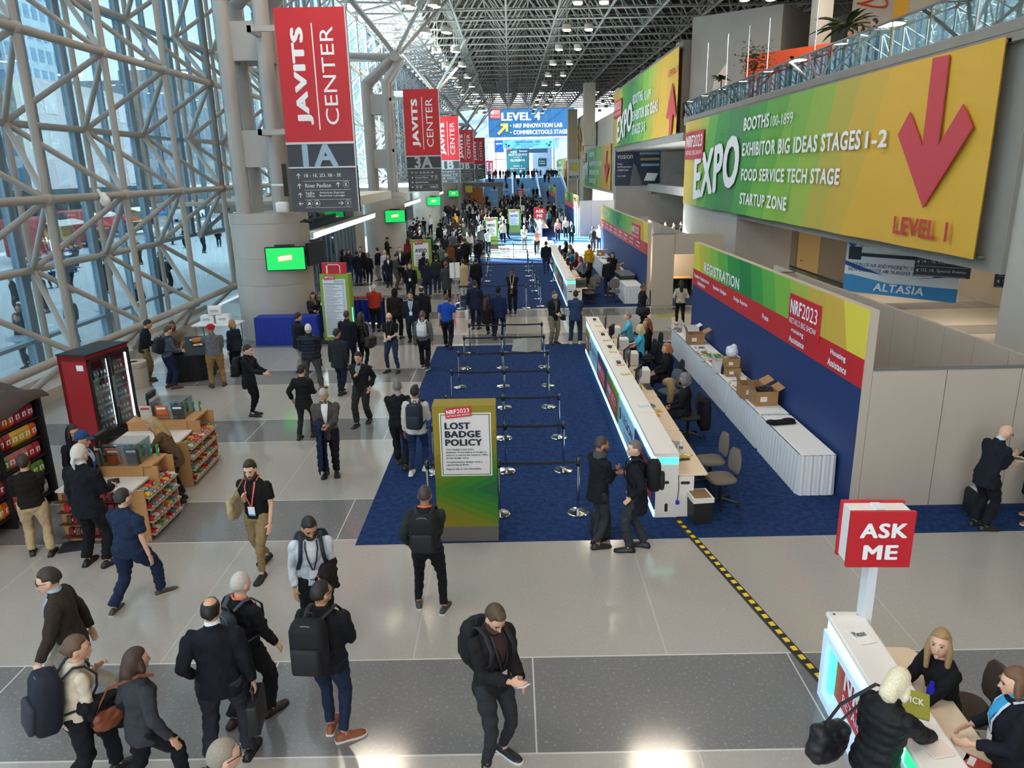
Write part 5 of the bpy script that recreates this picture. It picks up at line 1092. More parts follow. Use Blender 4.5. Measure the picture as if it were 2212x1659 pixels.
# doors group and mid crowd: (u, v, heading, label, spec)
for u, v, a, lb, s in (
    (744, 612, 80, 'man in a fur hooded parka by the glass doors', dict(top='coat', topc='17191f', botc='8a7f70', hair='hooded')),
    (757, 605, 170, 'woman with long brown hair among the group by the glass doors', dict(top='jacket', topc='2a2230', botc='2c3c66', hair='long', hairc='3a241a', female=True, H=1.66)),
    (775, 616, 20, 'man in a black jacket and jeans seen from behind by the doors', dict(top='jacket', topc='14161a', botc='1d2740', hair='short', hairc='15110f', build=1.1)),
    (784, 606, 190, 'man in a black coat smiling at the group by the doors', dict(top='coat', topc='15151a', shirt='b8a79c', hair='short', hairc='15110f', H=1.84)),
    (799, 615, 10, 'blond woman in black seen from behind by the doors', dict(top='sweater', topc='131317', bot='slim', botc='111116', hair='bob', hairc='7a5a40', female=True, H=1.66)),
    (820, 606, 290, 'man in a black jacket and grey jeans at the right of the door group', dict(top='jacket', topc='18191e', shirt='d8d8d8', botc='8c8c8c', hair='quiff', hairc='15110f')),
    (836, 612, 190, 'bald man in a white shirt with a badge near the pier', dict(top='shirt', topc='c4c6cc', botc='1d2333', hair='none', lanyard='d8d8d8', skin='p')),
    (842, 620, 170, 'woman in an open dark cardigan over a white top near the pier', dict(top='jacket', topc='1e2330', shirt='d9d9d9', botc='20293c', hair='long', hairc='3c1f1a', female=True, H=1.66)),
    (857, 625, 95, 'man in a green sweatshirt wearing a mask and looking at a phone', dict(top='sweater', topc='3f4a3a', botc='4a4c46', hair='short', hairc='1a1411', mask='c8cdd2', R='phone', L='phone', nod=20)),
    (868, 606, 180, 'bald man in a dark blazer over a white shirt near the pier', dict(top='blazer', topc='1a1c20', shirt='d6d9de', botc='17181d', hair='none', skin='p', nod=14)),
    (838, 574, 100, 'man in a dark jacket leaning on the second pier', dict(top='jacket', topc='1b1b1e', botc='1d1d22', hair='short', nod=20, R='phone')),
    (866, 546, 110, 'man in a black blazer reading a phone by the second pier', dict(top='blazer', topc='16171b', shirt='d8d8d8', botc='15161a', hair='short', hairc='15110f', R='phone', L='phone', nod=24)),
    (890, 575, 200, 'man in a dark suit with a pale shirt left of the white board', dict(top='blazer', topc='171a22', shirt='cfd6e0', botc='17181d', hair='buzz', hairc='3a2c25', skin='m')),
    (897, 592, 190, 'woman in a black jacket with a white tote left of the white board', dict(top='jacket', topc='191a1e', shirt='a9adb2', botc='191a20', hair='short', hairc='2a1c18', female=True)),
    (925, 642, 6, 'man in a navy jacket in line by the white board', dict(top='blazer', topc='1c2536', botc='1f2b45', hair='short', hairc='17120f', shoec='8a5a3a', skin='m')),
    (945, 632, 4, 'man in a dark grey jacket in line by the white board', dict(top='jacket', topc='2b2b2a', botc='22304a', hair='short', hairc='1c1512')),
    (966, 650, 10, 'woman in a long grey coat with a tan bag in line', dict(top='coat', topc='3a3e40', botc='1b1c20', hair='bun', hairc='6a4630', female=True, hem=-.42)),
    (1003, 642, 330, 'woman in a cream coat at the edge of the queue', dict(top='coat', topc='c9b48e', botc='c9c2b6', hair='bun', hairc='231813', female=True, hem=-.4)),
    (1030, 640, 5, 'man in black seen from behind inside the second queue', dict(top='jacket', topc='151519', botc='17181c', hair='short', hairc='191310')),
    (968, 620, 200, 'person in a dark puffer in the thick of the queue', dict(top='puffer', topc='1a1b20', botc='17181c', hair='short')),
    (955, 596, 20, 'person with a green backpack strap and grey jacket in the queue', dict(top='jacket', topc='5d6e62', botc='2a2d33', hair='short', hairc='17120f')),
    (975, 590, 30, 'woman in a rust coloured coat in the queue', dict(top='coat', topc='7a4a28', botc='26221f', hair='long', hairc='5a3520', female=True)),
    (990, 585, 10, 'broad man in a black jacket in the queue', dict(top='jacket', topc='131318', botc='17181c', hair='buzz', hairc='3a2f28', build=1.2)),
    (1006, 580, 6, 'man in a black jacket near the queue rope', dict(top='jacket', topc='17171b', botc='1a1b20', hair='buzz', hairc='241a15', build=1.08)),
    (1034, 580, 320, 'man in a black jacket and jeans leaning at the queue rope', dict(top='jacket', topc='141417', botc='223050', hair='ring', hairc='2a211c', feet='wide', build=1.1)),
    (918, 622, 12, 'person in a black hooded coat before the white board', dict(top='hoodie', topc='17181c', botc='1a1b20', hair='short', hairc='15110f')),
    (940, 606, 350, 'person with a black beanie before the white board', dict(top='jacket', topc='1a1b1f', botc='17181c', hair='beanie', hairc='15161a')),
    (1180, 590, 5, 'man in a black jacket and jeans standing at the second counter', dict(top='jacket', topc='131419', botc='243354', hair='short', hairc='17120f', build=1.08)),
    (1160, 550, 185, 'man in a pink checked shirt with folded arms near the small ask me sign', dict(top='shirt', topc='c98d84', botc='1a1a1f', hair='short', hairc='3a2a22', L='cross', R='cross')),
    (1133, 540, 186, 'grey haired man in a pale sweater standing with clasped hands', dict(top='sweater', topc='b3ada3', botc='6d6862', hair='short', hairc='b9b3aa', L='front', R='front')),
    (1087, 525, 8, 'man in a beige jacket walking away past the ropes', dict(top='blazer', topc='c0b7a4', botc='17181f', hair='buzz', hairc='3a2c22', feet='stepR')),
    (1068, 528, 352, 'man in a navy jacket and pale trousers past the ropes', dict(top='jacket', topc='1b2130', botc='c9c2b4', hair='ring', hairc='3a2c22')),
    (1095, 520, 320, 'man in black striding past the ropes', dict(top='jacket', topc='17181c', botc='15161a', hair='short', feet='walkL')),
    (1048, 540, 15, 'woman in a black blazer over white by the rope corner', dict(top='blazer', topc='15161a', shirt='dddddd', botc='15161a', hair='bun', hairc='2a1d18', female=True)),
    (1040, 528, 340, 'man in a pale shirt with a blue backpack by the rope corner', dict(top='shirt', topc='b5bcc6', botc='4a4f5a', hair='short', hairc='17120f')),
    (997, 528, 4, 'man in a navy jacket with a backpack near the tall white board', dict(top='jacket', topc='1f2a40', botc='232a38', hair='short', hairc='17120f')),
    (1020, 520, 8, 'person in a brown hooded parka beside the tall white board', dict(top='coat', topc='2e2a24', botc='22201f', hair='hooded')),
    (985, 500, 190, 'person in a bright orange jacket in the crowd', dict(top='puffer', topc='d98a22', botc='22201f', hair='short')),
    (940, 490, 180, 'tall thin person in black against the bright pier', dict(top='coat', topc='17171a', botc='15161a', hair='short', hairc='15110f')),
    (965, 470, 175, 'man in a black jacket with a white badge beyond the pier', dict(top='jacket', topc='16171b', botc='15161a', hair='short', lanyard='dddddd')),
    (957, 455, 170, 'person in a long brown coat at the left edge of the far crowd', dict(top='coat', topc='5a3a24', botc='2a221c', hair='short', hem=-.4)),
):
    s.setdefault('voxel', .018); s.setdefault('H', 1.76); person(u, v, a, lb, **s)
# second booth: standing and seated staff
for u, v, a, lb, s in (
    (1322, 625, 190, 'woman with long dark hair standing by the metal case', dict(top='jacket', topc='1a1517', botc='15151a', bot='slim', hair='long', hairc='1a1110', female=True, L='front', R='mid')),
    (1313, 640, 12, 'man in a black sweatshirt and jeans seen from behind in the second booth', dict(top='sweater', topc='15161b', botc='1c2842', hair='short', hairc='17120f', shoec='9a8f88')),
    (1272, 600, 10, 'woman in a bright yellow jacket at the second counter', dict(top='blazer', topc='d2a316', botc='1b2136', hair='pony', hairc='1c1311', female=True)),
    (1285, 508, 190, 'man in a blue shirt standing by the white closet wall', dict(top='shirt', topc='2c4470', botc='1c2538', hair='none', skin='m', lanyard='cfd4da')),
    (1294, 540, 180, 'man in a white vest over jeans by the registration wall end', dict(top='vest', topc='c9c6c2', sleeve='long', botc='223050', hair='short', hairc='17120f')),
    (1280, 545, 30, 'woman in a black top with a ponytail reaching over the far table', dict(top='sweater', topc='1b1519', botc='2a2327', hair='pony', hairc='2a1b15', female=True)),
    (1205, 520, 185, 'woman in a pink blouse behind the second counter', dict(top='shirt', topc='d98f86', botc='17181c', hair='long', hairc='7a4a2c', female=True)),
    (1222, 515, 180, 'man in a pale yellow shirt behind the second counter', dict(top='shirt', topc='d8d2b4', botc='15161a', hair='short', hairc='3a2c22')),
    (1234, 528, 178, 'man in a black jacket with a badge behind the second counter', dict(top='jacket', topc='15161b', botc='15161c', hair='short', hairc='17120f', lanyard='cfd4da'))):
    s.setdefault('voxel', .017); person(u, v, a, lb, **s)
def seated(x, y, a, lb, **s):
    s.setdefault('voxel', .014); s.setdefault('feet', 'sit'); s.setdefault('sitz', .50); return person(x, y, a, lb, at='w', **s)
seated(3.42, 21.7, 278, 'older man in a light blue shirt seated at the far end of the nearest counter', top='shirt', topc='5bb6d6', hair='short', hairc='8a7a68', skin='p', botc='17181c', L='type', R='elbow')
seated(3.82, 20.75, 275, 'woman with long auburn hair seated behind the blond helper', top='sweater', topc='17151a', hair='long', hairc='8a4f2a', female=True, botc='15161a')
seated(3.48, 19.9, 280, 'blond helper in a light blue tee shirt at the nearest counter', top='tee', topc='4fb0d2', sleeve='short', hair='bob', hairc='cdb184', female=True, botc='15161a', L='type', R='type', skin='p')
seated(3.75, 17.6, 272, 'red haired woman wrapped in black seated mid counter', top='coat', topc='131317', hair='bob', hairc='a5683c', female=True, botc='131317', L='lap', R='lap', nod=8)
seated(3.55, 14.8, 282, 'woman with curly grey hair and a black mask seated at the counter', top='sweater', topc='121216', hair='curly', hairc='6b6a6c', female=True, botc='1a1b20', mask='141418', glasses=True, face=True, skin='m', L='lap', R='lap', hem=-.1)
for x, y, c, hc, lb in ((3.2, 44.6, '17161a', '17120f', 'seated helper in black near the far end of the second counter'), (3.3, 42.6, '8d9096', '77716a', 'seated helper in grey at the second counter'), (3.25, 40.4, '1d86a8', '2a1d18', 'seated helper in a turquoise shirt at the second counter'), (3.3, 38.5, '6d1f24', '7a4630', 'seated red haired helper in dark red at the second counter'), (3.35, 36.6, '9a9da5', '8a3a30', 'seated helper in a pale top and black vest at the second counter'), (3.5, 34.2, '131317', '15110f', 'seated helper in black nearest the camera at the second counter')):
    seated(x, y, 275, lb, top='sweater', topc=c, hair='long', hairc=hc, female=True, voxel=.02, L='type', R='lap')
# information stand in the right foreground
ASK = person(2030, 1392, 262, 'blond woman in a black jacket seated at the ask me stand', at='h', feet='sit', top='sweater', topc='121216', hair='long', hairc='9a7c55', female=True, face=True, skin='p', yaw=-40, nod=-14, lean=12, L='counter', R=(.12, .44, .14), botc='15161a')
i = person(1940, 1478, 62, 'woman with a white blond bob in a black puffer jacket at the stand', at='h', H=1.70, lean=12, nod=16, top='puffer', topc='131418', hair='bob', hairc='ddd2b4', female=True, skin='p', R='counter', L='mid', botc='14151a', face=True, hem=-.16)
shoulder_bag(i, 'big soft black bag on the shoulder of the white blond woman', -1, (.40, .17, .36), '131317', -.10, -.10, 'shoulder_bag')
i = person(2192, 1475, 285, 'woman in a navy fleece and blue tee shirt at the right edge', at='h', H=1.68, build=1.1, top='jacket', topc='14171f', shirt='3fa3d8', hair='bob', hairc='6a4a34', female=True, skin='p', lanyard='c9d4dc', L='mid', R=(.24, .22, .02), botc='15161c', face=True, nod=8)
# ================================================================ columns on the left: concrete drum, cluster of four tubes, bracket arms
M_TUBE = mat('a9a6a1', .45, 0, .06, 1.5)
CX = -8.35; CYS = [26.3 + 23.5 * i for i in range(6)]
for ci, cy in enumerate(CYS):
    cx = CX + .12 * ci
    d = MB().lathe([(1.3, 0), (1.3, 1.88), (1.285, 1.885), (1.285, 1.905), (1.3, 1.91), (1.3, 2.78), (1.285, 2.785), (1.285, 2.805), (1.3, 2.81), (1.3, 3.92), (1.285, 3.925), (1.285, 3.945), (1.3, 3.95), (1.3, 4.25)], (cx, cy, 0), 40 if ci < 2 else 24).build('column_%d' % (ci + 3), M_CONC, None, 30)
    struct(d)
    t = MB(); n = 16 if ci < 2 else 8
    for sx in (-.62, .62):
        for sy in (-.62, .62):
            t.tube((cx + sx, cy + sy, 4.2), (cx + sx, cy + sy, 10.9), .25, n=n)
            t.tube((cx + sx, cy + sy, 10.8), (cx + 1.3 + sx * .5, cy + sy * .5, 12.2), .23, n=n)
        t.tube((cx + .9, cy + sx * .5, 12.3), (cx - 2.4, cy + sx * .7, 12.4), .22, n=n)
    t.tube((cx + 1.3, cy - .75, 12.3), (cx + 1.3, cy + .75, 12.3), .30, n=n)
    for (ax, ay) in ((-1, -1), (1, -1), (-1, 1), (1, 1)): t.tube((cx + 1.3, cy + ay * .3, 12.4), (cx + 1.3 + ax * 3.2, cy + ay * 3.7, 16.4), .12, n=8)
    t.build('tube_cluster', M_TUBE, d, 50)
    p = MB()
    for z in (5.75, 9.0):
        for s in (-.62, .62): p.box(cx - .62, cx + .62, cy + s - .07, cy + s + .07, z, z + 1.15); p.box(cx + s - .07, cx + s + .07, cy - .62, cy + .62, z, z + 1.15)
    p.build('gusset_plate', M_TUBE, d)
# ---------------------------------------------------------------- hanging wayfinding blades
M_SRED = mat('c4202a', .5, 0, .04); M_SGR = mat('4a4d52', .55, 0, .04); M_SDK = mat('3a3e46', .55, 0, .04)
def circ(mb, x, y, z, r, mi=0, inner=None):
    mb.lathe([(.002, 0), (r, 0), (r * .98, .012)], (0, 0, 0), 20, mi, Matrix.Translation((x, y, z)) @ Matrix.Rotation(pi / 2, 4, 'X'))
def arrow(mb, x, y, z, s, d, mi=0):
    a = {'u': 0, 'r': -pi / 2, 'l': pi / 2}[d]; M = Matrix.Translation((x, y, z)) @ Matrix.Rotation(pi / 2, 4, 'X') @ Matrix.Rotation(a, 4, 'Z')
    mb.add([(-.012 * s, -.09 * s, 0), (.012 * s, -.09 * s, 0), (.012 * s, .07 * s, 0), (-.012 * s, .07 * s, 0)], [(0, 1, 2, 3)], mi, M)
    for q in (-1, 1): mb.add([(0, .09 * s, 0), (q * .065 * s, .022 * s, 0), (q * .065 * s, -.008 * s, 0), (0, .057 * s, 0)], [(0, 1, 2, 3) if q < 0 else (3, 2, 1, 0)], mi, M)
def blade(x0, y, code, lines, label, cc='9db9cc', w=1.86, arm=True):
    z0, z1 = 4.47, 9.70
    rt = thing('hanging_sign', label, 'sign', (x0, y, -.7425), 0, 'hanging wayfinding blades along the columns')
    rt.scale = (1.135, 1.135, 1.135)
    MB().box(0, w, 0, .16, 6.33, z1).build('red_panel', M_SRED, rt); MB().box(.02, w + .02, 0, .16, 5.69, 6.30).build('code_panel', M_SDK, rt); MB().box(.03, w + .03, 0, .16, z0, 5.66).build('direction_panel', M_SGR, rt)
    MB().box(-.01, w + .02, -.02, .18, 6.28, 6.34).box(0, w + .03, -.02, .18, 5.65, 5.69).box(w, w + .03, -.01, .17, z0, z1).build('edge_trim', mat('c9cbcd', .4, .3), rt)
    if arm: MB().box(-.75, 0, .03, .13, 9.15, 9.30).box(-.75, 0, .03, .13, 6.55, 6.70).box(-.78, -.64, .03, 1.02, 9.15, 9.30).box(-.78, -.64, .03, 1.02, 6.55, 6.70).build('bracket', M_TUBE, rt)
    t = MB(); r, u = (0, 0, 1), (-1, 0, 0)
    t.text('JAVITS', (.82, -.003, 6.78), r, u, 2.45, .43, 0, .06); t.text('CENTER', (1.52, -.003, 6.78), r, u, 2.45, .36, 0, .0); t.box(.955, .985, -.006, 0, 6.65, 9.32)
    t.build('lettering', M_WT, rt)
    MB().text(code, (.42, -.003, 5.69), (1, 0, 0), (0, 0, 1), .98, .60, 0, .04).build('code_lettering', mat(cc, .5), rt)
    t = MB()
    for i, (s, x, z, ww, hh) in enumerate(lines): t.text(s, (x, -.003, z), (1, 0, 0), (0, 0, 1), ww, hh, 0, .008)
    for z in (5.30, 5.06, 4.80, 4.585): t.box(.38, 1.68, -.004, 0, z, z + .008)
    for z in (5.45, 5.18, 4.93): arrow(t, .26, -.004, z, .8, 'u')
    arrow(t, .26, -.004, 4.70, .8, 'l'); arrow(t, 1.38, -.004, 4.70, .8, 'r'); arrow(t, 1.34, -.004, 5.20, .8, 'u')
    t.build('direction_lettering', mat('e8e8e6', .5), rt)
    q = MB()
    for x, z in ((.50, 4.70), (.71, 4.70), (1.58, 4.70), (1.56, 5.20)): circ(q, x, -.002, z, .085, 0); circ(q, x, -.014, z, .075, 1)
    for x in (.50, .71): q.box(x - .04, x + .04, -.032, -.026, 4.665, 4.71, 0).box(x - .03, x + .03, -.032, -.026, 4.71, 4.74, 0)
    for x, z in ((1.58, 4.70), (1.56, 5.20)): q.box(x - .03, x - .01, -.032, -.026, z - .045, z + .045, 0).box(x + .01, x + .03, -.032, -.026, z - .045, z + .045, 0)
    q.build('pictogram', [mat('e8e8e6', .5), M_BLACK], rt)
    return rt
LA = [('1B - 1E, 2D, 3B - 3E', .42, 5.40, 1.02, .10), ('River Pavilion', .42, 5.13, .72, .11), ('FedEx', .42, 4.95, .24, .07), ('Office', .42, 4.87, .24, .07), ('American Express', .80, 4.95, .70, .07), ('Business Lounge', .80, 4.87, .70, .07)]
blade(-6.98, 24.4, '1A', LA, 'nearest and largest red hanging sign, coded 1A')
blade(-6.39, 47.9, '3A', [('1C - 1E, 2D, 3B - 3E', .42, 5.40, 1.0, .10), ('Crystal Palace', .42, 5.13, .7, .11), ('Special Events', .42, 4.88, .7, .11), ('Shuttle', 1.2, 4.65, .35, .09)], 'red hanging sign coded 3A, second along the row', 'a7abb0')
blade(-6.78, 71.4, '1B', LA, 'red hanging sign coded 1B, third along the row', 'a7abb0')
blade(-6.57, 94.9, '3B', LA, 'red hanging sign coded 3B, fourth along the row', 'dddddd')
blade(-5.97, 118.4, '1C', LA, 'red hanging sign coded 1C, farthest along the row', 'dddddd')
# ---------------------------------------------------------------- screens on the columns
M_SCR = mat((.0, .42, .07), .3, 0, 0, emit=.85)
def screen(ci, label, sc=1.0):
    cx, cy = CX + .12 * ci + .85, CYS[ci] - 1.42
    rt = thing('wall_screen', label, 'screen', (cx, cy, 2.42), R_(8), 'green screens on the columns')
    MB().rbox((0, 0, .40), (1.30, .09, .78), .02).build('screen_case', M_BLACK, rt); MB().box(-.61, .61, -.055, -.046, .04, .755).build('screen_panel', M_SCR, rt)
    t = MB(); nrf(t, (-.24, -.056, .31), (1, 0, .12), (0, 0, 1), .46, .17, lift=.004); t.build('logo_tag', [mat((.75, .30, .16), .4, 0, 0, emit=.7), mat((.95, .95, .95), .4, 0, 0, emit=.9)], rt)
    MB().box(-.32, .32, -.06, .04, .80, .86).tube((0, 0, .78), (0, 0, .82), .02).build('camera_bar', M_BLACK, rt); MB().box(-.05, .05, .04, .30, .3, .5).build('wall_bracket', M_DARK, rt)
    r2 = thing('wall_screen', 'black back of a screen around the side of ' + ('the nearest column', 'the second column')[min(ci, 1)], 'screen', (CX + .12 * ci + 1.62, CYS[ci] - .5, 2.5), R_(78)) if ci < 2 else None
    if r2: MB().rbox((0, 0, .4), (1.25, .09, .76), .02).build('screen_case', M_BLACK, r2); MB().box(-.3, .3, -.05, .05, .80, .86).build('camera_bar', M_BLACK, r2); MB().box(-.06, .06, .04, .40, .3, .5).build('wall_bracket', M_DARK, r2)
for ci, lb in ((0, 'bright green screen on the nearest round column'), (1, 'green screen on the second column along the doors'), (2, 'green screen on the third column, farther off'), (3, 'small green screen on the fourth column')): screen(ci, lb)
for (x, y, z, lb) in ((-6.98, 25.6, 3.95, 'black security camera on the right side of the nearest column'),):
    o = thing('security_camera', lb, 'camera', (x, y, z)); MB().tube((-.12, 0, 0), (.02, 0, .05), .03).build('bracket', M_BLACK, o, 50); MB().tube((.0, 0, .05), (.32, -.05, .0), .06, n=10).build('housing', M_BLACK, o, 50)
o = thing('security_camera', 'white dome camera hanging from the middle tube of the glass wall', 'camera', atX(213, 424, -10.95)); MB().tube((0, 0, .18), (.1, 0, .02), .04).build('bracket', M_WHITE, o, 50); MB().ball((.18, -.05, -.12), (.13, .13, .15), 14, 10).tube((.1, 0, .05), (.18, -.05, -.05), .09).build('housing', M_WHITE, o, 50)
o = thing('speaker_box', 'white box and slim black panel clamped to the nearest tube column', 'fixture', (-7.7, 24.85, 4.27)); MB().rbox((.25, .1, .2), (.42, .25, .36), .08).build('white_box', M_WHITE, o, 50); MB().box(.42, .52, -.16, .0, .55, 1.55).build('black_panel', M_BLACK, o); MB().tube((.2, 0, .3), (.0, .3, .3), .05).tube((.45, -.05, .9), (-.05, .2, .9), .04).build('bracket', M_WHITE, o, 50)
# ---------------------------------------------------------------- entrance vestibules between the columns
M_VGL = glass_mat('door_glass', (.62, .80, .90), .16); M_METAL = mat('9aa2a8', .3, .7, .06)
vi = 0
for (ya, yb) in ((30.2, 47.6), (53.6, 70.5), (77, 93.5), (100.5, 117)):
    xf = -9.3
    w = MB().box(-13.0, xf - .02, yb, yb + .4, 0, 4.4).box(xf - .5, xf, yb - 2.6, yb, 0, 4.4).box(-14.0, xf + .02, ya, yb, 4.36, 4.5).build('wall_%d' % (14 + vi), M_CONC); struct(w)
    dd = MB(); gl = MB(); q = ya + .05; k = 0
    while q < yb - 2.8:
        dd.box(xf - .05, xf + .05, q - .035, q + .035, 0, 2.85); gl.box(xf - .01, xf + .01, q + .035, q + .90, .1, 2.8)
        if k % 2: dd.tube((xf + .1, q + .1, .75), (xf + .1, q + .1, 1.5), .02, n=6)
        q += .935; k += 1
    dd.box(xf - .06, xf + .06, ya, yb - 2.6, 2.82, 2.98).box(xf - .05, xf + .05, ya, yb - 2.6, 0, .1)
    dd.build('door_frame', M_METAL, struct(gl.build('door_%d' % (2 + vi), M_VGL)))
    g2 = struct(MB().box(xf - .01, xf + .01, ya, yb - 2.6, 3.02, 4.3).build('window_%d' % (4 + vi), glass_mat('transom_glass', (.6, .74, .8), .35, .03)))
    lp = thing('light_channel', ('long white light channel over the nearest entrance doors', 'white light channel over the second set of doors', 'white light channel over the third set of doors', 'white light channel over the farthest doors')[vi], 'lamp', (xf + 1.15, 0, 2.98), 0, 'light channels over the entrance doors')
    MB().box(-1.1, .14, ya + .3, yb - 2.8, .0, .06).box(-.14, .16, ya + .3, yb - 2.8, .06, .26).build('channel', M_WHITE, lp); MB().box(.161, .17, ya + .4, yb - 2.9, .04, .22).box(-.12, .12, ya + .4, yb - 2.9, -.012, -.002).build('tube_light', mat((.9, .95, 1.0), .4, 0, 0, emit=3.0), lp)
    struct(MB().box(-12.6, -7.1, ya + 2, yb - 2.0, 4.02, 4.46).build('trim_%d' % (2 + vi), mat('d9d4c4', .7, 0, .06, 1)))
    vi += 1
# ---------------------------------------------------------------- blue draped desk and directory board
M_BLUED = mat('16319a', .7, 0, .12, 8)
skirted_table(-8.6, -6.55, 24.35, 24.95, 'blue draped table in front of the nearest column', M_BLUED, h=.95, top=M_BLUED, group='blue draped tables')
skirted_table(-6.95, -6.2, 26.4, 28.2, 'blue draped table with a white top beside the nearest column', M_BLUED, h=1.0, group='blue draped tables')
fe = thing('draped_fence', 'blue draped fence with a red top strap behind the directory board', 'fence', (-5.4, 27.6, 0)); MB().tube((.55, .1, 0), (.55, .1, 1.0), .035).tube((-1.0, .6, 0), (-1.0, .6, 1.0), .035).lathe([(.16, 0), (.16, .02), (.04, .05)], (.55, .1, 0)).lathe([(.16, 0), (.16, .02), (.04, .05)], (-1, .6, 0)).build('post', M_BLACK, fe, 50)
MB().loft([[(-1.0 + 1.55 * f, .6 - .5 * f + .03 * sin(f * 40), z) for f in [i / 24 for i in range(25)]] + [(-1.0 + 1.55 * f, .62 - .5 * f + .03 * sin(f * 40), z) for f in [1 - i / 24 for i in range(25)]] for z in (.03, .88)]).build('drape', M_BLUED, fe); MB().box(-1.0, .55, -.02, .02, .92, .98, 0, Matrix.Translation((0, .35, 0)) @ Matrix.Rotation(-.31, 4, 'Z')).build('red_strap', M_RED, fe)
db = thing('directory_board', 'tall green framed directory board with a red top and rows of names', 'board', (-6.36, 24.55, 0), R_(-6))
MB().box(0, .98, 0, .38, .10, 2.32).build('board_body', mat('8aa53a', .55, 0, .05), db); MB().box(-.25, 1.05, -.15, .5, 0, .10).build('base_plate', M_DARK, db)
MB().box(.10, .86, -.012, 0, .22, 2.16).build('poster', mat('dfe6ee', .5, 0, .02), db); t = MB()
for k in range(34): t.box(.13, .13 + (.38, .5, .31, .58, .44)[k % 5], -.016, -.013, 1.93 - .049 * k, 1.945 - .049 * k); t.box(.74, .82, -.016, -.013, 1.93 - .049 * k, 1.945 - .049 * k)
t.box(.12, .84, -.017, -.013, 1.99, 2.02).box(.48, .82, -.016, -.013, 2.06, 2.075).box(.48, .82, -.016, -.013, 2.10, 2.115); t.build('name_rows', mat('6f7c8c', .6), db)
t = MB(); nrf(t, (.16, -.02, 2.13), (1, 0, .05), (0, 0, 1), .36, .15, lift=.006); t.build('logo_tag', [M_RED, M_WT], db)
rb = MB().box(.06, .88, .12, .24, 2.32, 2.68).build('red_topper', M_RED, db); MB().path([(.24, .11, 2.34), (.24, .11, 2.58), (.30, .11, 2.62), (.62, .11, 2.62), (.68, .11, 2.58), (.68, .11, 2.34)], .03, 6, flat=.5).build('white_outline', M_WT, rb)
MB().box(.982, .99, .10, .20, .2, 1.2).build('green_light', M_LEDG, db)
# white notice boards far along
def notice(x, y, a, w, h, title, label, n=6):
    b = thing('notice_board', label, 'board', (x, y, 0), R_(a), 'green framed notice boards')
    MB().box(0, w, 0, .35, 0, .25).build('plinth', M_GREY, b); MB().box(0, w, 0, .35, .25, h).build('board_body', mat('86a53b', .55, 0, .05), b); MB().box(.12 * w, .88 * w, -.012, 0, .9, h - .14).build('poster', M_WT, b)
    t = MB().text(title, (.2 * w, -.016, h - .62), (1, 0, 0), (0, 0, 1), .6 * w, .2, 0, .05)
    for k in range(n): t.box(.2 * w, (.62 + .1 * (k % 3)) * w, -.016, -.013, h - .78 - .09 * k, h - .755 - .09 * k)
    t.build('lettering', mat('27345a', .6), b); q = MB(); nrf(q, (.2 * w, -.02, h - .24), (1, 0, .1), (0, 0, 1), .42 * w, .2, lift=.005); q.build('logo_tag', [M_RED, M_WT], b)
pA = G(912, 590); notice(pA.x, 38.0, 0, 1.0, 2.2, 'AVISO', 'green framed board reading AVISO beside the queue')
notice(-1.95, 55.0, 0, .95, 2.2, 'WARRANT NOTICE', 'tall green framed white board in the crowd, middle of three'); notice(-.3, 66, 0, 1.05, 2.2, 'NOTICE', 'green framed board in the crowd, farthest of three')
o = thing('queue_sign', 'small white sign on a pole at the head of the queue', 'sign', tuple(G(985, 655)), .3); MB().tube((0, 0, 0), (0, 0, 1.75), .025).lathe([(.17, 0), (.17, .015), (.03, .03)]).build('pole', M_CHROME, o, 50); MB().box(-.22, .22, -.015, .015, 1.1, 1.75).build('sign_plate', M_WT, o)
# ---------------------------------------------------------------- black draped window tables and street seats
tb = thing('draped_table', 'long black draped table below the glass wall', 'table', (-9.35, 21.3, 0), R_(14)); MB().rbox((0, 0, .735), (1.15, 2.7, .03), .03).build('tabletop', mat('17191e', .7, 0, .1), tb)
MB().loft([[(.59 * cos(t) * f if abs(cos(t)) > .01 else 0, 1.37 * sin(t) * f, z) for t in [2 * pi * j / 40 for j in range(40)] for f in [(1 + .02 * g * sin(9 * t)) * (1 / max(abs(cos(t)), abs(sin(t)), .001)) ** .85]] for z, g in ((.74, 0), (.4, 1), (.01, 1.6))], 0, False).build('drape', mat('14161b', .85, 0, .12, 9), tb)
for (x, y, z, lb) in ((-9.5, 20.6, .76, 'paper plate of food on the black draped table, nearest'), (-9.2, 21.2, .76, 'paper plate beside a tan bag on the black draped table'), (-9.6, 21.9, .76, 'white plate at the far end of the black draped table')):
    o = tag(MB().lathe([(.02, .0), (.10, .002), (.14, .022), (.135, .026), (.09, .008), (.01, .008)], (0, 0, 0), 20).build('paper_plate', mat('e2ddd4', .6), None, 50, (x, y, z)), lb, 'plate', 'plates on the black draped table'); MB().ball((0, 0, .015), (.07, .06, .02), 10, 6).build('food', mat('a3763f', .8, 0, .4, 40), o)
o = tag(MB().rbox((0, 0, .08), (.34, .26, .16), .08).build('paper_bag', mat('a9763f', .8, 0, .2, 9), None, 50, (-9.35, 21.55, .755), .5), 'crumpled tan paper bag on the black draped table', 'bag')
tb2 = thing('white_table', 'white table of stacked boxes under the glass wall beside the column', 'table', (-9.9, 24.6, 0)); MB().box(-.75, .75, -.4, .4, .72, .76).build('tabletop', M_WT, tb2)
for sx in (-.65, .65):
    for sy in (-.3, .3): MB().tube((sx, sy, 0), (sx, sy, .72), .025).build('leg', M_METAL, tb2, 50)
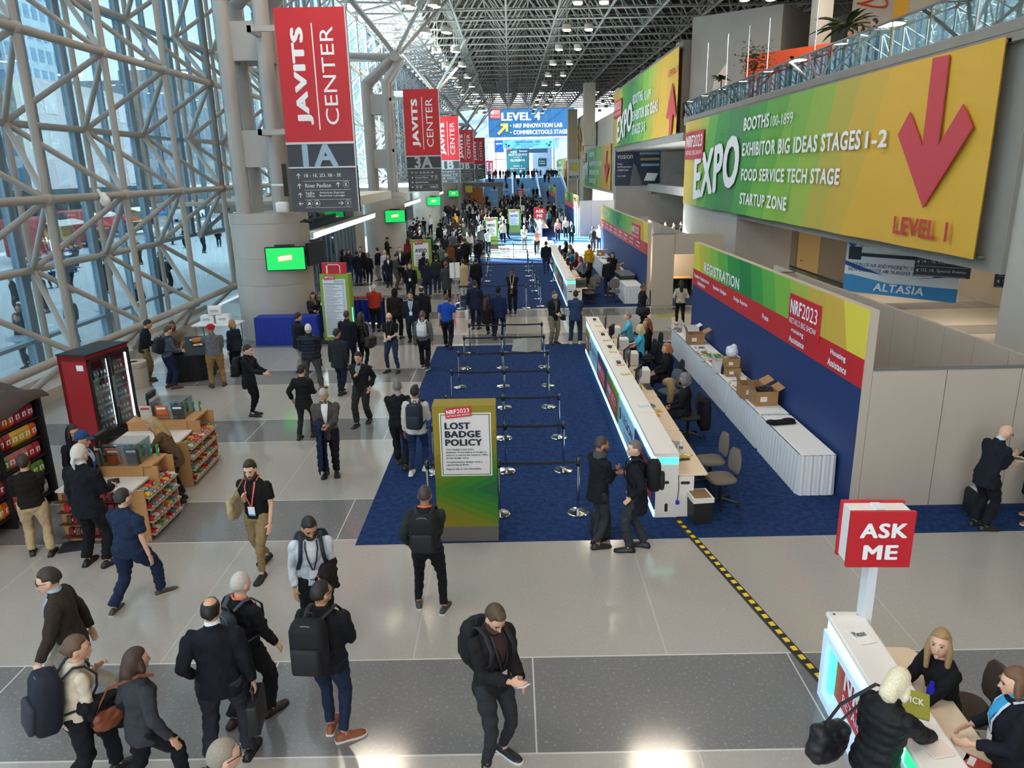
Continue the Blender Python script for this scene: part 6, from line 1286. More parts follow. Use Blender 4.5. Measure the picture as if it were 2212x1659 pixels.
for k, (x, y, z, w, lb) in enumerate(((-10.2, 24.6, .763, .42, 'white carton on the table by the glass, left one'), (-9.72, 24.65, .763, .42, 'white carton on the table by the glass, right one'), (-9.95, 24.62, 1.045, .42, 'white carton stacked on top by the glass wall'))):
    o = tag(MB().rbox((0, 0, .14), (w, .34, .27), .01).build('carton', M_WT, None, 40, (x, y, z), .1 * k), lb, 'box', 'white cartons by the glass wall'); MB().text('PAPER', (-.12, -.175, .1), (1, 0, 0), (0, 0, 1), .24, .08).build('lettering', M_GREY, o)
bn = thing('litter_bin', 'round concrete litter bin beside the drinks fridge', 'bin', tuple(G(295, 835))); MB().lathe([(.34, 0), (.34, .52), (.335, .53), (.335, .55), (.34, .56), (.36, .62), (.34, .70), (.14, .71), (.13, .66)], (0, 0, 0), 28).build('bin_body', mat('bdb3a4', .8, 0, .08, 6), bn, 40); MB().lathe([(.01, 0), (.13, 0)], (0, 0, .69), 20).build('opening', M_DARK, bn)
# ================================================================ street outside the glass
struct(MB().box(-90, -13.4, -30, 210, -.35, -.12).build('ground_1', mat('c2c6c8', .8, 0, .08, .5)))
struct(MB().box(-57, -41, -30, 210, -.12, -.10).build('road', mat('85898c', .85, 0, .1, .7)))
def facade(name, x, y0, y1, h, c, fl, bay, label, gl='5a6f80', depth=14):
    b = tag(MB().box(x - depth, x, y0, y1, -.1, h).build(name, mat(c, .8, 0, .08, .3)), label, 'building', 'buildings across the street')
    w = MB(); z = 4.6
    while z + fl * .7 < h:
        y = y0 + bay * .2
        while y + bay * .6 < y1: w.box(x, x + .06, y, y + bay * .62, z, z + fl * .62); y += bay
        z += fl
    if w.f: w.build('windows', mat(gl, .15, 0, .15, .2), b)
    MB().box(x, x + .35, y0, y1, 3.4, 4.0).build('cornice', mat('c9c4bb', .8), b); MB().box(x, x + .08, y0 + 1, y1 - 1, .1, 3.0).build('shopfront', mat('2c3238', .3, 0, .3, .5), b)
    return b
facade('building', -58, 76, 92.5, 50, '6f7c88', 3.6, 2.4, 'tall dark blue glass tower at the left edge across the street', '3d5a72')
facade('building', -58, 93.5, 122, 17.5, 'a9a7aa', 4.4, 4.6, 'pale panelled building in the middle of the view across the street', 'b4b4ba')
facade('building', -86, 138, 158, 62, '9fb0bb', 3.6, 2.4, 'glass office tower rising behind the panelled building', '6a8aa2')
facade('building', -58, 124, 150, 20, '7f8a93', 3.8, 2.8, 'grey block with wide windows right of the panelled building', '4a667c')
facade('building', -60, 152, 190, 25, '9a9690', 3.8, 2.8, 'brown block farthest along the street', '5b7082')
facade('building', -58, 40, 74, 30, '7d8890', 3.8, 2.6, 'grey glass block nearest along the street, mostly out of view', '45607a')
sc = thing('scaffold_shed', 'dark sidewalk shed along the panelled building', 'shed', (-54, 106, -.1)); MB().box(-3, 2, -19, 19, 3.3, 4.4).build('shed_deck', mat('27343a', .8), sc)
lg = MB()
for k in range(13): lg.box(1.7, 1.85, -18.9 + 3.1 * k, -18.75 + 3.1 * k, 0, 3.3)
lg.build('shed_posts', mat('55606a', .7), sc)
def van(x, y, rz, c, label, L=5.2, H=2.2):
    v = thing('van' if H > 2 else 'car', label, 'vehicle', (x, y, -.1), rz, 'vehicles in the street')
    MB().loft([[(-L / 2, s * .95, .45) for s in ()] or [(L * a, s, z) for (a, s, z) in ((-.5, -.92, .4), (.5, -.92, .4), (.5, .92, .4), (-.5, .92, .4))], [(L * a, s, z) for (a, s, z) in ((-.5, -.95, 1.0), (.5, -.92, 1.0), (.5, .92, 1.0), (-.5, .95, 1.0))], [(L * a, s, z) for (a, s, z) in ((-.48, -.85, H), (.26 if H > 2 else .12, -.82, H), (.26 if H > 2 else .12, .82, H), (-.48, .85, H))]]).build('body', mat(c, .3, 0, .03), v)
    MB().box(-L * .3, L * .28, -.94, .94, 1.1, H * .86).build('windows', mat('20303c', .1), v)
    for sx in (-.32, .32):
        for sy in (-.85, .85): MB().lathe([(.05, -.1), (.34, -.1), (.34, .1), (.05, .1)], (0, 0, 0), 16, 0, Matrix.Translation((L * sx, sy, .36)) @ Matrix.Rotation(pi / 2, 4, 'X')).build('wheel', M_BLACK, v, 40)
van(-44, 108, pi / 2, 'd9dcde', 'white van in the street beyond the small canopy'); van(-46, 122, pi / 2, 'c9ced2', 'pale car parked far along the street', 4.6, 1.5); van(-45, 92, pi / 2, '8f1d22', 'dark red van behind the food trucks'); van(-42, 99, pi / 2, 'c4c9cc', 'silver car between the food trucks and the white van', 4.6, 1.5); van(-47, 84, pi / 2, '2a3038', 'black car behind the red umbrella', 4.6, 1.5)
def truck(x, y, c, label, nm):
    t = thing('food_truck', label, 'food truck', (x, y, -.1), 0, 'food trucks on the pavement')
    MB().rbox((0, 0, 1.7), (2.4, 5.4, 2.6), .15).build('truck_body', mat(c, .4, 0, .15, 1), t, 50); MB().box(1.2, 1.24, -1.8, 1.4, 1.3, 2.3).build('serving_hatch', mat('e0a85a', .4, 0, .5, 3), t); MB().add([(1.2, -2.2, 2.7), (2.5, -2.2, 2.4), (2.5, 2.0, 2.4), (1.2, 2.0, 2.7), (1.2, -2.2, 2.75), (2.5, -2.2, 2.45), (2.5, 2.0, 2.45), (1.2, 2.0, 2.75)], [(0, 3, 2, 1), (4, 5, 6, 7), (0, 1, 5, 4), (1, 2, 6, 5), (2, 3, 7, 6), (3, 0, 4, 7)]).build('awning', mat('d9cfc4', .7, 0, .1), t)
    for sy in (-1.7, 1.7): MB().lathe([(.05, -.12), (.4, -.12), (.4, .12), (.05, .12)], (0, 0, 0), 16, 0, Matrix.Translation((1.1, sy, .4)) @ Matrix.Rotation(pi / 2, 4, 'Y')).build('wheel', M_BLACK, t, 40)
    MB().text(nm, (1.26, -1.6, 2.78), (0, 1, 0), (0, 0, 1), 2.6, .35, 0, .03).box(1.22, 1.25, -1.9, 1.3, 2.7, 3.2).build('name_board', mat('2a2f3a', .6), t)
truck(-37, 66, '8a2a28', 'red food truck under a pale awning outside the glass', 'cocktail'); truck(-39, 77, '2b2f36', 'dark food truck with a lit hatch outside the glass', 'carbon'); truck(-34, 55, 'a8322e', 'red food truck at the left edge outside the glass', 'grill')
for k, (x, y, c, lb) in enumerate(((-30.5, 57, 'b3262c', 'red parasol outside near the left edge'), (-32.5, 63.5, 'c23237', 'red parasol before the food trucks'), (-34, 72.5, '3b6fae', 'blue parasol beside the dark food truck'))):
    u = thing('parasol', lb, 'parasol', (x, y, -.1)); MB().lathe([(1.5, 2.2), (.8, 2.5), (.03, 2.75), (.03, 2.7), (.8, 2.44), (1.48, 2.16)], (0, 0, 0), 10).build('canopy', mat(c, .7), u); MB().tube((0, 0, 0), (0, 0, 2.7), .03).build('pole', M_METAL, u); MB().lathe([(.3, 0), (.3, .08), (.05, .1)]).build('foot', M_GREY, u)
for k, (x, y, lb) in enumerate(((-14.6, 17.6, 'round grey cafe table outside the glass, nearest'), (-14.8, 22.2, 'round grey cafe table outside the glass behind the snack rack'), (-14.7, 27.0, 'round grey cafe table outside the glass beside the column'))):
    o = thing('cafe_table', lb, 'table', (x, y, -.12), 0, 'cafe tables outside the glass'); MB().lathe([(.01, .98), (.55, .98), (.56, 1.0), (.55, 1.03), (.01, 1.03)], (0, 0, 0), 28).build('table_top', mat('9fb0bb', .4), o, 40); MB().tube((0, 0, .02), (0, 0, .98), .05).build('stem', M_METAL, o, 50); MB().lathe([(.28, 0), (.28, .03), (.05, .06)]).build('foot', M_METAL, o, 40)
# ================================================================ far end of the hall
M_BLUEW = mat('7fa9cc', .5, 0, .08, .4); M_SKYW = mat('dfe8ef', .6, 0, .04)
struct(MB().box(-12, -5.3, 150, 180, 3.3, 3.9).box(-5.5, -5.0, 130, 150, 0, 3.9).box(-12, 14, 149.6, 150.2, 3.4, 3.9).box(-5.0, 14, 150, 200, 3.3, 3.9).box(-13, -5.2, 149.4, 149.8, 2.7, 4.9).build('floor_3', M_BLUEW))
st = thing('blue_stairs', 'wide blue stairs and escalators rising at the far end of the hall', 'stairs', (0, 130, 0))
s = MB()
for k in range(24): s.box(-4.9, 9.6, 20 * k / 24, 20 * (k + 1) / 24 + .05, 0, 3.9 * (k + 1) / 24)
s.build('steps', mat('7fb0d8', .5, 0, .1, 1), st)
for k, x in enumerate((-5.0, .3, 4.9, 9.7)):
    MB().add([(x - .15, -1.5, 0), (x + .15, -1.5, 0), (x + .15, 20, 3.9), (x - .15, 20, 3.9), (x - .15, -1.5, 1.0), (x + .15, -1.5, 1.0), (x + .15, 20, 4.95), (x - .15, 20, 4.95)], [(0, 1, 2, 3), (4, 7, 6, 5), (0, 4, 5, 1), (3, 2, 6, 7), (0, 3, 7, 4), (1, 5, 6, 2)]).build('balustrade', mat('8fb6d6', .35, .1, .05), st)
lt = MB().text('Aaarghhhhh', (-3.6, -.05, .9), (1, 0, 0), (0, .0, 1), 3.2, .6, 0, .02).text('relief', (1.2, -.05, .9), (1, 0, 0), (0, 0, 1), 2.2, .6, 0, .02); lt2 = lt.build('lettering', M_WT, st, None, (0, 5.2, .95)); struct(MB().box(-12, -5.2, 148, 149.4, 2.2, 2.75).build('trim_8', mat('3c4650', .6)))
def flat(name, x0, x1, y, z0, z1, c, label, cat, th=.08):
    o = tag(MB().box(x0, x1, y, y + th, z0, z1).build(name, mat(c, .55, 0, .08, .6)), label, cat)
    if z0 > 9: MB().box(x0 + .3, x0 + .36, y, y + .06, z1, 19.3).box(x1 - .36, x1 - .3, y, y + .06, z1, 19.3).build('cable', M_GREY, o)
    return o
F = (1, 0, 0); U = (0, 0, 1)
tr = MB()
for y in (172, 174, 176, 180, 185): tr.box(-14, 14, y - .1, y + .15, 19.2, 19.5)
for k in range(9): tr.box(-14 + 3.5 * k - .12, -14 + 3.5 * k + .12, 190, 190.3, 3.9, 22).box(-14 + 3.5 * k - .1, -14 + 3.5 * k + .1, 149, 190, 19.5, 19.8)
for z in (3.9, 8, 12, 16, 20): tr.box(-14, 14, 190, 190.2, z - .1, z + .1)
struct(tr.build('window_9', M_STEEL))
lv = flat('level_banner', -4.9, 14.7, 180, 12.7, 18.9, '1a6296', 'huge blue level 4 banner across the far end of the hall', 'banner', .15)
t = MB(); t.text('LEVEL 4', (-1.9, 179.98, 16.3), F, U, 8.9, 1.75, 0, .05); t.text('NRF INNOVATION LAB', (.8, 179.98, 14.7), F, U, 11.2, .95, 0, .05); t.text('COMMERCETOOLS STAGE', (.8, 179.98, 13.25), F, U, 12.4, .95, 0, .05); t.ball((.2, 179.98, 15.15), .16).ball((.2, 179.98, 13.7), .16); t.build('lettering', M_WT, lv)
ar = MB().add([V((x, 179.9, z)) for x, z in ((-2.9, 13.6), (-2.5, 13.2), (-.95, 14.75), (-.95, 13.95), (-.4, 13.95), (-.4, 15.7), (-2.1, 15.7), (-2.1, 15.15), (-1.35, 15.15))], [tuple(range(9))]); ar.build('arrow', mat('e6cf4e', .6), lv)
q = MB(); nrf(q, (-4.4, 179.95, 16.75), F, U, 2.3, 2.1, lift=.03); q.build('logo_tag', [mat('c43a48', .6), M_WT], lv)
b = flat('hanging_banner', -1.6, 9.8, 172, 10.0, 11.9, '66b7dd', 'pale blue trim packaging banner below the level 4 banner', 'banner'); t = MB().text('TRIM PACKAGING - RFID', (1.0, 171.98, 11.1), F, U, 5.6, .5, 0, .02).text('In Store & Ecommerce Solutions', (1.2, 171.98, 10.65), F, U, 5.2, .3).text('Booth #3545', (2.5, 171.98, 10.2), F, U, 2.6, .32); t.build('lettering', mat('2f5f80', .6), b)
q = MB()
for x, z, r in ((-.9, 10.9, .2), (-.3, 10.6, .25), (-.8, 10.4, .12), (8.9, 11.2, .2), (8.6, 10.6, .28), (8.0, 10.9, .14)): circ(q, x, 171.97, z, r)
q.build('dots', mat('23495f', .6), b)
b = flat('hanging_banner', -3.5, -1.4, 174, 9.3, 11.9, '1d5fae', 'small royal blue banner left of the trim packaging banner', 'banner'); MB().text('aptos', (-3.2, 173.98, 10.9), F, U, 1.5, .4, 0, .02).build('lettering', M_WT, b)
b = flat('hanging_banner', 1.6, 8.4, 176, 9.1, 10.0, '24405f', 'dark navy strip banner under the pale blue one', 'banner'); MB().text('fietsen', (2.0, 175.98, 9.35), F, U, 1.8, .4).build('lettering', M_WT, b)
b = flat('hanging_banner', -.95, 4.5, 185, 4.2, 10.6, '2f7f86', 'teal food truck alley banner in front of the far white windows', 'banner')
t = MB()
for s_, z, w, h in (('FOOD TRUCK', 9.3, 3.4, .5), ('ALLEY & LOUNGE', 8.7, 4.4, .5), ('presented by', 8.2, 2, .25), ('GLASSBOX', 7.4, 3.5, .55), ('Level 4', 6.2, 2, .35), ('Crystal Palace', 5.6, 3.6, .35)): t.text(s_, (1.75 - w / 2, 184.98, z), F, U, w, h, 0, .03)
t.build('lettering', M_WT, b); q = MB(); nrf(q, (-1.0, 184.9, 9.9), (1, 0, .15), U, 1.8, .8, lift=.02); q.build('logo_tag', [M_RED, M_WT], b)
b = flat('hanging_banner', -5.6, -3.9, 176, 4.5, 7.6, '8f2434', 'dark red hanging sign near the far windows', 'sign'); MB().text('JAVITS', (-4.9, 175.98, 4.8), U, (-1, 0, 0), 2.4, .5, 0, .03).text('CENTER', (-4.1, 175.98, 4.8), U, (-1, 0, 0), 2.4, .5).build('lettering', M_WT, b)
b = flat('wall_screen', 6.6, 8.5, 184, 6.2, 8.0, '23444a', 'dark green board beside the far escalators', 'board'); MB().text('A warm', (6.8, 183.98, 7.2), F, U, 1.3, .3, 0, .02).text('welcome', (6.8, 183.98, 6.7), F, U, 1.4, .3, 0, .02).build('lettering', M_WT, b)
M_PALEB = mat('a9c2d6', .6, 0, .06, .4)
for k, q in enumerate(((-14, -5.2, 186, 187, 3.9, 20), (5.3, 9.8, 184.2, 187, 3.9, 12), (10.3, 14, 181, 186, 3.9, 12.5))): struct(MB().box(*q).build('wall_%d' % (27 + k), M_PALEB))
struct(MB().box(-12, 20, 204, 205, 0, 3.4).build('wall_19', M_SKYW))
pr = thing('far_parapet_graphics', 'row of pale, blue and green graphics along the far upper parapet', 'graphics', (0, 149.2, 3.35))
for x0, x1, c in ((-13, -8.6, '8fd0d8'), (-8.6, -6.6, '2f74c4'), (-6.6, -5.3, '4aa564')): MB().box(x0, x1, 0, .08, .25, 1.45).build('graphic_panel', mat(c, .5, 0, .1, 2), pr)
kb = thing('info_kiosk', 'grey roofed enquiry kiosk with an orange sign at the left of the far crowd', 'kiosk', (-4.4, 120, 0)); MB().box(-3.0, 3.2, -2.2, 2.2, 3.1, 3.7).build('roof', mat('77736e', .8), kb); MB().box(2.4, 3.1, -2.1, 2.1, 0, 3.1).box(-2.8, -.4, -2.0, 2.0, 0, 1.1).build('counter_body', mat('8d8a86', .8), kb); MB().box(-1.9, .1, -2.1, -1.9, .6, 3.0).build('sign_board', mat('b06a34', .7, 0, .3, 3), kb); MB().box(-2.6, -1.5, -2.25, -2.2, 2.3, 3.3).build('yellow_panel', mat('e0cf4a', .6), kb)
for k, (u, v, zz, lb) in enumerate(((1160, 478, 1.0, 'small red ask me sign on a white post by the second queue'), (1133, 422, 1.0, 'tiny red ask me sign in the far crowd'))):
    p = V((1.9, 51.5, 0)) if k == 0 else V((1.2, 99, 0)); o = thing('ask_me_sign', lb, 'sign', (p.x, p.y, 0), 0, 'far ask me signs'); MB().box(-.06, .06, -.04, .04, 0, 2.5).build('post', M_WT, o); MB().box(-.38, .38, -.08, .08, 2.3, 3.0).build('sign_panel', M_RED, o); MB().text('ASK', (-.28, -.085, 2.68), F, U, .56, .22, 0, .04).text('ME', (-.2, -.085, 2.38), F, U, .40, .22, 0, .04).build('lettering', M_WT, o); MB().box(-.5, .5, -.3, .3, 0, 1.05).build('stand', M_WT, o)
# ================================================================ queue posts with belts
M_BELT = mat('15181f', .6, 0, .05); M_CH = mat('d4d6d8', .12, 1.0, .02)
def stanchion(x, y, label, belts=(), group='chrome queue posts', h=.97):
    o = thing('queue_post', label, 'queue post', (x, y, .012), 0, group)
    MB().lathe([(.175, 0), (.178, .01), (.165, .022), (.06, .034), (.03, .04)], n=28).build('base', M_CH, o, 30)
    MB().tube((0, 0, .03), (0, 0, h - .13), .026, n=14).build('post', M_CH, o, 50)
    MB().lathe([(.028, h - .14), (.036, h - .13), (.036, h - .015), (.03, h), (.01, h + .004)], n=16).box(-.04, .04, -.012, .012, h - .10, h - .03).build('cassette', mat('5d6064', .2, .9, .03), o, 40)
    for (bx, by) in belts:
        d = V((bx - x, by - y, 0)); L = d.length; dr = d / L; nn = V((-dr.y, dr.x, 0)) * .003
        rows = [[dr * (.03 + (L - .06) * i / 8) + V((0, 0, h - .07 - .012 * sin(pi * i / 8))) for i in range(9)]][0]
        m = MB().loft([[p + nn + V((0, 0, .024)), p + nn - V((0, 0, .024)), p - nn - V((0, 0, .024)), p - nn + V((0, 0, .024))] for p in rows]); m.build('belt', M_BELT, o)
    return o
rows = [(-1.45, -.29, 1.01, 11.3), (-1.55, -.19, .89, 13.12), (-1.44, -.25, .92, 14.93), (-1.49, -.25, .80, 17.05), (-1.45, -.30, .88, 18.9), (-1.42, -.35, .86, 20.82), (-1.37, -.29, .87, 22.62)]
wh = ['nearest queue rope, beside the lost badge board', 'second queue rope from the lost badge board', 'third queue rope from the lost badge board', 'fourth queue rope from the lost badge board', 'fifth queue rope from the lost badge board', 'sixth queue rope, before the fallen grey sign', 'seventh queue rope, at the carpet end by the aisle']
for (xa, xb, xc, y), w_ in zip(rows, wh):
    stanchion(xa, y, 'left chrome post of the ' + w_); stanchion(xb, y, 'middle chrome post of the ' + w_, [(xa, y), (xc, y)]); stanchion(xc, y, 'right chrome post of the ' + w_)
for k, (x, y) in enumerate([(1.13, 30.75), (1.1, 32.6), (1.02, 34.85), (.96, 36.5), (1.01, 38.4), (.85, 40), (.88, 42.2), (.89, 44.1)]): stanchion(x, y, 'chrome post in the right line of the second queue', [(-2.2 if k == 0 else .95, 30.6)] if k == 0 else (), 'posts in the right line of the second queue')
for k, (x, y) in enumerate([(-1.3, 38.4), (-1.33, 40.5), (-1.36, 42.5), (-1.33, 44.3)]): stanchion(x, y, 'chrome post in the middle line of the second queue', (), 'posts in the middle line of the second queue')
for k, (x, y) in enumerate([(-2.19, 30.6), (-2.3, 32.1), (-2.35, 33.8), (-2.35, 35.8), (-2.3, 38.0)]): stanchion(x, y, 'chrome post in the left line of the second queue', [(2.06, 38)] if k == 4 else (), 'posts in the left line of the second queue')
stanchion(2.06, 38.0, 'single chrome post touching the front of the second counter'); stanchion(.54, 30.4, 'lone chrome post without belt at the head of the second queue', (), None)
for k, (x, y) in enumerate([(-1.5, 48.2), (.1, 48.2), (1.7, 48.2), (-1.6, 51.2), (.1, 51.2), (1.6, 51.2)]): stanchion(x, y, 'chrome post with a rope at the far end of the second carpet', [(x + 1.6, y)] if k % 3 < 2 else (), 'posts at the far end of the second carpet')
o = tag(MB().add([(-.5, -.05, .012), (0, -.22, .012), (.5, .05, .012), (-.5, .0, .012), (0, -.17, .012), (.5, .1, .012), (-.42, .20, .32), (0, .06, .40), (.42, .26, .30), (-.42, .24, .32), (0, .10, .40), (.42, .30, .30)], [(0, 1, 7, 6), (1, 2, 8, 7), (3, 9, 10, 4), (4, 10, 11, 5), (6, 7, 10, 9), (7, 8, 11, 10), (0, 6, 9, 3), (2, 5, 11, 8), (0, 3, 4, 1), (1, 4, 5, 2)]).build('folded_sign', mat('8b8d88', .5, .1, .08), None, None, (.42, 22.9, 0)), 'folded grey sign lying on the carpet under the farthest queue rope', 'sign')
# ================================================================ lost badge board
lb = thing('lost_badge_board', 'tall green board with the lost badge policy poster', 'board', (-1.22, 10.38, .012), R_(-.4))
Wd = .93
MB().box(0, Wd, 0, .36, 0, .245).build('plinth', mat('5a5552', .6, 0, .05), lb)
chev = steps_mat('chevron_print', lambda n, l, x, y, z: mth(n, l, 'ADD', mth(n, l, 'MULTIPLY', mth(n, l, 'ABSOLUTE', mth(n, l, 'SUBTRACT', z, .86)), .95), mth(n, l, 'MULTIPLY', mth(n, l, 'SUBTRACT', .95, x), .42)),
    [(0, '1d5a2f'), (.14, '22662b'), (.24, '2f6d1d'), (.34, '3f701a'), (.45, '557019'), (.56, '6c7019'), (.68, '786d18'), (.82, '80701c'), (.92, '8a7a22')])
MB().box(.0, Wd, 0, .36, .245, 2.19).build('board_body', chev, lb)
MB().box(.10, .86, -.008, 0, 1.09, 2.08).build('outer_border', mat('e8e6e2', .5), lb); MB().box(.115, .845, -.010, -.002, 1.105, 2.065).build('green_border', mat('4f6a2a', .5), lb); ps = MB().box(.13, .83, -.012, -.003, 1.12, 2.05).build('poster', mat('cfcbc8', .5, 0, .02), lb)
t = MB(); F = (1, 0, 0); U = (0, 0, 1)
for s, z, w in (('LOST', 1.835, .38), ('BADGE', 1.705, .53), ('POLICY', 1.575, .55)): t.text(s, (.175, -.014, z), F, U, w, .105, 0, .06)
for s, z, w in (('Your badge is priceless.', 1.50, .42), ('However, if you lose it or forget it,', 1.455, .60), ('there is a reprint fee equal to 100%', 1.41, .62), ('of the badge value.', 1.365, .34), ('Complimentary Badges have a', 1.30, .54), ('reprint fee of $400.', 1.255, .34), ('Reprint fee is non-refundable.', 1.19, .52)): t.text(s, (.18, -.014, z), F, U, w, .030, 0, .012)
t.build('lettering', mat('161d33', .6), ps); q = MB(); nrf(q, (.20, -.014, 2.0), (1, 0, .10), (-.1, 0, 1), .38, .15, lift=.008); q.build('logo_tag', [M_RED, M_WT], lb)
# ================================================================ boxes and papers on the skirted tables
M_CARD = mat('a37a50', .8, 0, .08, 5)
def carton(x, y, z, d, label, c=None, rz=0.0, open_=True, group=None):
    w, dp, h = d; e = .008
    o = thing('carton', label, 'box', (x, y, z), rz, group); m = mat(c, .75, 0, .06, 5) if c else M_CARD
    if open_:
        MB().box(-w / 2, w / 2, -dp / 2, -dp / 2 + e, 0, h).box(-w / 2, w / 2, dp / 2 - e, dp / 2, 0, h).box(-w / 2, -w / 2 + e, -dp / 2 + e, dp / 2 - e, 0, h).box(w / 2 - e, w / 2, -dp / 2 + e, dp / 2 - e, 0, h).box(-w / 2 + e, w / 2 - e, -dp / 2 + e, dp / 2 - e, 0, .01).build('carton_body', m, o)
        for sx, q in ((1, .5), (-1, 1.2)): MB().box(0, .5 * w, -dp / 2, dp / 2, 0, .006, 0, Matrix.Translation((sx * w / 2, 0, h)) @ Matrix.Rotation(0 if sx > 0 else pi, 4, 'Z') @ Matrix.Rotation(-q, 4, 'Y')).build('flap', m, o)
    else:
        MB().rbox((0, 0, h / 2), (w, dp, h), .008).build('carton_body', m, o); MB().box(-w / 2, w / 2, -.03, .03, h, h + .002).build('tape', mat('c9ab7c', .4), o)
    lbm = MB().box(-w * .3, w * .0, -dp / 2 - .002, -dp / 2, h * .3, h * .65); lbm.build('label_sticker', mat('e6e2d6', .5), o); return o
TZ = .752
for x, y, r, lb_ in ((5.14, 14.75, .05, 'open brown carton full of black lanyards'), (5.02, 15.25, -.03, 'yellow labelled carton just behind the lanyard carton')): carton(x, y, TZ, (.46, .42, .30), lb_, rz=r)
st_ = MB()
for k in range(40):
    a = random.random() * 6.3; c = V((random.uniform(-.13, .13), random.uniform(-.12, .12), random.uniform(-.02, .03))); st_.path([c + V((.07 * cos(a + q), .06 * sin(a + q), .03 * sin(q * 3))) for q in (0, .9, 1.8, 2.7, 3.6)], .007, 5)
tag(st_.build('lanyard_pile', mat('14161c', .4, 0, .3), None, 60, (5.14, 14.75, TZ + .30)), 'tangled heap of black lanyards in the open carton', 'lanyards', None, 'stuff')
carton(5.12, 16.95, TZ, (.34, .32, .20), 'small brown carton at the bottom of the pair with the plastic bag', open_=False); carton(5.10, 16.97, TZ + .205, (.33, .31, .22), 'small brown carton stacked below the clear plastic bag', open_=False)
tag(solid([MB().ball((0, 0, .13), (.15, .14, .14), 14, 10), MB().ball((.05, .03, .22), (.08, .07, .09)), MB().ball((-.06, -.02, .20), (.09, .08, .08))], .016, 2, 'pb') and link('plastic_bag', solid([MB().ball((0, 0, .13), (.15, .14, .14), 14, 10), MB().ball((.05, .03, .22), (.08, .07, .09)), MB().ball((-.06, -.02, .20), (.09, .08, .08))], .016, 2, 'plastic_bag'), None, (5.10, 16.97, TZ + .43)), 'crumpled clear plastic bag on top of the small cartons', 'bag').data.materials.append(mat('d3dae2', .2, 0, .15, 20))
carton(5.0, 17.35, TZ, (.40, .34, .26), 'white printer box with a brown flap on the skirted tables', 'dcdad6'); carton(5.05, 20.3, TZ, (.44, .36, .30), 'brown carton standing open on the far skirted table'); carton(5.2, 21.5, TZ, (.42, .34, .24), 'white carton with a brown lid at the far table end', 'dedcd8')
o = tag(MB().lathe([(.03, 0), (.034, .01), (.034, .17), (.018, .20), (.018, .24)], n=14).build('water_bottle', mat('131418', .3), None, 40, (4.93, 17.05, TZ)), 'black water bottle beside the small brown cartons', 'bottle')
tag(link('folded_cloth', solid([MB().rbox((0, 0, .03), (.5, .22, .05), .03), MB().ball((-.2, 0, .04), (.12, .12, .04)), MB().ball((.15, .03, .05), (.14, .10, .035))], .014, 2, 'folded_cloth'), None, (5.08, 13.45, TZ), .15), 'folded black cloth on the nearest skirted table', 'cloth').data.materials.append(cloth('131419'))
def heap(x, y, z, c, n, r, label, nm='lanyard_pile'):
    m = MB()
    for k in range(n):
        a = random.random() * 6.3; p = V((random.gauss(0, r * .45), random.gauss(0, r * .5), random.uniform(.008, .045))); m.path([p + V((.08 * cos(a + q), .06 * sin(a + q), .012 * sin(q * 3))) for q in (0, .8, 1.6, 2.4)], .008, 5)
    return tag(m.build(nm, mat(c, .5, 0, .3), None, 60, (x, y, z)), label, 'lanyards', None, 'stuff')
heap(5.12, 18.1, TZ, 'd4552c', 46, .26, 'heap of orange lanyards on the skirted tables'); heap(5.15, 18.75, TZ, '6f9a3c', 40, .24, 'heap of green lanyards on the skirted tables'); heap(4.98, 22.1, TZ, '2f86c4', 24, .16, 'heap of blue lanyards at the far end of the skirted tables'); heap(4.98, 21.85, TZ, 'd86a4a', 14, .10, 'small heap of salmon lanyards near the white lidded carton')
heap(5.0, 41, TZ, '3f8fc8', 30, .3, 'heap of blue badges on the second booth table'); heap(5.0, 38.5, TZ, '7db83c', 40, .35, 'heap of green lanyards on the second booth table'); heap(5.0, 36.8, TZ, 'd0442f', 20, .2, 'heap of red lanyards on the second booth table')
def leaflet(x, y, z, rz, c, label, group, w=.15, h=.21, txt=None):
    o = tag(MB().box(-w / 2, w / 2, -h / 2, h / 2, 0, .006).build('leaflet', mat(c, .45, 0, .1, 20), None, None, (x, y, z), rz), label, 'leaflet', group)
    MB().box(-w * .38, w * .38, h * .12, h * .36, .006, .007).build('printed_block', M_WT if c != 'e8e6e0' else mat('c2a53a', .5), o); return o
for k, (x, y, c) in enumerate(((4.98, 15.95, 'c98a3c'), (5.0, 16.35, 'e8e6e0'), (5.15, 16.4, 'e8e6e0'), (5.0, 19.3, '8e8a86'), (5.2, 19.45, 'e8e6e0'), (5.05, 19.75, '6b6f78'), (4.98, 19.1, '9a6a3c'))): leaflet(x, y, TZ, .3 * k, c, 'leaflet lying among the cartons on the skirted tables', 'leaflets on the skirted tables', .2, .26)
mc = thing('metal_case', 'open metal edged flight case on the second booth tables', 'case', (5.02, 33.6, .002), .05); MB().box(-.32, .32, -.8, .8, .76, .95).build('case_body', mat('2c2f33', .5, .2), mc); MB().box(-.34, .34, -.82, .82, .93, .97).build('metal_rim', M_METAL, mc)
carton(4.98, 36.1, TZ, (.4, .36, .26), 'brown carton near the metal case in the second booth'); carton(5.0, 42.5, TZ, (.42, .4, .28), 'brown carton farthest along the second booth tables')
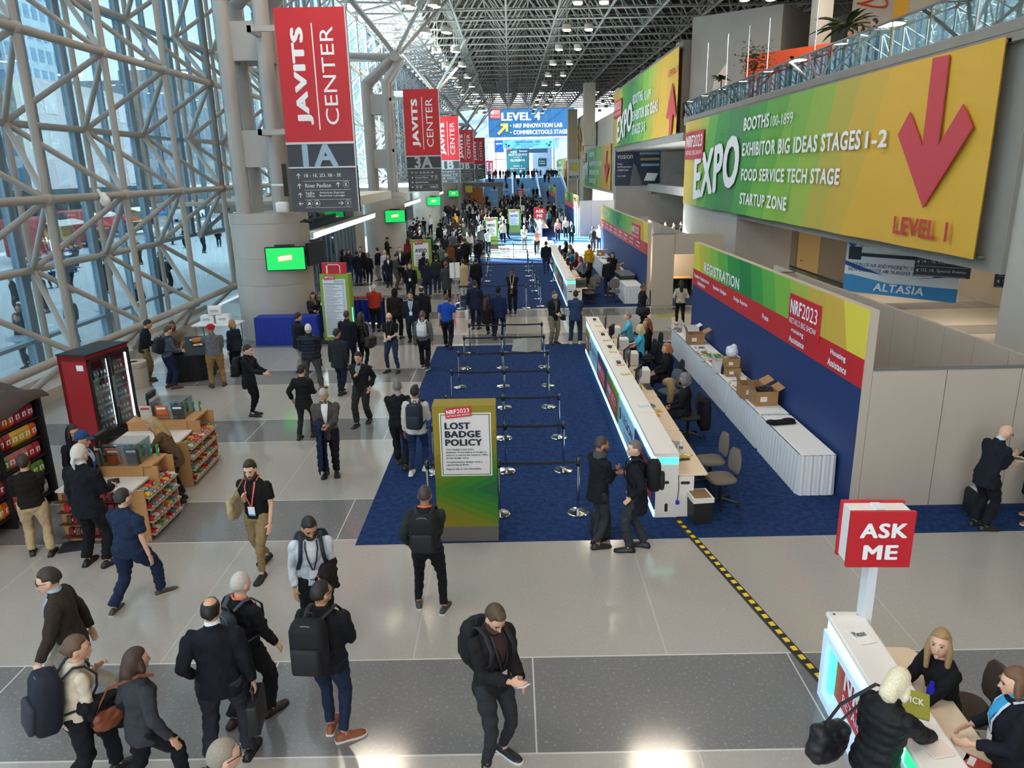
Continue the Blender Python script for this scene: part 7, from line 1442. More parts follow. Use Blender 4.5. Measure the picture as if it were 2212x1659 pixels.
# ================================================================ things on the nearest counter
CT = 1.112; DK = .745
gL = 'leaflets on the nearest counter'
for y, c in ((13.6, 'c9d2d8'), (15.9, 'b8b23a'), (16.7, 'd8a07a'), (18.0, 'e0c04a'), (18.7, 'd9b27a'), (19.3, 'e0b04a'), (20.4, 'e2c24a'), (21.2, 'e3b85a'), (21.8, 'e8e6e0')): leaflet(2.46, y, CT, .2 * (y % 1), c, 'yellow and white leaflets fanned on the counter top', gL, .2, .15)
for y, x in ((11.75, 2.72), (11.9, 2.9), (14.1, 2.78), (14.35, 2.86)): leaflet(x, y, DK, y, 'd9a04a' if x < 2.8 else 'b8a83a', 'leaflet on the maple desk behind the counter', 'leaflets on the maple desk', .16, .22)
for k, (y, lb_) in enumerate(((16.0, 'black monitor nearest on the counter desk, above the green bottle'), (17.3, 'black monitor second on the counter desk'), (17.8, 'black monitor third on the counter desk, back to back with the second'), (19.2, 'black monitor fourth on the counter desk'), (20.6, 'black monitor fifth on the counter desk'), (21.9, 'black monitor at the far end of the counter desk'))):
    o = thing('monitor', lb_, 'monitor', (2.76, y, DK), R_(78 if k % 2 else 66)); MB().rbox((0, 0, .36), (.50, .035, .31), .012).build('monitor_case', M_BLACK, o); MB().box(-.235, .235, -.020, -.018, .22, .50).build('screen', mat('2a3542', .15), o); MB().box(-.03, .03, .0, .03, .02, .25).build('neck', M_BLACK, o); MB().rbox((0, .02, .012), (.22, .16, .02), .03).build('stand_foot', M_BLACK, o)
for k, (y, lb_) in enumerate(((16.55, 'white badge printer nearest on the desk'), (18.15, 'white badge printer in the middle of the desk'), (19.75, 'white badge printer second from the far end'), (21.3, 'white badge printer at the far end beside the blue shirted man'))):
    o = thing('badge_printer', lb_, 'printer', (2.98, y, DK), 0); MB().rbox((0, 0, .16), (.24, .34, .32), .02).build('printer_case', mat('dcd9d4', .4), o); MB().box(-.122, -.118, -.1, .1, .05, .13).build('paper_slot', M_DARK, o)
for k, y in enumerate((16.25, 17.55, 19.0, 20.3)):
    o = tag(MB().rbox((0, 0, .01), (.15, .42, .02), .01).build('keyboard', mat('24262a', .5), None, None, (3.0, y - .15, DK), .1), 'black keyboard on the counter desk', 'keyboard', 'keyboards on the counter desk')
for k, (y, lb_) in enumerate(((16.9, 'black card reader nearest on the counter top'), (18.5, 'black card reader in the middle of the counter top'), (20.0, 'black card reader toward the far end of the counter top'), (22.1, 'black card reader at the far end of the counter top'))): tag(MB().rbox((0, 0, .02), (.10, .20, .035), .02).build('card_reader', mat('1d1f22', .4), None, 40, (2.44, y, CT)), lb_, 'card reader')
lp = thing('laptop', 'silver laptop with a dark screen at the near end of the counter desk', 'laptop', (2.76, 12.45, DK), R_(68)); MB().rbox((0, 0, .009), (.34, .24, .018), .012).build('laptop_base', mat('c5c6c8', .3, .6), lp); MB().box(-.17, .17, .0, .012, 0, .23, 0, Matrix.Translation((0, .11, .018)) @ Matrix.Rotation(-.25, 4, 'X')).build('laptop_lid', mat('c5c6c8', .3, .6), lp); MB().box(-.155, .155, -.002, .0, .015, .215, 0, Matrix.Translation((0, .11, .018)) @ Matrix.Rotation(-.25, 4, 'X')).build('screen', mat('1c2026', .15), lp); MB().box(-.14, .14, -.02, .09, .018, .020).build('keys', mat('3a3c40', .5), lp)
o = tag(MB().lathe([(.033, 0), (.035, .01), (.034, .14), (.014, .19), (.014, .215)], n=14).build('water_bottle', mat('cfdbe6', .1, 0, .1), None, 40, (2.86, 12.1, DK)), 'clear water bottle beside the silver laptop', 'bottle'); MB().lathe([(.0355, .06), (.0355, .11)], n=14).build('bottle_label', mat('3a6aa8', .5), o); MB().lathe([(.016, .2), (.016, .222), (.002, .223)], n=12).build('bottle_cap', M_WT, o)
tag(MB().lathe([(.035, 0), (.038, .02), (.036, .2), (.018, .25), (.018, .28)], n=14).build('water_bottle', mat('8fb04a', .3), None, 40, (2.70, 15.35, DK)), 'green bottle on the desk below the nearest monitor', 'bottle')
tag(MB().rbox((0, 0, .012), (.22, .06, .022), .01).build('wallet', mat('3a2a24', .5), None, None, (2.82, 11.72, DK + .0), .2), 'dark brown wallet on the desk near the water bottle', 'wallet')
heap(2.78, 14.6, DK, '5b8fb0', 10, .07, 'small heap of blue lanyards on the maple desk')
cb = tag(MB().path([(2.60, 11.08, .74), (2.61, 11.06, .5), (2.59, 11.06, .3)], .006, 6).build('power_cord', M_BLACK, None, 50), 'thin black cord with a blue plug hanging off the desk end', 'cord'); MB().rbox((2.595, 11.06, .28), (.06, .05, .07), .015).build('plug', mat('2438a8', .4), cb)
# second counter clutter
for y in (31.5, 33, 34.6, 36.2, 37.5, 39, 40.6, 42, 43.6, 45): leaflet(2.46, y, CT, y, 'd8d2c4', 'papers scattered on the top of the second counter', 'papers on the second counter', .22, .3)
for y in (35.0, 37.2, 39.4, 41.5, 43.6):
    o = thing('monitor', 'small black monitor on the second counter desk', 'monitor', (2.76, y, DK), R_(70), 'monitors on the second counter'); MB().rbox((0, 0, .36), (.50, .035, .31), .012).build('monitor_case', M_BLACK, o); MB().box(-.03, .03, .0, .03, .02, .25).build('neck', M_BLACK, o); MB().rbox((0, .02, .012), (.22, .16, .02), .03).build('stand_foot', M_BLACK, o)
o = thing('printer', 'dark grey printer at the near end of the second counter', 'printer', (2.85, 31.15, DK)); MB().rbox((0, 0, .16), (.42, .46, .32), .03).build('printer_case', mat('4a4640', .5), o); MB().box(-.15, .15, -.235, -.231, .08, .2).build('paper_slot', M_DARK, o)
# litter basket by the counter end
wb = thing('waste_basket', 'black waste basket with a white liner beside the counter end', 'bin', (2.93, 10.98, .014), .1); MB().loft([[(x * .14, y * .17, 0) for x, y in ((-1, -1), (1, -1), (1, 1), (-1, 1))], [(x * .16, y * .19, .42) for x, y in ((-1, -1), (1, -1), (1, 1), (-1, 1))]]).build('basket_body', mat('1c1b1b', .6), wb); MB().box(-.17, .17, -.20, .20, .37, .445).build('liner', mat('dedcd8', .4, 0, .1), wb); MB().box(-.14, .14, -.17, .17, .44, .448).build('cardboard', mat('8e6a4a', .8), wb)
# ================================================================ office chairs
def chair(x, y, rz, label, c='6f675f', z=.014):
    o = thing('office_chair', label, 'chair', (x, y, z), R_(rz)); m = mat(c, .9, 0, .1, 30, .2, .2)
    MB().rbox((0, 0, .46), (.48, .47, .08), .15, seg=4, ez=.035).build('seat', m, o, 60)
    b = MB(); rings = []
    for z_, w_, t_ in ((.56, .14, .03), (.60, .20, .05), (.72, .225, .055), (.86, .205, .05), (.95, .13, .035)): rings.append([(w_ * cos(q), -.24 - .10 * (z_ - .56) + t_ * sin(q) * .6 + .03 * (abs(cos(q)) ** 2), z_) for q in [2 * pi * j / 16 for j in range(16)]])
    b.loft(rings).build('backrest', m, o, 60); MB().path([(0, -.05, .42), (0, -.26, .43), (0, -.29, .62)], .025, 6, flat=.4).build('back_bracket', M_BLACK, o, 50)
    MB().tube((0, 0, .10), (0, 0, .42), .028, n=10).build('gas_column', M_BLACK, o, 50)
    for k in range(5):
        a = 2 * pi * k / 5 + .3; l_ = MB().path([(0, 0, .11), (.15 * cos(a), .15 * sin(a), .09), (.30 * cos(a), .30 * sin(a), .065)], [.03, .024, .016], 6).build('leg', M_BLACK, o, 50); MB().ball((.30 * cos(a), .30 * sin(a), .032), (.028, .028, .03), 10, 6).build('caster', M_BLACK, l_, 50)
    return o
chair(3.42, 11.55, 100, 'grey office chair nearest, beside the counter end'); chair(3.45, 12.35, 95, 'grey office chair second, tucked behind the nearest one')
chair(4.15, 20.9, -100, 'empty grey office chair by the far skirted table')
chair(3.62, 14.8, 98, 'office chair under the woman with curly grey hair', '34343a'); chair(3.6, 16.6, 120, 'empty blue grey office chair mid counter', '55606c'); chair(3.85, 17.6, 92, 'office chair under the red haired woman', '3c3a3c'); chair(3.62, 19.9, 98, 'dark office chair under the blond helper', '2e2f35'); chair(3.95, 20.75, 95, 'dark office chair under the long haired woman', '2e2f35'); chair(3.55, 21.7, 98, 'office chair under the man in light blue', '34343a')
for k, (x, y) in enumerate(((3.2, 31.2), (3.25, 32.3), (3.6, 33.1), (3.5, 35.4), (4.3, 31.4))): chair(x, y, 95 + 20 * k, ['grey office chair beside the dark grey printer', 'grey office chair second at the second counter', 'grey office chair turned away at the second counter', 'grey office chair behind the seated helper in black', 'dark office chair by the skirted table end of the second booth'][k])
dc = link('draped_coat', solid([MB().rbox((0, 0, .0), (.44, .20, .62), .1), MB().ball((0, 0, .30), (.2, .12, .08)), MB().path([(.18, -.02, .25), (.24, -.05, -.1), (.2, -.06, -.42)], [.07, .08, .05], 8)], .016, 3, 'draped_coat'), None, (3.93, 14.72, .52), R_(98)); dc.data.materials.append(cloth('14161d')); tag(dc, 'black jacket hung over the chair back behind the woman with grey hair', 'coat')
dc = link('draped_coat', solid([MB().rbox((0, 0, .0), (.44, .18, .56), .1), MB().ball((0, 0, .27), (.2, .12, .08))], .016, 3, 'draped_coat'), None, (3.95, 19.95, .55), R_(98)); dc.data.materials.append(cloth('24252a')); tag(dc, 'dark coat hung over the chair of the blond helper', 'coat')
tag(link('draped_coat', solid([MB().path([(0, 0, .42), (.05, -.1, .2), (.0, -.12, -.1)], [.09, .1, .07], 8), MB().ball((0, 0, .36), (.16, .1, .1))], .016, 3, 'draped_coat'), None, (3.5, 16.25, .45)), 'brown patterned scarf coat slung over the blue grey chair', 'coat').data.materials.append(mat('9a7f5a', .8, 0, .6, 18))
# ================================================================ cable cover with yellow dashes
cc = thing('cable_cover', 'black cable cover strip with yellow dashes crossing the floor to the ask me stand', 'cable cover', (2.59, 10.98, 0), math.atan2(6.9 - 10.98, 3.36 - 2.59)); L = math.hypot(6.9 - 10.98, .77)
MB().loft([[(x, y, z) for y, z in ((-.065, .001), (-.035, .018), (.035, .018), (.065, .001))] for x in (0, L)]).build('strip', mat('1b1917', .6, 0, .05), cc); t = MB(); x = .06
while x < L - .12: t.box(x, x + .085, -.032, .032, .018, .0205); x += .168
t.build('yellow_dashes', mat('e8c42a', .5, 0, .05), cc)
tag(MB().box(-.5, .5, -.3, .3, .001, .004).build('floor_sticker', mat('a8a23a', .5, 0, .3, 6), None, None, (6.0, 28.3, 0)), 'green and white sticker on the aisle floor before the closet doorway', 'sticker')
tag(MB().box(-.22, .22, -.18, .18, .001, .012).build('rubber_mat', mat('23242a', .8), None, None, tuple(G(165, 1180)), .3), 'dark mat on the floor beside the man in the black suit', 'mat')
# ================================================================ ask me stand in the right foreground
ak = thing('ask_me_stand', 'white lit information stand with a red front in the right foreground', 'stand', (3.22, 6.72, 0), R_(-3.4))
Lk = 2.75
MB().rbox((.16, -Lk / 2 + .06, .985), (.38, Lk + .1, .05), .04).build('stand_top', M_LAM, ak)
MB().box(.08, .32, -Lk, .08, .08, .96).build('stand_body', M_LAM, ak)
MB().box(.015, .10, -Lk, .10, .80, .955).build('light_strip', M_LED, ak); MB().box(-.02, .10, -Lk, .10, .0, .09).box(-.02, .10, .0, .10, .09, .78).box(-.02, .1, -Lk, .10, .72, .80).build('light_frame', mat('bfd9f2', .4, 0, .02, emit=.25), ak)
fr = MB().box(.075, .10, -Lk + .1, 0, .14, .72).build('red_front', M_RED, ak); MB().box(.02, .098, -.10, -.02, .14, .72).build('green_side_light', M_LEDG, ak); MB().box(-.01, .015, -Lk + .05, -1.75, .81, .94).build('green_light', mat((.02, .75, .22), .4, 0, 0, emit=1.0), ak)
t = MB(); t.text('NRF2023', (.073, -.32, .38), (0, -1, 0), (0, 0, 1), 1.15, .27, 0, .04); t.text("RETAIL'S BIG SHOW", (.073, -.32, .22), (0, -1, 0), (0, 0, 1), 1.3, .11, 0, .0); t.build('lettering', M_WT, fr)
MB().rbox((.56, -Lk / 2 - .05, .72), (.50, Lk - .1, .04), .1).build('desk_top', M_MAPLE, ak); MB().box(.34, .38, -Lk + .1, -.1, .05, .70).build('desk_panel', M_LAM, ak)
for y in (.04, -Lk + .25):
    for x in (.04, .28): MB().lathe([(.01, 0), (.014, 0), (.014, .004), (.002, .005)], (x, y, 1.01)).build('bolt', M_CH, ak)
sg = thing('ask_me_sign', 'large red ask me sign on a white post at the right foreground stand', 'sign', (3.57, 6.75, 0), R_(-2)); MB().box(-.045, .045, -.075, .075, 0, 2.24).build('post', mat('dfe4e8', .4, 0, .02), sg)
for k, y in enumerate((-.15, .10)): p = MB().box(-.31, .31, y, y + .04, 1.64, 2.24).build('sign_panel', M_RED, sg); 
MB().box(-.29, .29, -.11, .10, 1.66, 2.22).build('sign_core', mat('e6e2de', .5), sg)
MB().text('ASK', (-.215, -.156, 1.965), (1, 0, 0), (0, 0, 1), .46, .16, 0, .045).text('ME', (-.165, -.156, 1.73), (1, 0, 0), (0, 0, 1), .34, .16, 0, .045).build('lettering', M_WT, sg)
def placard(x, y, rz, c, label, w=.18, h=.27, z=1.012, txt=''):
    o = tag(MB().rbox((0, 0, .006), (w, h, .01), .012).build('placard', mat(c, .4, 0, .04), None, None, (x, y, z), rz), label, 'placard')
    if txt: MB().text(txt, (-w * .35, -h * .1, .0115), (1, 0, 0), (0, 1, 0), w * .7, h * .3, 0, .03).build('lettering', M_WT if c not in ('e8e4de', 'e6d6cc') else M_GREY, o)
    return o
placard(3.36, 6.38, .25, 'e8e4de', 'small white take-home card holder at the far end of the ask me stand', txt='Please'); placard(3.36, 5.42, -.5, '8f9426', 'yellow green quick guide booklet open on the ask me stand', .30, .36, txt='QUICK'); placard(3.28, 4.98, .2, 'e6d6cc', 'pale pink card holder near the white blond woman', .2, .38, txt='Please')
for k, (x, y) in enumerate(((3.62, 5.72), (3.62, 5.15), (3.74, 5.0), (3.70, 4.75), (3.58, 4.72), (3.84, 4.85))): leaflet(x, y, .742, .4 * k, ('d9c06a', 'e8e6e0', 'c94a3c', 'e8e6e0', 'd9b45a', 'e8e6e0')[k], 'leaflet lying on the desk of the ask me stand', 'leaflets on the ask me stand', .15, .21)
tag(MB().lathe([(.032, 0), (.036, .01), (.036, .17), (.02, .21), (.02, .24)], n=16).build('water_bottle', mat('1a1fb0', .2, 0, .1), None, 40, (3.72, 5.72, .742)), 'deep blue bottle in front of the blond woman at the stand', 'bottle')
chair(4.24, 5.98, 82, 'dark brown office chair under the blond woman at the ask me stand', '4a403a', 0); tag(MB().path([(3.75 + .4 * cos(t), 6.75 + .25 * sin(t), .012) for t in [.4 + i * .25 for i in range(14)]], .008, 6).build('floor_cable', M_BLACK, None, 50), 'thin black cable curling on the floor behind the ask me stand', 'cable')
# ================================================================ mobility scooter
sct = thing('mobility_scooter', 'black mobility scooter under the long haired rider', 'scooter', tuple(G(1052, 692)), R_(-20)); MB().rbox((0, -.05, .19), (.5, 1.0, .10), .1).rbox((0, -.30, .34), (.46, .45, .22), .1).build('scooter_body', M_BLACK, sct, 50); MB().rbox((0, -.22, .56), (.46, .44, .08), .1).rbox((0, -.46, .82), (.44, .08, .5), .04).build('scooter_seat', mat('1c1c20', .8), sct, 50); MB().path([(0, .42, .2), (0, .36, .6), (0, .30, .95)], .03, 8).tube((-.25, .28, .95), (.25, .28, .95), .016).build('tiller', M_BLACK, sct, 50)
for x in (-.24, .24):
    for y in (-.42, .38): MB().lathe([(.05, -.045), (.13, -.05), (.13, .05), (.05, .045)], (0, 0, 0), 18, 0, Matrix.Translation((x, y, .135)) @ Matrix.Rotation(pi / 2, 4, 'Y')).build('wheel', mat('3c3c40', .6), sct, 40)
# ================================================================ snack corner at the left
PK = {}
def packs(spots, cols, where, group, size=(.13, .05, .18), nm='snack_bag', rz=0.0):
    """individual packs: one mesh per colour, an object for each pack"""
    for k, (x, y, z) in enumerate(spots):
        cname, c = cols[(k * 7 + k // 3) % len(cols)]
        key = (nm, c, size)
        if key not in PK:
            m = MB()
            if nm == 'snack_bag': m.loft([[(sx * size[0] / 2 * f, sy * size[1] / 2 * g + 0, zz * size[2]) for sx, sy in ((-1, -1), (0, -1.3), (1, -1), (1, 1), (0, 1.3), (-1, 1))] for f, g, zz in ((1, .1, 0), (1, 1, .2), (.96, 1.1, .5), (1, .9, .8), (1, .1, 1))])
            elif nm == 'bottle': m.lathe([(size[0] / 2, 0), (size[0] / 2, size[2] * .62), (size[0] * .2, size[2] * .85), (size[0] * .2, size[2])], n=10)
            else: m.rbox((0, 0, size[2] / 2), size, .01)
            m.box(-size[0] * .3, size[0] * .3, -size[1] * .66, -size[1] * .60, size[2] * .35, size[2] * .65, 1)
            o = m.build(nm, [mat(c, .3, 0, .1, 20), M_WT]); PK[key] = o
        else:
            o = PK[key].copy(); COL.objects.link(o)
        o.location = (x, y, z); o.rotation_euler = (0, 0, rz + random.uniform(-.15, .15))
        tag(o, cname + ' ' + where, 'snack' if nm != 'bottle' else 'bottle', group)
def frame_pts(p, q):
    d = (q - p); L = d.length; d.normalize(); return d, V((d.y, -d.x, 0)), L
# black display rack: two bays
ra, rb_ = G(-70, 1215), G(132, 1080); ra.z = rb_.z = 0; d, nf, L = frame_pts(ra, rb_); ang = math.atan2(d.y, d.x)
rk = thing('display_rack', 'tall black snack rack under a brown tarpaulin at the left edge', 'rack', tuple(ra), ang)
MB().box(0, L, .55, .60, 0, 2.05).box(0, .05, 0, .6, 0, 2.05).box(L - .05, L, 0, .6, 0, 2.05).box(L * .5 - .02, L * .5 + .02, 0, .6, 0, 2.05).build('rack_frame', M_BLACK, rk)
for z in (.22, .58, .92, 1.26, 1.60): MB().box(.05, L - .05, .05, .56, z - .02, z).build('shelf', mat('1e1d1e', .6), rk)
COLS = [('red', 'b3202a'), ('yellow', 'd9a91f'), ('orange', 'd4571f'), ('crimson', 'a3243f'), ('silver grey', '9a9a9c'), ('green', '5f8f2f'), ('pink', 'c46a6a')]
sp = []
for z in (.225, .585, .925, 1.265, 1.605):
    for r_, off in ((0, .12), (1, .28)):
        x = .14 + .03 * r_
        while x < L - .12:
            p = ra + d * x - nf * off; sp.append((p.x, p.y, z + .0)); x += .155
packs(sp, COLS, 'snack bag on the black rack at the left edge', 'snack bags on the black rack', (.15, .07, .26), 'snack_bag', ang)
tr = []
for i in range(13):
    f = -.03 + 1.06 * i / 12; c = ra + d * (L * f) - nf * .3; row = []
    for j in range(8):
        g = j / 7; q = c + nf * (.42 - .85 * g); z = 2.10 + .10 * sin(f * 9 + g * 4) * (1 - abs(g - .5)) + .07 * sin(i * 2.3) * g - (.16 * max(0, .18 - g) / .18 if g < .18 else 0); row.append(V((q.x, q.y, z)))
    tr.append(row)
vs = [p for r in tr for p in r] + [p - V((0, 0, .02)) for r in tr for p in r]; N = len(tr) * 8; fs = []
for i in range(12):
    for j in range(7): a = i * 8 + j; fs += [(a, a + 8, a + 9, a + 1), (N + a, N + a + 1, N + a + 9, N + a + 8)]
    for j in (0, 7): a = i * 8 + j; fs.append((a, N + a, N + a + 8, a + 8))
for i in (0, 12):
    for j in range(7): a = i * 8 + j; fs.append((a, a + 1, N + a + 1, N + a))
tag(MB().add(vs, fs).build('tarpaulin', mat('3f3430', .75, 0, .2, 4), None, 60), 'brown tarpaulin draped over the top of the snack rack', 'tarpaulin')
# drinks fridge
fa, fb = G(222, 966), G(296, 928); d, nf, L = frame_pts(fa, fb); ang = math.atan2(d.y, d.x); Hf = 1.98
fg = thing('drinks_fridge', 'red sided drinks fridge with two glass doors', 'fridge', tuple(fa), ang); Lf = max(L, 1.3)
MB().box(0, Lf, .62, .70, .0, Hf).box(0, .04, .04, .7, 0, Hf).box(Lf - .04, Lf, .04, .7, 0, Hf).box(0, Lf, .04, .7, 0, .22).box(0, Lf, .04, .7, Hf - .12, Hf).build('cabinet', mat('a3141c', .35, 0, .05), fg); MB().box(-.005, Lf + .005, .0, .72, Hf, Hf + .03).build('cabinet_top', M_BLACK, fg); MB().box(.0, Lf, .02, .045, .04, .2).build('kick_grille', M_BLACK, fg)
for k in (0, 1):
    x0 = .02 + k * (Lf / 2 - .01); x1 = x0 + Lf / 2 - .03; dr = MB().box(x0, x0 + .05, .0, .04, .22, Hf - .08).box(x1 - .05, x1, .0, .04, .22, Hf - .08).box(x0, x1, .0, .04, .22, .28).box(x0, x1, .0, .04, Hf - .14, Hf - .08).build('door', M_BLACK, fg); MB().box(x0 + .05, x1 - .05, .012, .02, .28, Hf - .14).build('door_pane', glass_mat('fridge_glass', (.82, .9, .93), .10), dr); MB().box(x1 - .03 if k == 0 else x0 + .0, x1 - .01 if k == 0 else x0 + .02, -.03, .0, .7, 1.4).build('handle', M_METAL, dr)
for z in (.5, .8, 1.1, 1.4): MB().box(.05, Lf - .05, .06, .6, z - .012, z).build('shelf', mat('c9ccd0', .4), fg)
MB().box(Lf / 2 - .02, Lf / 2 + .02, .06, .09, .3, Hf - .2).box(Lf - .08, Lf - .05, .06, .09, .3, Hf - .2).build('fridge_light', mat((.9, .97, 1), .4, 0, 0, emit=4.0), fg); MB().rbox((-.004, .2, Hf - .25), (.006, .16, .12), .002).build('label_sticker', M_WT, fg)
sp = []
for z in (.23, .5, .8, 1.1, 1.4):
    x = .12
    while x < Lf - .1: p = fa + d * x - nf * .2; sp.append((p.x, p.y, z)); x += .105
packs(sp, [('dark', '2a1a20'), ('red', 'a8202a'), ('blue', '3b6f9f'), ('grey', '5a5d63'), ('green', '44683c')], 'bottle inside the glass door fridge', 'bottles in the drinks fridge', (.07, .07, .21), 'bottle', ang)
# two wooden checkout counters with slanted snack shelves
def checkout(p, q, label, side, where, grp):
    p = V(p); q = V(q); p.z = q.z = 0; d, nf, L = frame_pts(p, q); ang = math.atan2(d.y, d.x)
    ck = thing('checkout_counter', label, 'counter', tuple(p), ang); bk = 1.35
    MB().box(0, L * .48, .22, bk, .1, .84).box(L * .48, L, .22, bk, .1, 1.02).box(0, .03, 0, .25, 0, .86).box(L * .48, L * .48 + .03, 0, .25, 0, 1.04).box(L - .03, L, 0, .25, 0, 1.04).box(.02, L - .02, .2, bk - .05, 0, .1).build('counter_body', M_WOOD, ck)
    MB().box(-.02, L * .48, .15, bk + .02, .84, .875).build('white_worktop', mat('d6d0c8', .4, 0, .04), ck); MB().box(L * .48, L + .02, .1, bk + .02, 1.02, 1.05).build('wood_worktop', M_WOOD, ck)
    sp = []
    for z in (.12, .33, .54, .74):
        MB().add([(.03, -.06, z - .05), (L - .03, -.06, z - .05), (L - .03, .24, z + .04), (.03, .24, z + .04), (.03, -.06, z - .035), (L - .03, -.06, z - .035), (L - .03, .24, z + .055), (.03, .24, z + .055)], [(0, 3, 2, 1), (4, 5, 6, 7), (0, 1, 5, 4), (1, 2, 6, 5), (2, 3, 7, 6), (3, 0, 4, 7)]).build('slanted_shelf', mat('b0a08c', .5), ck)
        for off, dz in ((-.0, -.012), (.12, .024)):
            x = .10
            while x < L - .08: w = p + d * x - nf * off; sp.append((w.x, w.y, z + dz)); x += .115
    packs(sp, COLS + [('white', 'cfcac0'), ('teal', '3f8a8a')], 'candy box on the slanted shelves of the ' + where, grp, (.09, .10, .05), 'candy_box', ang)
    sp = []
    for z in (.14, .34, .54, .72):
        x = .3
        while x < bk - .1: w = p - d * .05 - nf * x; sp.append((w.x, w.y, z)); x += .10
    MB().box(-.10, -.0, .25, bk, .10, .12).box(-.10, 0, .25, bk, .32, .335).box(-.10, 0, .25, bk, .52, .535).box(-.10, 0, .25, bk, .70, .715).build('end_shelf', mat('5a2f24', .5), ck)
    packs(sp, [('dark red', '6d1f26'), ('brown', '5a3a2a'), ('red', 'a3242c')], 'candy packet on the end shelf of the ' + where, grp + ', end shelf', (.06, .08, .13), 'candy_packet', ang)
    g = thing('magazine_case', 'clear acrylic case of magazines on the ' + where, 'display case', tuple(p + d * (L * .74) - nf * .62 + V((0, 0, 1.052))), ang)
    MB().box(-.24, .24, -.30, -.29, 0, .34).box(-.24, .24, .3, .31, 0, .34).box(-.25, -.24, -.3, .3, 0, .34).box(.24, .25, -.3, .3, 0, .34).box(-.24, .24, -.3, .3, .17, .18).build('acrylic_panel', glass_mat('acrylic', (.86, .9, .92), .08), g)
    for k, c in enumerate(('3a3f46', 'd0642c', 'c9c4ba')):
        w = p + d * (L * .56 + .03) - nf * (.42 + .3 * k) + V((0, 0, 1.052)); o = tag(MB().box(-.012, .012, -.11, .11, 0, .29, 0, Matrix.Rotation(-.18, 4, 'Y')).build('magazine', mat(c, .4, 0, .5, 7), None, None, tuple(w), ang), ('grey', 'orange', 'white')[k] + ' magazine standing before the case on the ' + where, 'magazine'); MB().box(-.0135, -.0125, -.08, .08, .22, .26, 0, Matrix.Rotation(-.18, 4, 'Y')).build('title_block', M_RED if k == 2 else M_WT, o)
    w = p + d * (L * .25) - nf * .6; o = thing('card_terminal', 'black card terminal on the ' + where, 'card terminal', (w.x, w.y, .877), ang + .5); MB().rbox((0, 0, .03), (.13, .17, .05), .02).build('terminal_body', M_BLACK, o, 50); MB().box(-.05, .05, -.0, .07, .056, .058).build('screen', mat('3a4450', .2), o)
    w = p + d * (L * .85) - nf * 1.15; o = thing('cash_register', 'black cash register display on the ' + where, 'cash register', (w.x, w.y, 1.052), ang); MB().box(-.18, .18, -.15, .15, 0, .12).tube((0, 0, .1), (0, 0, .36), .025).build('register_base', M_BLACK, o); MB().box(-.16, .16, -.03, .03, .34, .46, 0, Matrix.Rotation(.2, 4, 'X')).build('display_head', M_BLACK, o)
    sp = [tuple(p + d * (L * .92) - nf * (.2 + .12 * k) + V((0, 0, 1.052))) for k in range(5)]; packs(sp, [('green', '2f9a58'), ('teal', '3a8f8a')], 'gum packet hanging at the corner of the ' + where, grp + ', corner', (.07, .03, .2), 'gum_packet', ang)
checkout(G(328, 1168), G(392, 1104), 'nearest wooden checkout counter with slanted candy shelves', 0, 'near checkout counter', 'candy on the near checkout counter')
checkout(G(418, 1050), G(474, 990), 'farther wooden checkout counter with candy shelves and magazines', 1, 'far checkout counter', 'candy on the far checkout counter')
# ================================================================ balcony lounge behind the glass railing
oc = tag(MB().box(0, .12, -5.2, 0, 0, 3.1).build('orange_wall', mat('e0531a', .6, 0, .04), None, None, (13.3, 45.2, 8.3), R_(38)), 'bright orange display wall on the nearest balcony', 'display wall'); M = Matrix.Identity(4)
oc2 = MB().path([(-.02, -1.3 - .45 * sin(2 * t) , 1.0 + .38 * cos(t) + .1 * sin(3 * t)) for t in [2 * pi * i / 28 for i in range(28)]], .025, 5, closed=True).build('ribbon_emblem', mat('f0c9a8', .5), oc)
ww = tag(MB().loft([[(0, 0, 0), (1.1, -.5, 0), (1.12, -.45, 0), (.02, .05, 0)], [(.25, -.1, 2.0), (.9, -.4, 2.9), (.92, -.35, 2.9), (.27, -.05, 2.0)]]).build('fabric_wing', mat('e6dcd4', .7, 0, .05), None, None, (11.6, 46.3, 8.3)), 'white fabric wing standing at the far end of the balcony', 'display')
rbn = tag(MB().path([(14.9 + .6 * sin(2 * t) * .8, 33.55 - .5 * sin(2 * t) * .7, 12.0 + .35 * cos(t) + .12 * sin(3 * t)) for t in [2 * pi * i / 28 for i in range(28)]], .04, 6, closed=True).build('wall_emblem', mat('d8481c', .5), None, 60), 'orange ribbon emblem on the tan wall above the balcony', 'emblem')
tag(MB().box(-.25, .25, -.02, .02, 0, 3.6).build('yellow_banner', mat('e0a01f', .6, 0, .1), None, None, (14.6, 30.4, 8.3), R_(-35)), 'narrow yellow banner standing on the balcony before the tan wall', 'banner')
tag(MB().loft([[(x, .08 * sin(x * 9) + y, z) for x in [i * .25 for i in range(13)] for y in (0,)] + [(x, .08 * sin(x * 9) + .06, z) for x in [3 - i * .25 for i in range(13)]] for z in (0, 3.6)]).build('white_curtain', mat('e2dedd', .8, 0, .04), None, 60, (14.6, 25.8, 8.3), R_(-40)), 'white hanging curtain at the right end of the balcony', 'curtain')
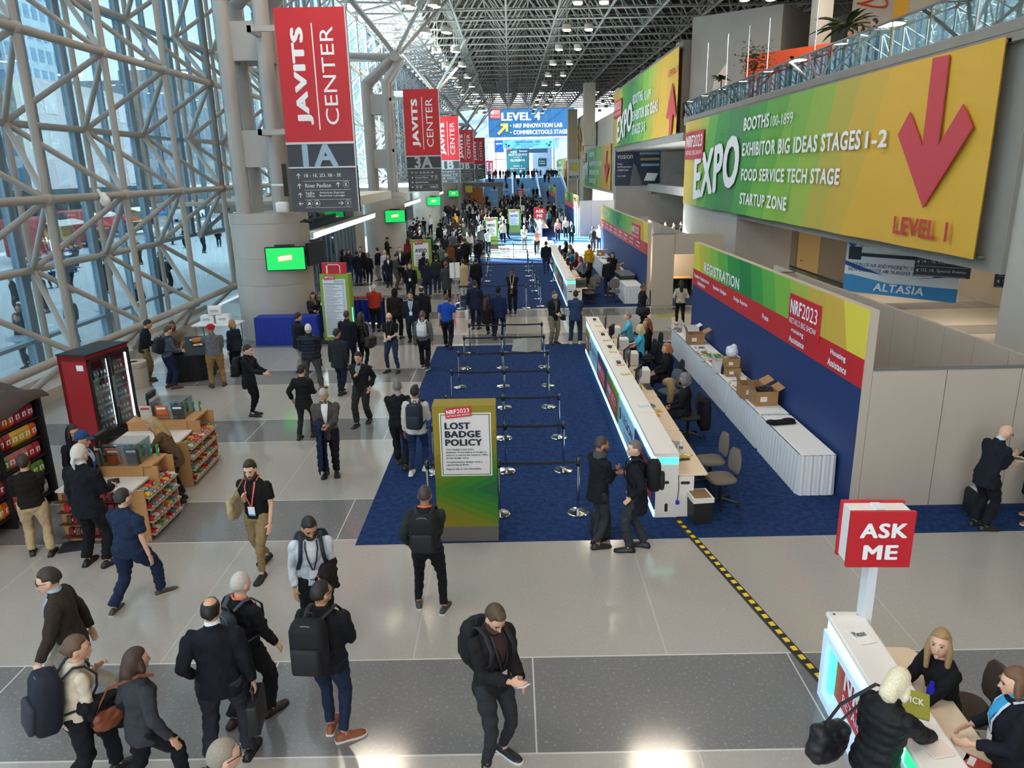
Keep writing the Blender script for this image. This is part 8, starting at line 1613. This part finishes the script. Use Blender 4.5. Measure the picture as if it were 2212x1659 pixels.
def frond_plant(x, y, z, label, n, ln, c, tree=False):
    o = thing('palm_plant' if not tree else 'leafy_plant', label, 'plant', (x, y, z)); MB().lathe([(.22, 0), (.3, .45), (.26, .45), (.2, .05)], n=16).build('pot', mat('d0ccc6', .6), o, 40); m = MB()
    MB().tube((0, 0, .3), (0, 0, 2.0), .035).build('stem', mat('5a4630', .8), o)
    rnd = random.Random(n)
    for k in range(n):
        a = rnd.uniform(0, 6.28); e = rnd.uniform(.2, 1.2); l_ = ln * rnd.uniform(.6, 1)
        if tree: c0 = V((rnd.gauss(0, .35), rnd.gauss(0, .35), 2.2 + rnd.gauss(0, .35))); l_ = .16; B = lambda t: c0 + V((cos(a) * l_ * t, sin(a) * l_ * t, l_ * t * (e - .6)))
        else: B = lambda t: V((cos(a) * l_ * t * cos(e * .6), sin(a) * l_ * t * cos(e * .6), 1.9 + l_ * (t * sin(e) - .55 * t * t)))
        sd = V((-sin(a), cos(a), 0)); K = 2 if tree else 6
        for i in range(K):
            t0, t1 = i / K, (i + 1) / K; w0, w1 = [(.07 if tree else .10) * math.sin(pi * min(max(q, .04), .97)) for q in (t0, t1)]
            p0, p1 = B(t0), B(t1); m.add([p0 - sd * w0 - V((0, 0, w0 * .5)), p0, p0 + sd * w0 - V((0, 0, w0 * .5)), p1 - sd * w1 - V((0, 0, w1 * .5)), p1, p1 + sd * w1 - V((0, 0, w1 * .5))], [(0, 1, 4, 3), (1, 2, 5, 4)])
    m.build('foliage', mat(c, .6, 0, .3, 6), o, 60); return o
frond_plant(12.2, 29.4, 8.3, 'potted palm with arching fronds behind the balcony railing', 34, 1.5, '4a5a34'); frond_plant(12.4, 40.6, 8.3, 'bushy potted tree before the orange wall', 260, 1, '33402a', True); frond_plant(12.0, 45.2, 8.3, 'low potted fern beside the white fabric wing', 24, .7, '3c4a30')
for k, (x, y, lb_) in enumerate(((11.7, 32.2, 'white lounge sofa behind the railing near the palm'), (11.7, 27.6, 'white lounge sofa behind the railing under the seated guests'))):
    o = thing('lounge_sofa', lb_, 'sofa', (x, y, 8.3), pi / 2); MB().rbox((0, 0, .22), (2.2, .8, .40), .08).build('seat', mat('c9d3da', .8, 0, .04), o); MB().rbox((0, .36, .55), (2.2, .2, .5), .08).build('backrest', mat('c9d3da', .8, 0, .04), o)
    for q in (-.5, .5): tag(MB().rbox((0, 0, .22), (.45, .16, .42), .07).build('cushion', mat('e4dfd6' if q < 0 else 'd89a84', .85), None, 60, (x + .05, y + q, 8.73), pi / 2 + .2), ('cream' if q < 0 else 'pink') + ' cushion on the ' + ('sofa near the palm' if k == 0 else 'sofa under the seated guests'), 'cushion')
# ================================================================ the crowd: a few figures, each copy an object of its own
def crowd_proto(spec, vox=.03):
    s = dict(spec); s['voxel'] = vox
    o = build_person(**s); o.pop('_'); M = pmats(s); mb = MB(); mats = []
    for key, g in o.items():
        if key in ('sole', 'eye', 'eyebrow', 'mouth', 'badge_stripe'): continue
        m = M[key]
        if m not in mats: mats.append(m)
        mi = mats.index(m)
        for x in (g if isinstance(g, list) else [g]):
            x = x[0] if isinstance(x, tuple) else x
            if isinstance(x, bpy.types.Mesh): mb.add([v.co for v in x.vertices], [tuple(p.vertices) for p in x.polygons], mi); bpy.data.meshes.remove(x)
            else: mb.add(x.v, x.f, mi)
    ob = mb.build('person', mats, None, 70); me = ob.data; bpy.data.objects.remove(ob); return me
KINDS_ = [('in a black coat', dict(top='coat', topc='16171b', botc='17181c', hair='short')), ('in a dark suit and white shirt', dict(top='blazer', topc='171a22', shirt='d8dadd', botc='17191f', hair='short', hairc='1a1411', R='phone')),
    ('in a navy jacket and jeans', dict(top='jacket', topc='1a2233', botc='223050', hair='short', hairc='3a2c22', feet='stepL')), ('in a brown coat', dict(top='coat', topc='4a3626', botc='24211f', hair='bob', hairc='4a3020', female=True)),
    ('in a pale sweater', dict(top='sweater', topc='c4beb4', botc='2a2c33', hair='long', hairc='3a241a', female=True, feet='stepR')), ('in a grey jacket with grey hair', dict(top='jacket', topc='55585d', botc='22242a', hair='short', hairc='9a948c')),
    ('in a white shirt', dict(top='shirt', topc='d6dae0', botc='1d2029', hair='buzz', hairc='2a211c', R='front', L='front')), ('bald and in a black jacket', dict(top='jacket', topc='18181b', botc='1b1c22', hair='none', skin='p')),
    ('in a dark red top', dict(top='sweater', topc='7a2026', botc='1c1d24', hair='long', hairc='1a1311', female=True)), ('in a teal shirt', dict(top='shirt', topc='1f7f92', botc='1b1d24', hair='short')),
    ('in a dark puffer', dict(top='puffer', topc='1b1d24', botc='22304a', hair='beanie', hairc='202228')), ('in black with a light strap', dict(top='jacket', topc='141519', botc='17181c', hair='pony', hairc='2a1c16', female=True, lanyard='d8d4cc', feet='walkL'))]
PROTO = [crowd_proto(s) for _, s in KINDS_]
rc = random.Random(11)
NAMED = [(o.location.x, o.location.y) for o in SC.objects if o.name.startswith('person') and o.parent is None] + [(o.location.x, o.location.y) for o in SC.objects if o.name.startswith('notice_board')]
def crowd(n, area, where, group, face=None, weights=None, avoid=.42, zf=None, kinds=None):
    pts = []; tries = 0
    while len(pts) < n and tries < 9000:
        tries += 1; x, y = area(rc)
        if any((x - CX - .12 * q) ** 2 + (y - cy) ** 2 < 3.0 for q, cy in enumerate(CYS)) or any(abs(x - tx) < 1.6 and abs(y - ty) < 3.2 for tx, ty in ((-37, 66), (-39, 77), (-34, 55))) or (y > 60 and 1.8 < x < 3.3 and y < 77): continue
        if any((x - a) ** 2 + (y - b) ** 2 < .4 for a, b in NAMED) or any((x - a) ** 2 + (y - b) ** 2 < avoid ** 2 for a, b in pts): continue
        pts.append((x, y)); k = rc.choice(kinds) if kinds else rc.choices(range(len(PROTO)), weights or [5, 4, 4, 2, 2, 3, 2, 3, 1, 1, 2, 2])[0]
        o = bpy.data.objects.new('person', PROTO[k]); COL.objects.link(o); h = (rc.uniform(0, 360) if face is None else face + rc.gauss(0, 35)); sc = rc.uniform(.95, 1.05)
        o.location = (x, y, zf(x, y) if zf else 0); o.rotation_euler = (0, 0, -R_(h)); o.scale = (sc, sc, sc); tag(o, 'person %s %s' % (KINDS_[k][0], where), 'person', group)
def span(x0, x1, y0, y1, p=1.0): return lambda r: (r.uniform(x0, x1), y0 + (y1 - y0) * r.random() ** p)
crowd(46, lambda r: (r.uniform(-8.4, -.6), r.uniform(50, 66)), 'queueing left of the second carpet', 'people in the queue left of the hall', 0, avoid=.5)
crowd(20, lambda r: (r.uniform(-6.6, -2.7), r.uniform(40, 50)), 'between the pier and the second carpet', 'people in the queue beside the second carpet', 0, avoid=.55)
crowd(64, lambda r: (r.uniform(-8.2, 4.6), r.uniform(66, 92)), 'in the dense middle crowd', 'people in the dense middle crowd', None, avoid=.5)
crowd(18, lambda r: (r.uniform(2.2, 5.2), r.uniform(60, 92)), 'along the sunlit third counter', 'people along the third counter', None, avoid=.5, kinds=[0, 4, 6, 4, 6, 9, 1, 7])
crowd(18, lambda r: (r.choice([-4.2, -3.2, -.6, 1.2, 2.2, 3.6, 4.2, 6.2, 7.4]) + r.uniform(-.4, .4), r.uniform(131, 149)), 'on the blue stairs', 'people on the blue stairs', 0, avoid=.6, zf=lambda x, y: 3.9 * (int((y - 130) / 20 * 24) + 1) / 24, kinds=[0, 1, 2, 7, 8])
crowd(40, lambda r: (r.uniform(-31, -16), r.uniform(24, 66)), 'on the pavement outside', 'people on the pavement outside', None, avoid=.7, zf=lambda x, y: -.12, kinds=[0, 1, 2, 3, 5, 7, 10])
for x, y, f, k, lb in ((-15.2, 22.6, 200, 2, 'person in blue seated low by the cafe table outside the glass'), (-14.6, 28.9, 180, 0, 'person in dark clothes right outside the glass beside the column'), (-15.6, 26.0, 190, 10, 'person in a hooded puffer just outside the glass by the tables'), (-16.2, 24.2, 160, 3, 'person with a brown bag outside the glass')):
    o = bpy.data.objects.new('person', PROTO[k]); COL.objects.link(o); o.location = (x, y, -.12); o.rotation_euler = (0, 0, -R_(f)); tag(o, lb, 'person')
for k, (x, y, f, lb) in enumerate(((12.0, 26.6, 300, 'dark haired guest on the balcony nearest the yellow banner'), (12.0, 27.6, 250, 'guest on the balcony in the middle of the seated group'), (12.1, 28.6, 270, 'guest on the balcony beside the palm'), (12.4, 35.2, 270, 'guest in a dark hat at the right end of the orange wall'))):
    o = bpy.data.objects.new('person', PROTO[(0, 4, 6, 10)[k]]); COL.objects.link(o); o.location = (x, y, 8.3); o.rotation_euler = (0, 0, -R_(f)); tag(o, lb, 'person')
for k, (u, v, f, lb) in enumerate(((1405, 497, 180, 'man in a dark suit beyond the second registration wall'), (1437, 505, 200, 'woman in a tan top sitting on the low wall behind the booths'), (1455, 503, 200, 'woman in black on the low wall behind the booths'), (1472, 500, 270, 'man in a black suit standing at the right of the low wall'))):
    p = G(u, v + 8); o = bpy.data.objects.new('person', PROTO[(1, 3, 11, 0)[k]]); COL.objects.link(o); o.location = (p.x, min(p.y, 54), 0); o.location.x = p.x * min(p.y, 54) / p.y; o.rotation_euler = (0, 0, -R_(f)); tag(o, lb, 'person')
for k, (x, y, lb) in enumerate(((11.3, 66, 'guest leaning at the far balcony glass, left one'), (11.3, 63.5, 'guest leaning at the far balcony glass, middle one'), (11.3, 61, 'guest leaning at the far balcony glass, right one'))): pass

# farther than that nobody could count them: one crowd
def mass(parts, label):
    mb = MB(); mats = []
    small = [crowd_proto(KINDS_[k][1], .055) for k in (0, 1, 2, 3, 5, 6, 7, 8, 9, 10)]
    for n, fx, fy, fz in parts:
        for q in range(n):
            me = rc.choices(small, [5, 5, 4, 2, 3, 2, 3, 1, 1, 2])[0]; off = {}
            for k, m in enumerate(me.materials):
                if m not in mats: mats.append(m)
                off[k] = mats.index(m)
            px, py = fx(), fy()
            while fz < 1 and abs(px + 4.4) < 3.8 and abs(py - 120) < 3: px, py = fx(), fy()
            M = Matrix.Translation((px, py, fz)) @ Matrix.Rotation(rc.uniform(0, 6.28), 4, 'Z') @ Matrix.Scale(rc.uniform(.95, 1.05), 4); o = len(mb.v)
            mb.v += [tuple(M @ v.co) for v in me.vertices]
            for p in me.polygons: mb.f.append(tuple(i + o for i in p.vertices)); mb.m.append(off[p.material_index])
    return tag(mb.build('crowd', mats, None, 70), label, 'crowd', None, 'stuff')
U = rc.uniform
mass([(90, lambda: U(-8, 5.0), lambda: U(93, 129), 0), (16, lambda: U(-11, -5.6), lambda: U(131, 144), 0), (46, lambda: U(-4.6, 9.5), lambda: U(150.6, 158), 3.9)], 'far crowd before, beside and above the blue stairs')
bpy.data.scenes.remove(WORK)
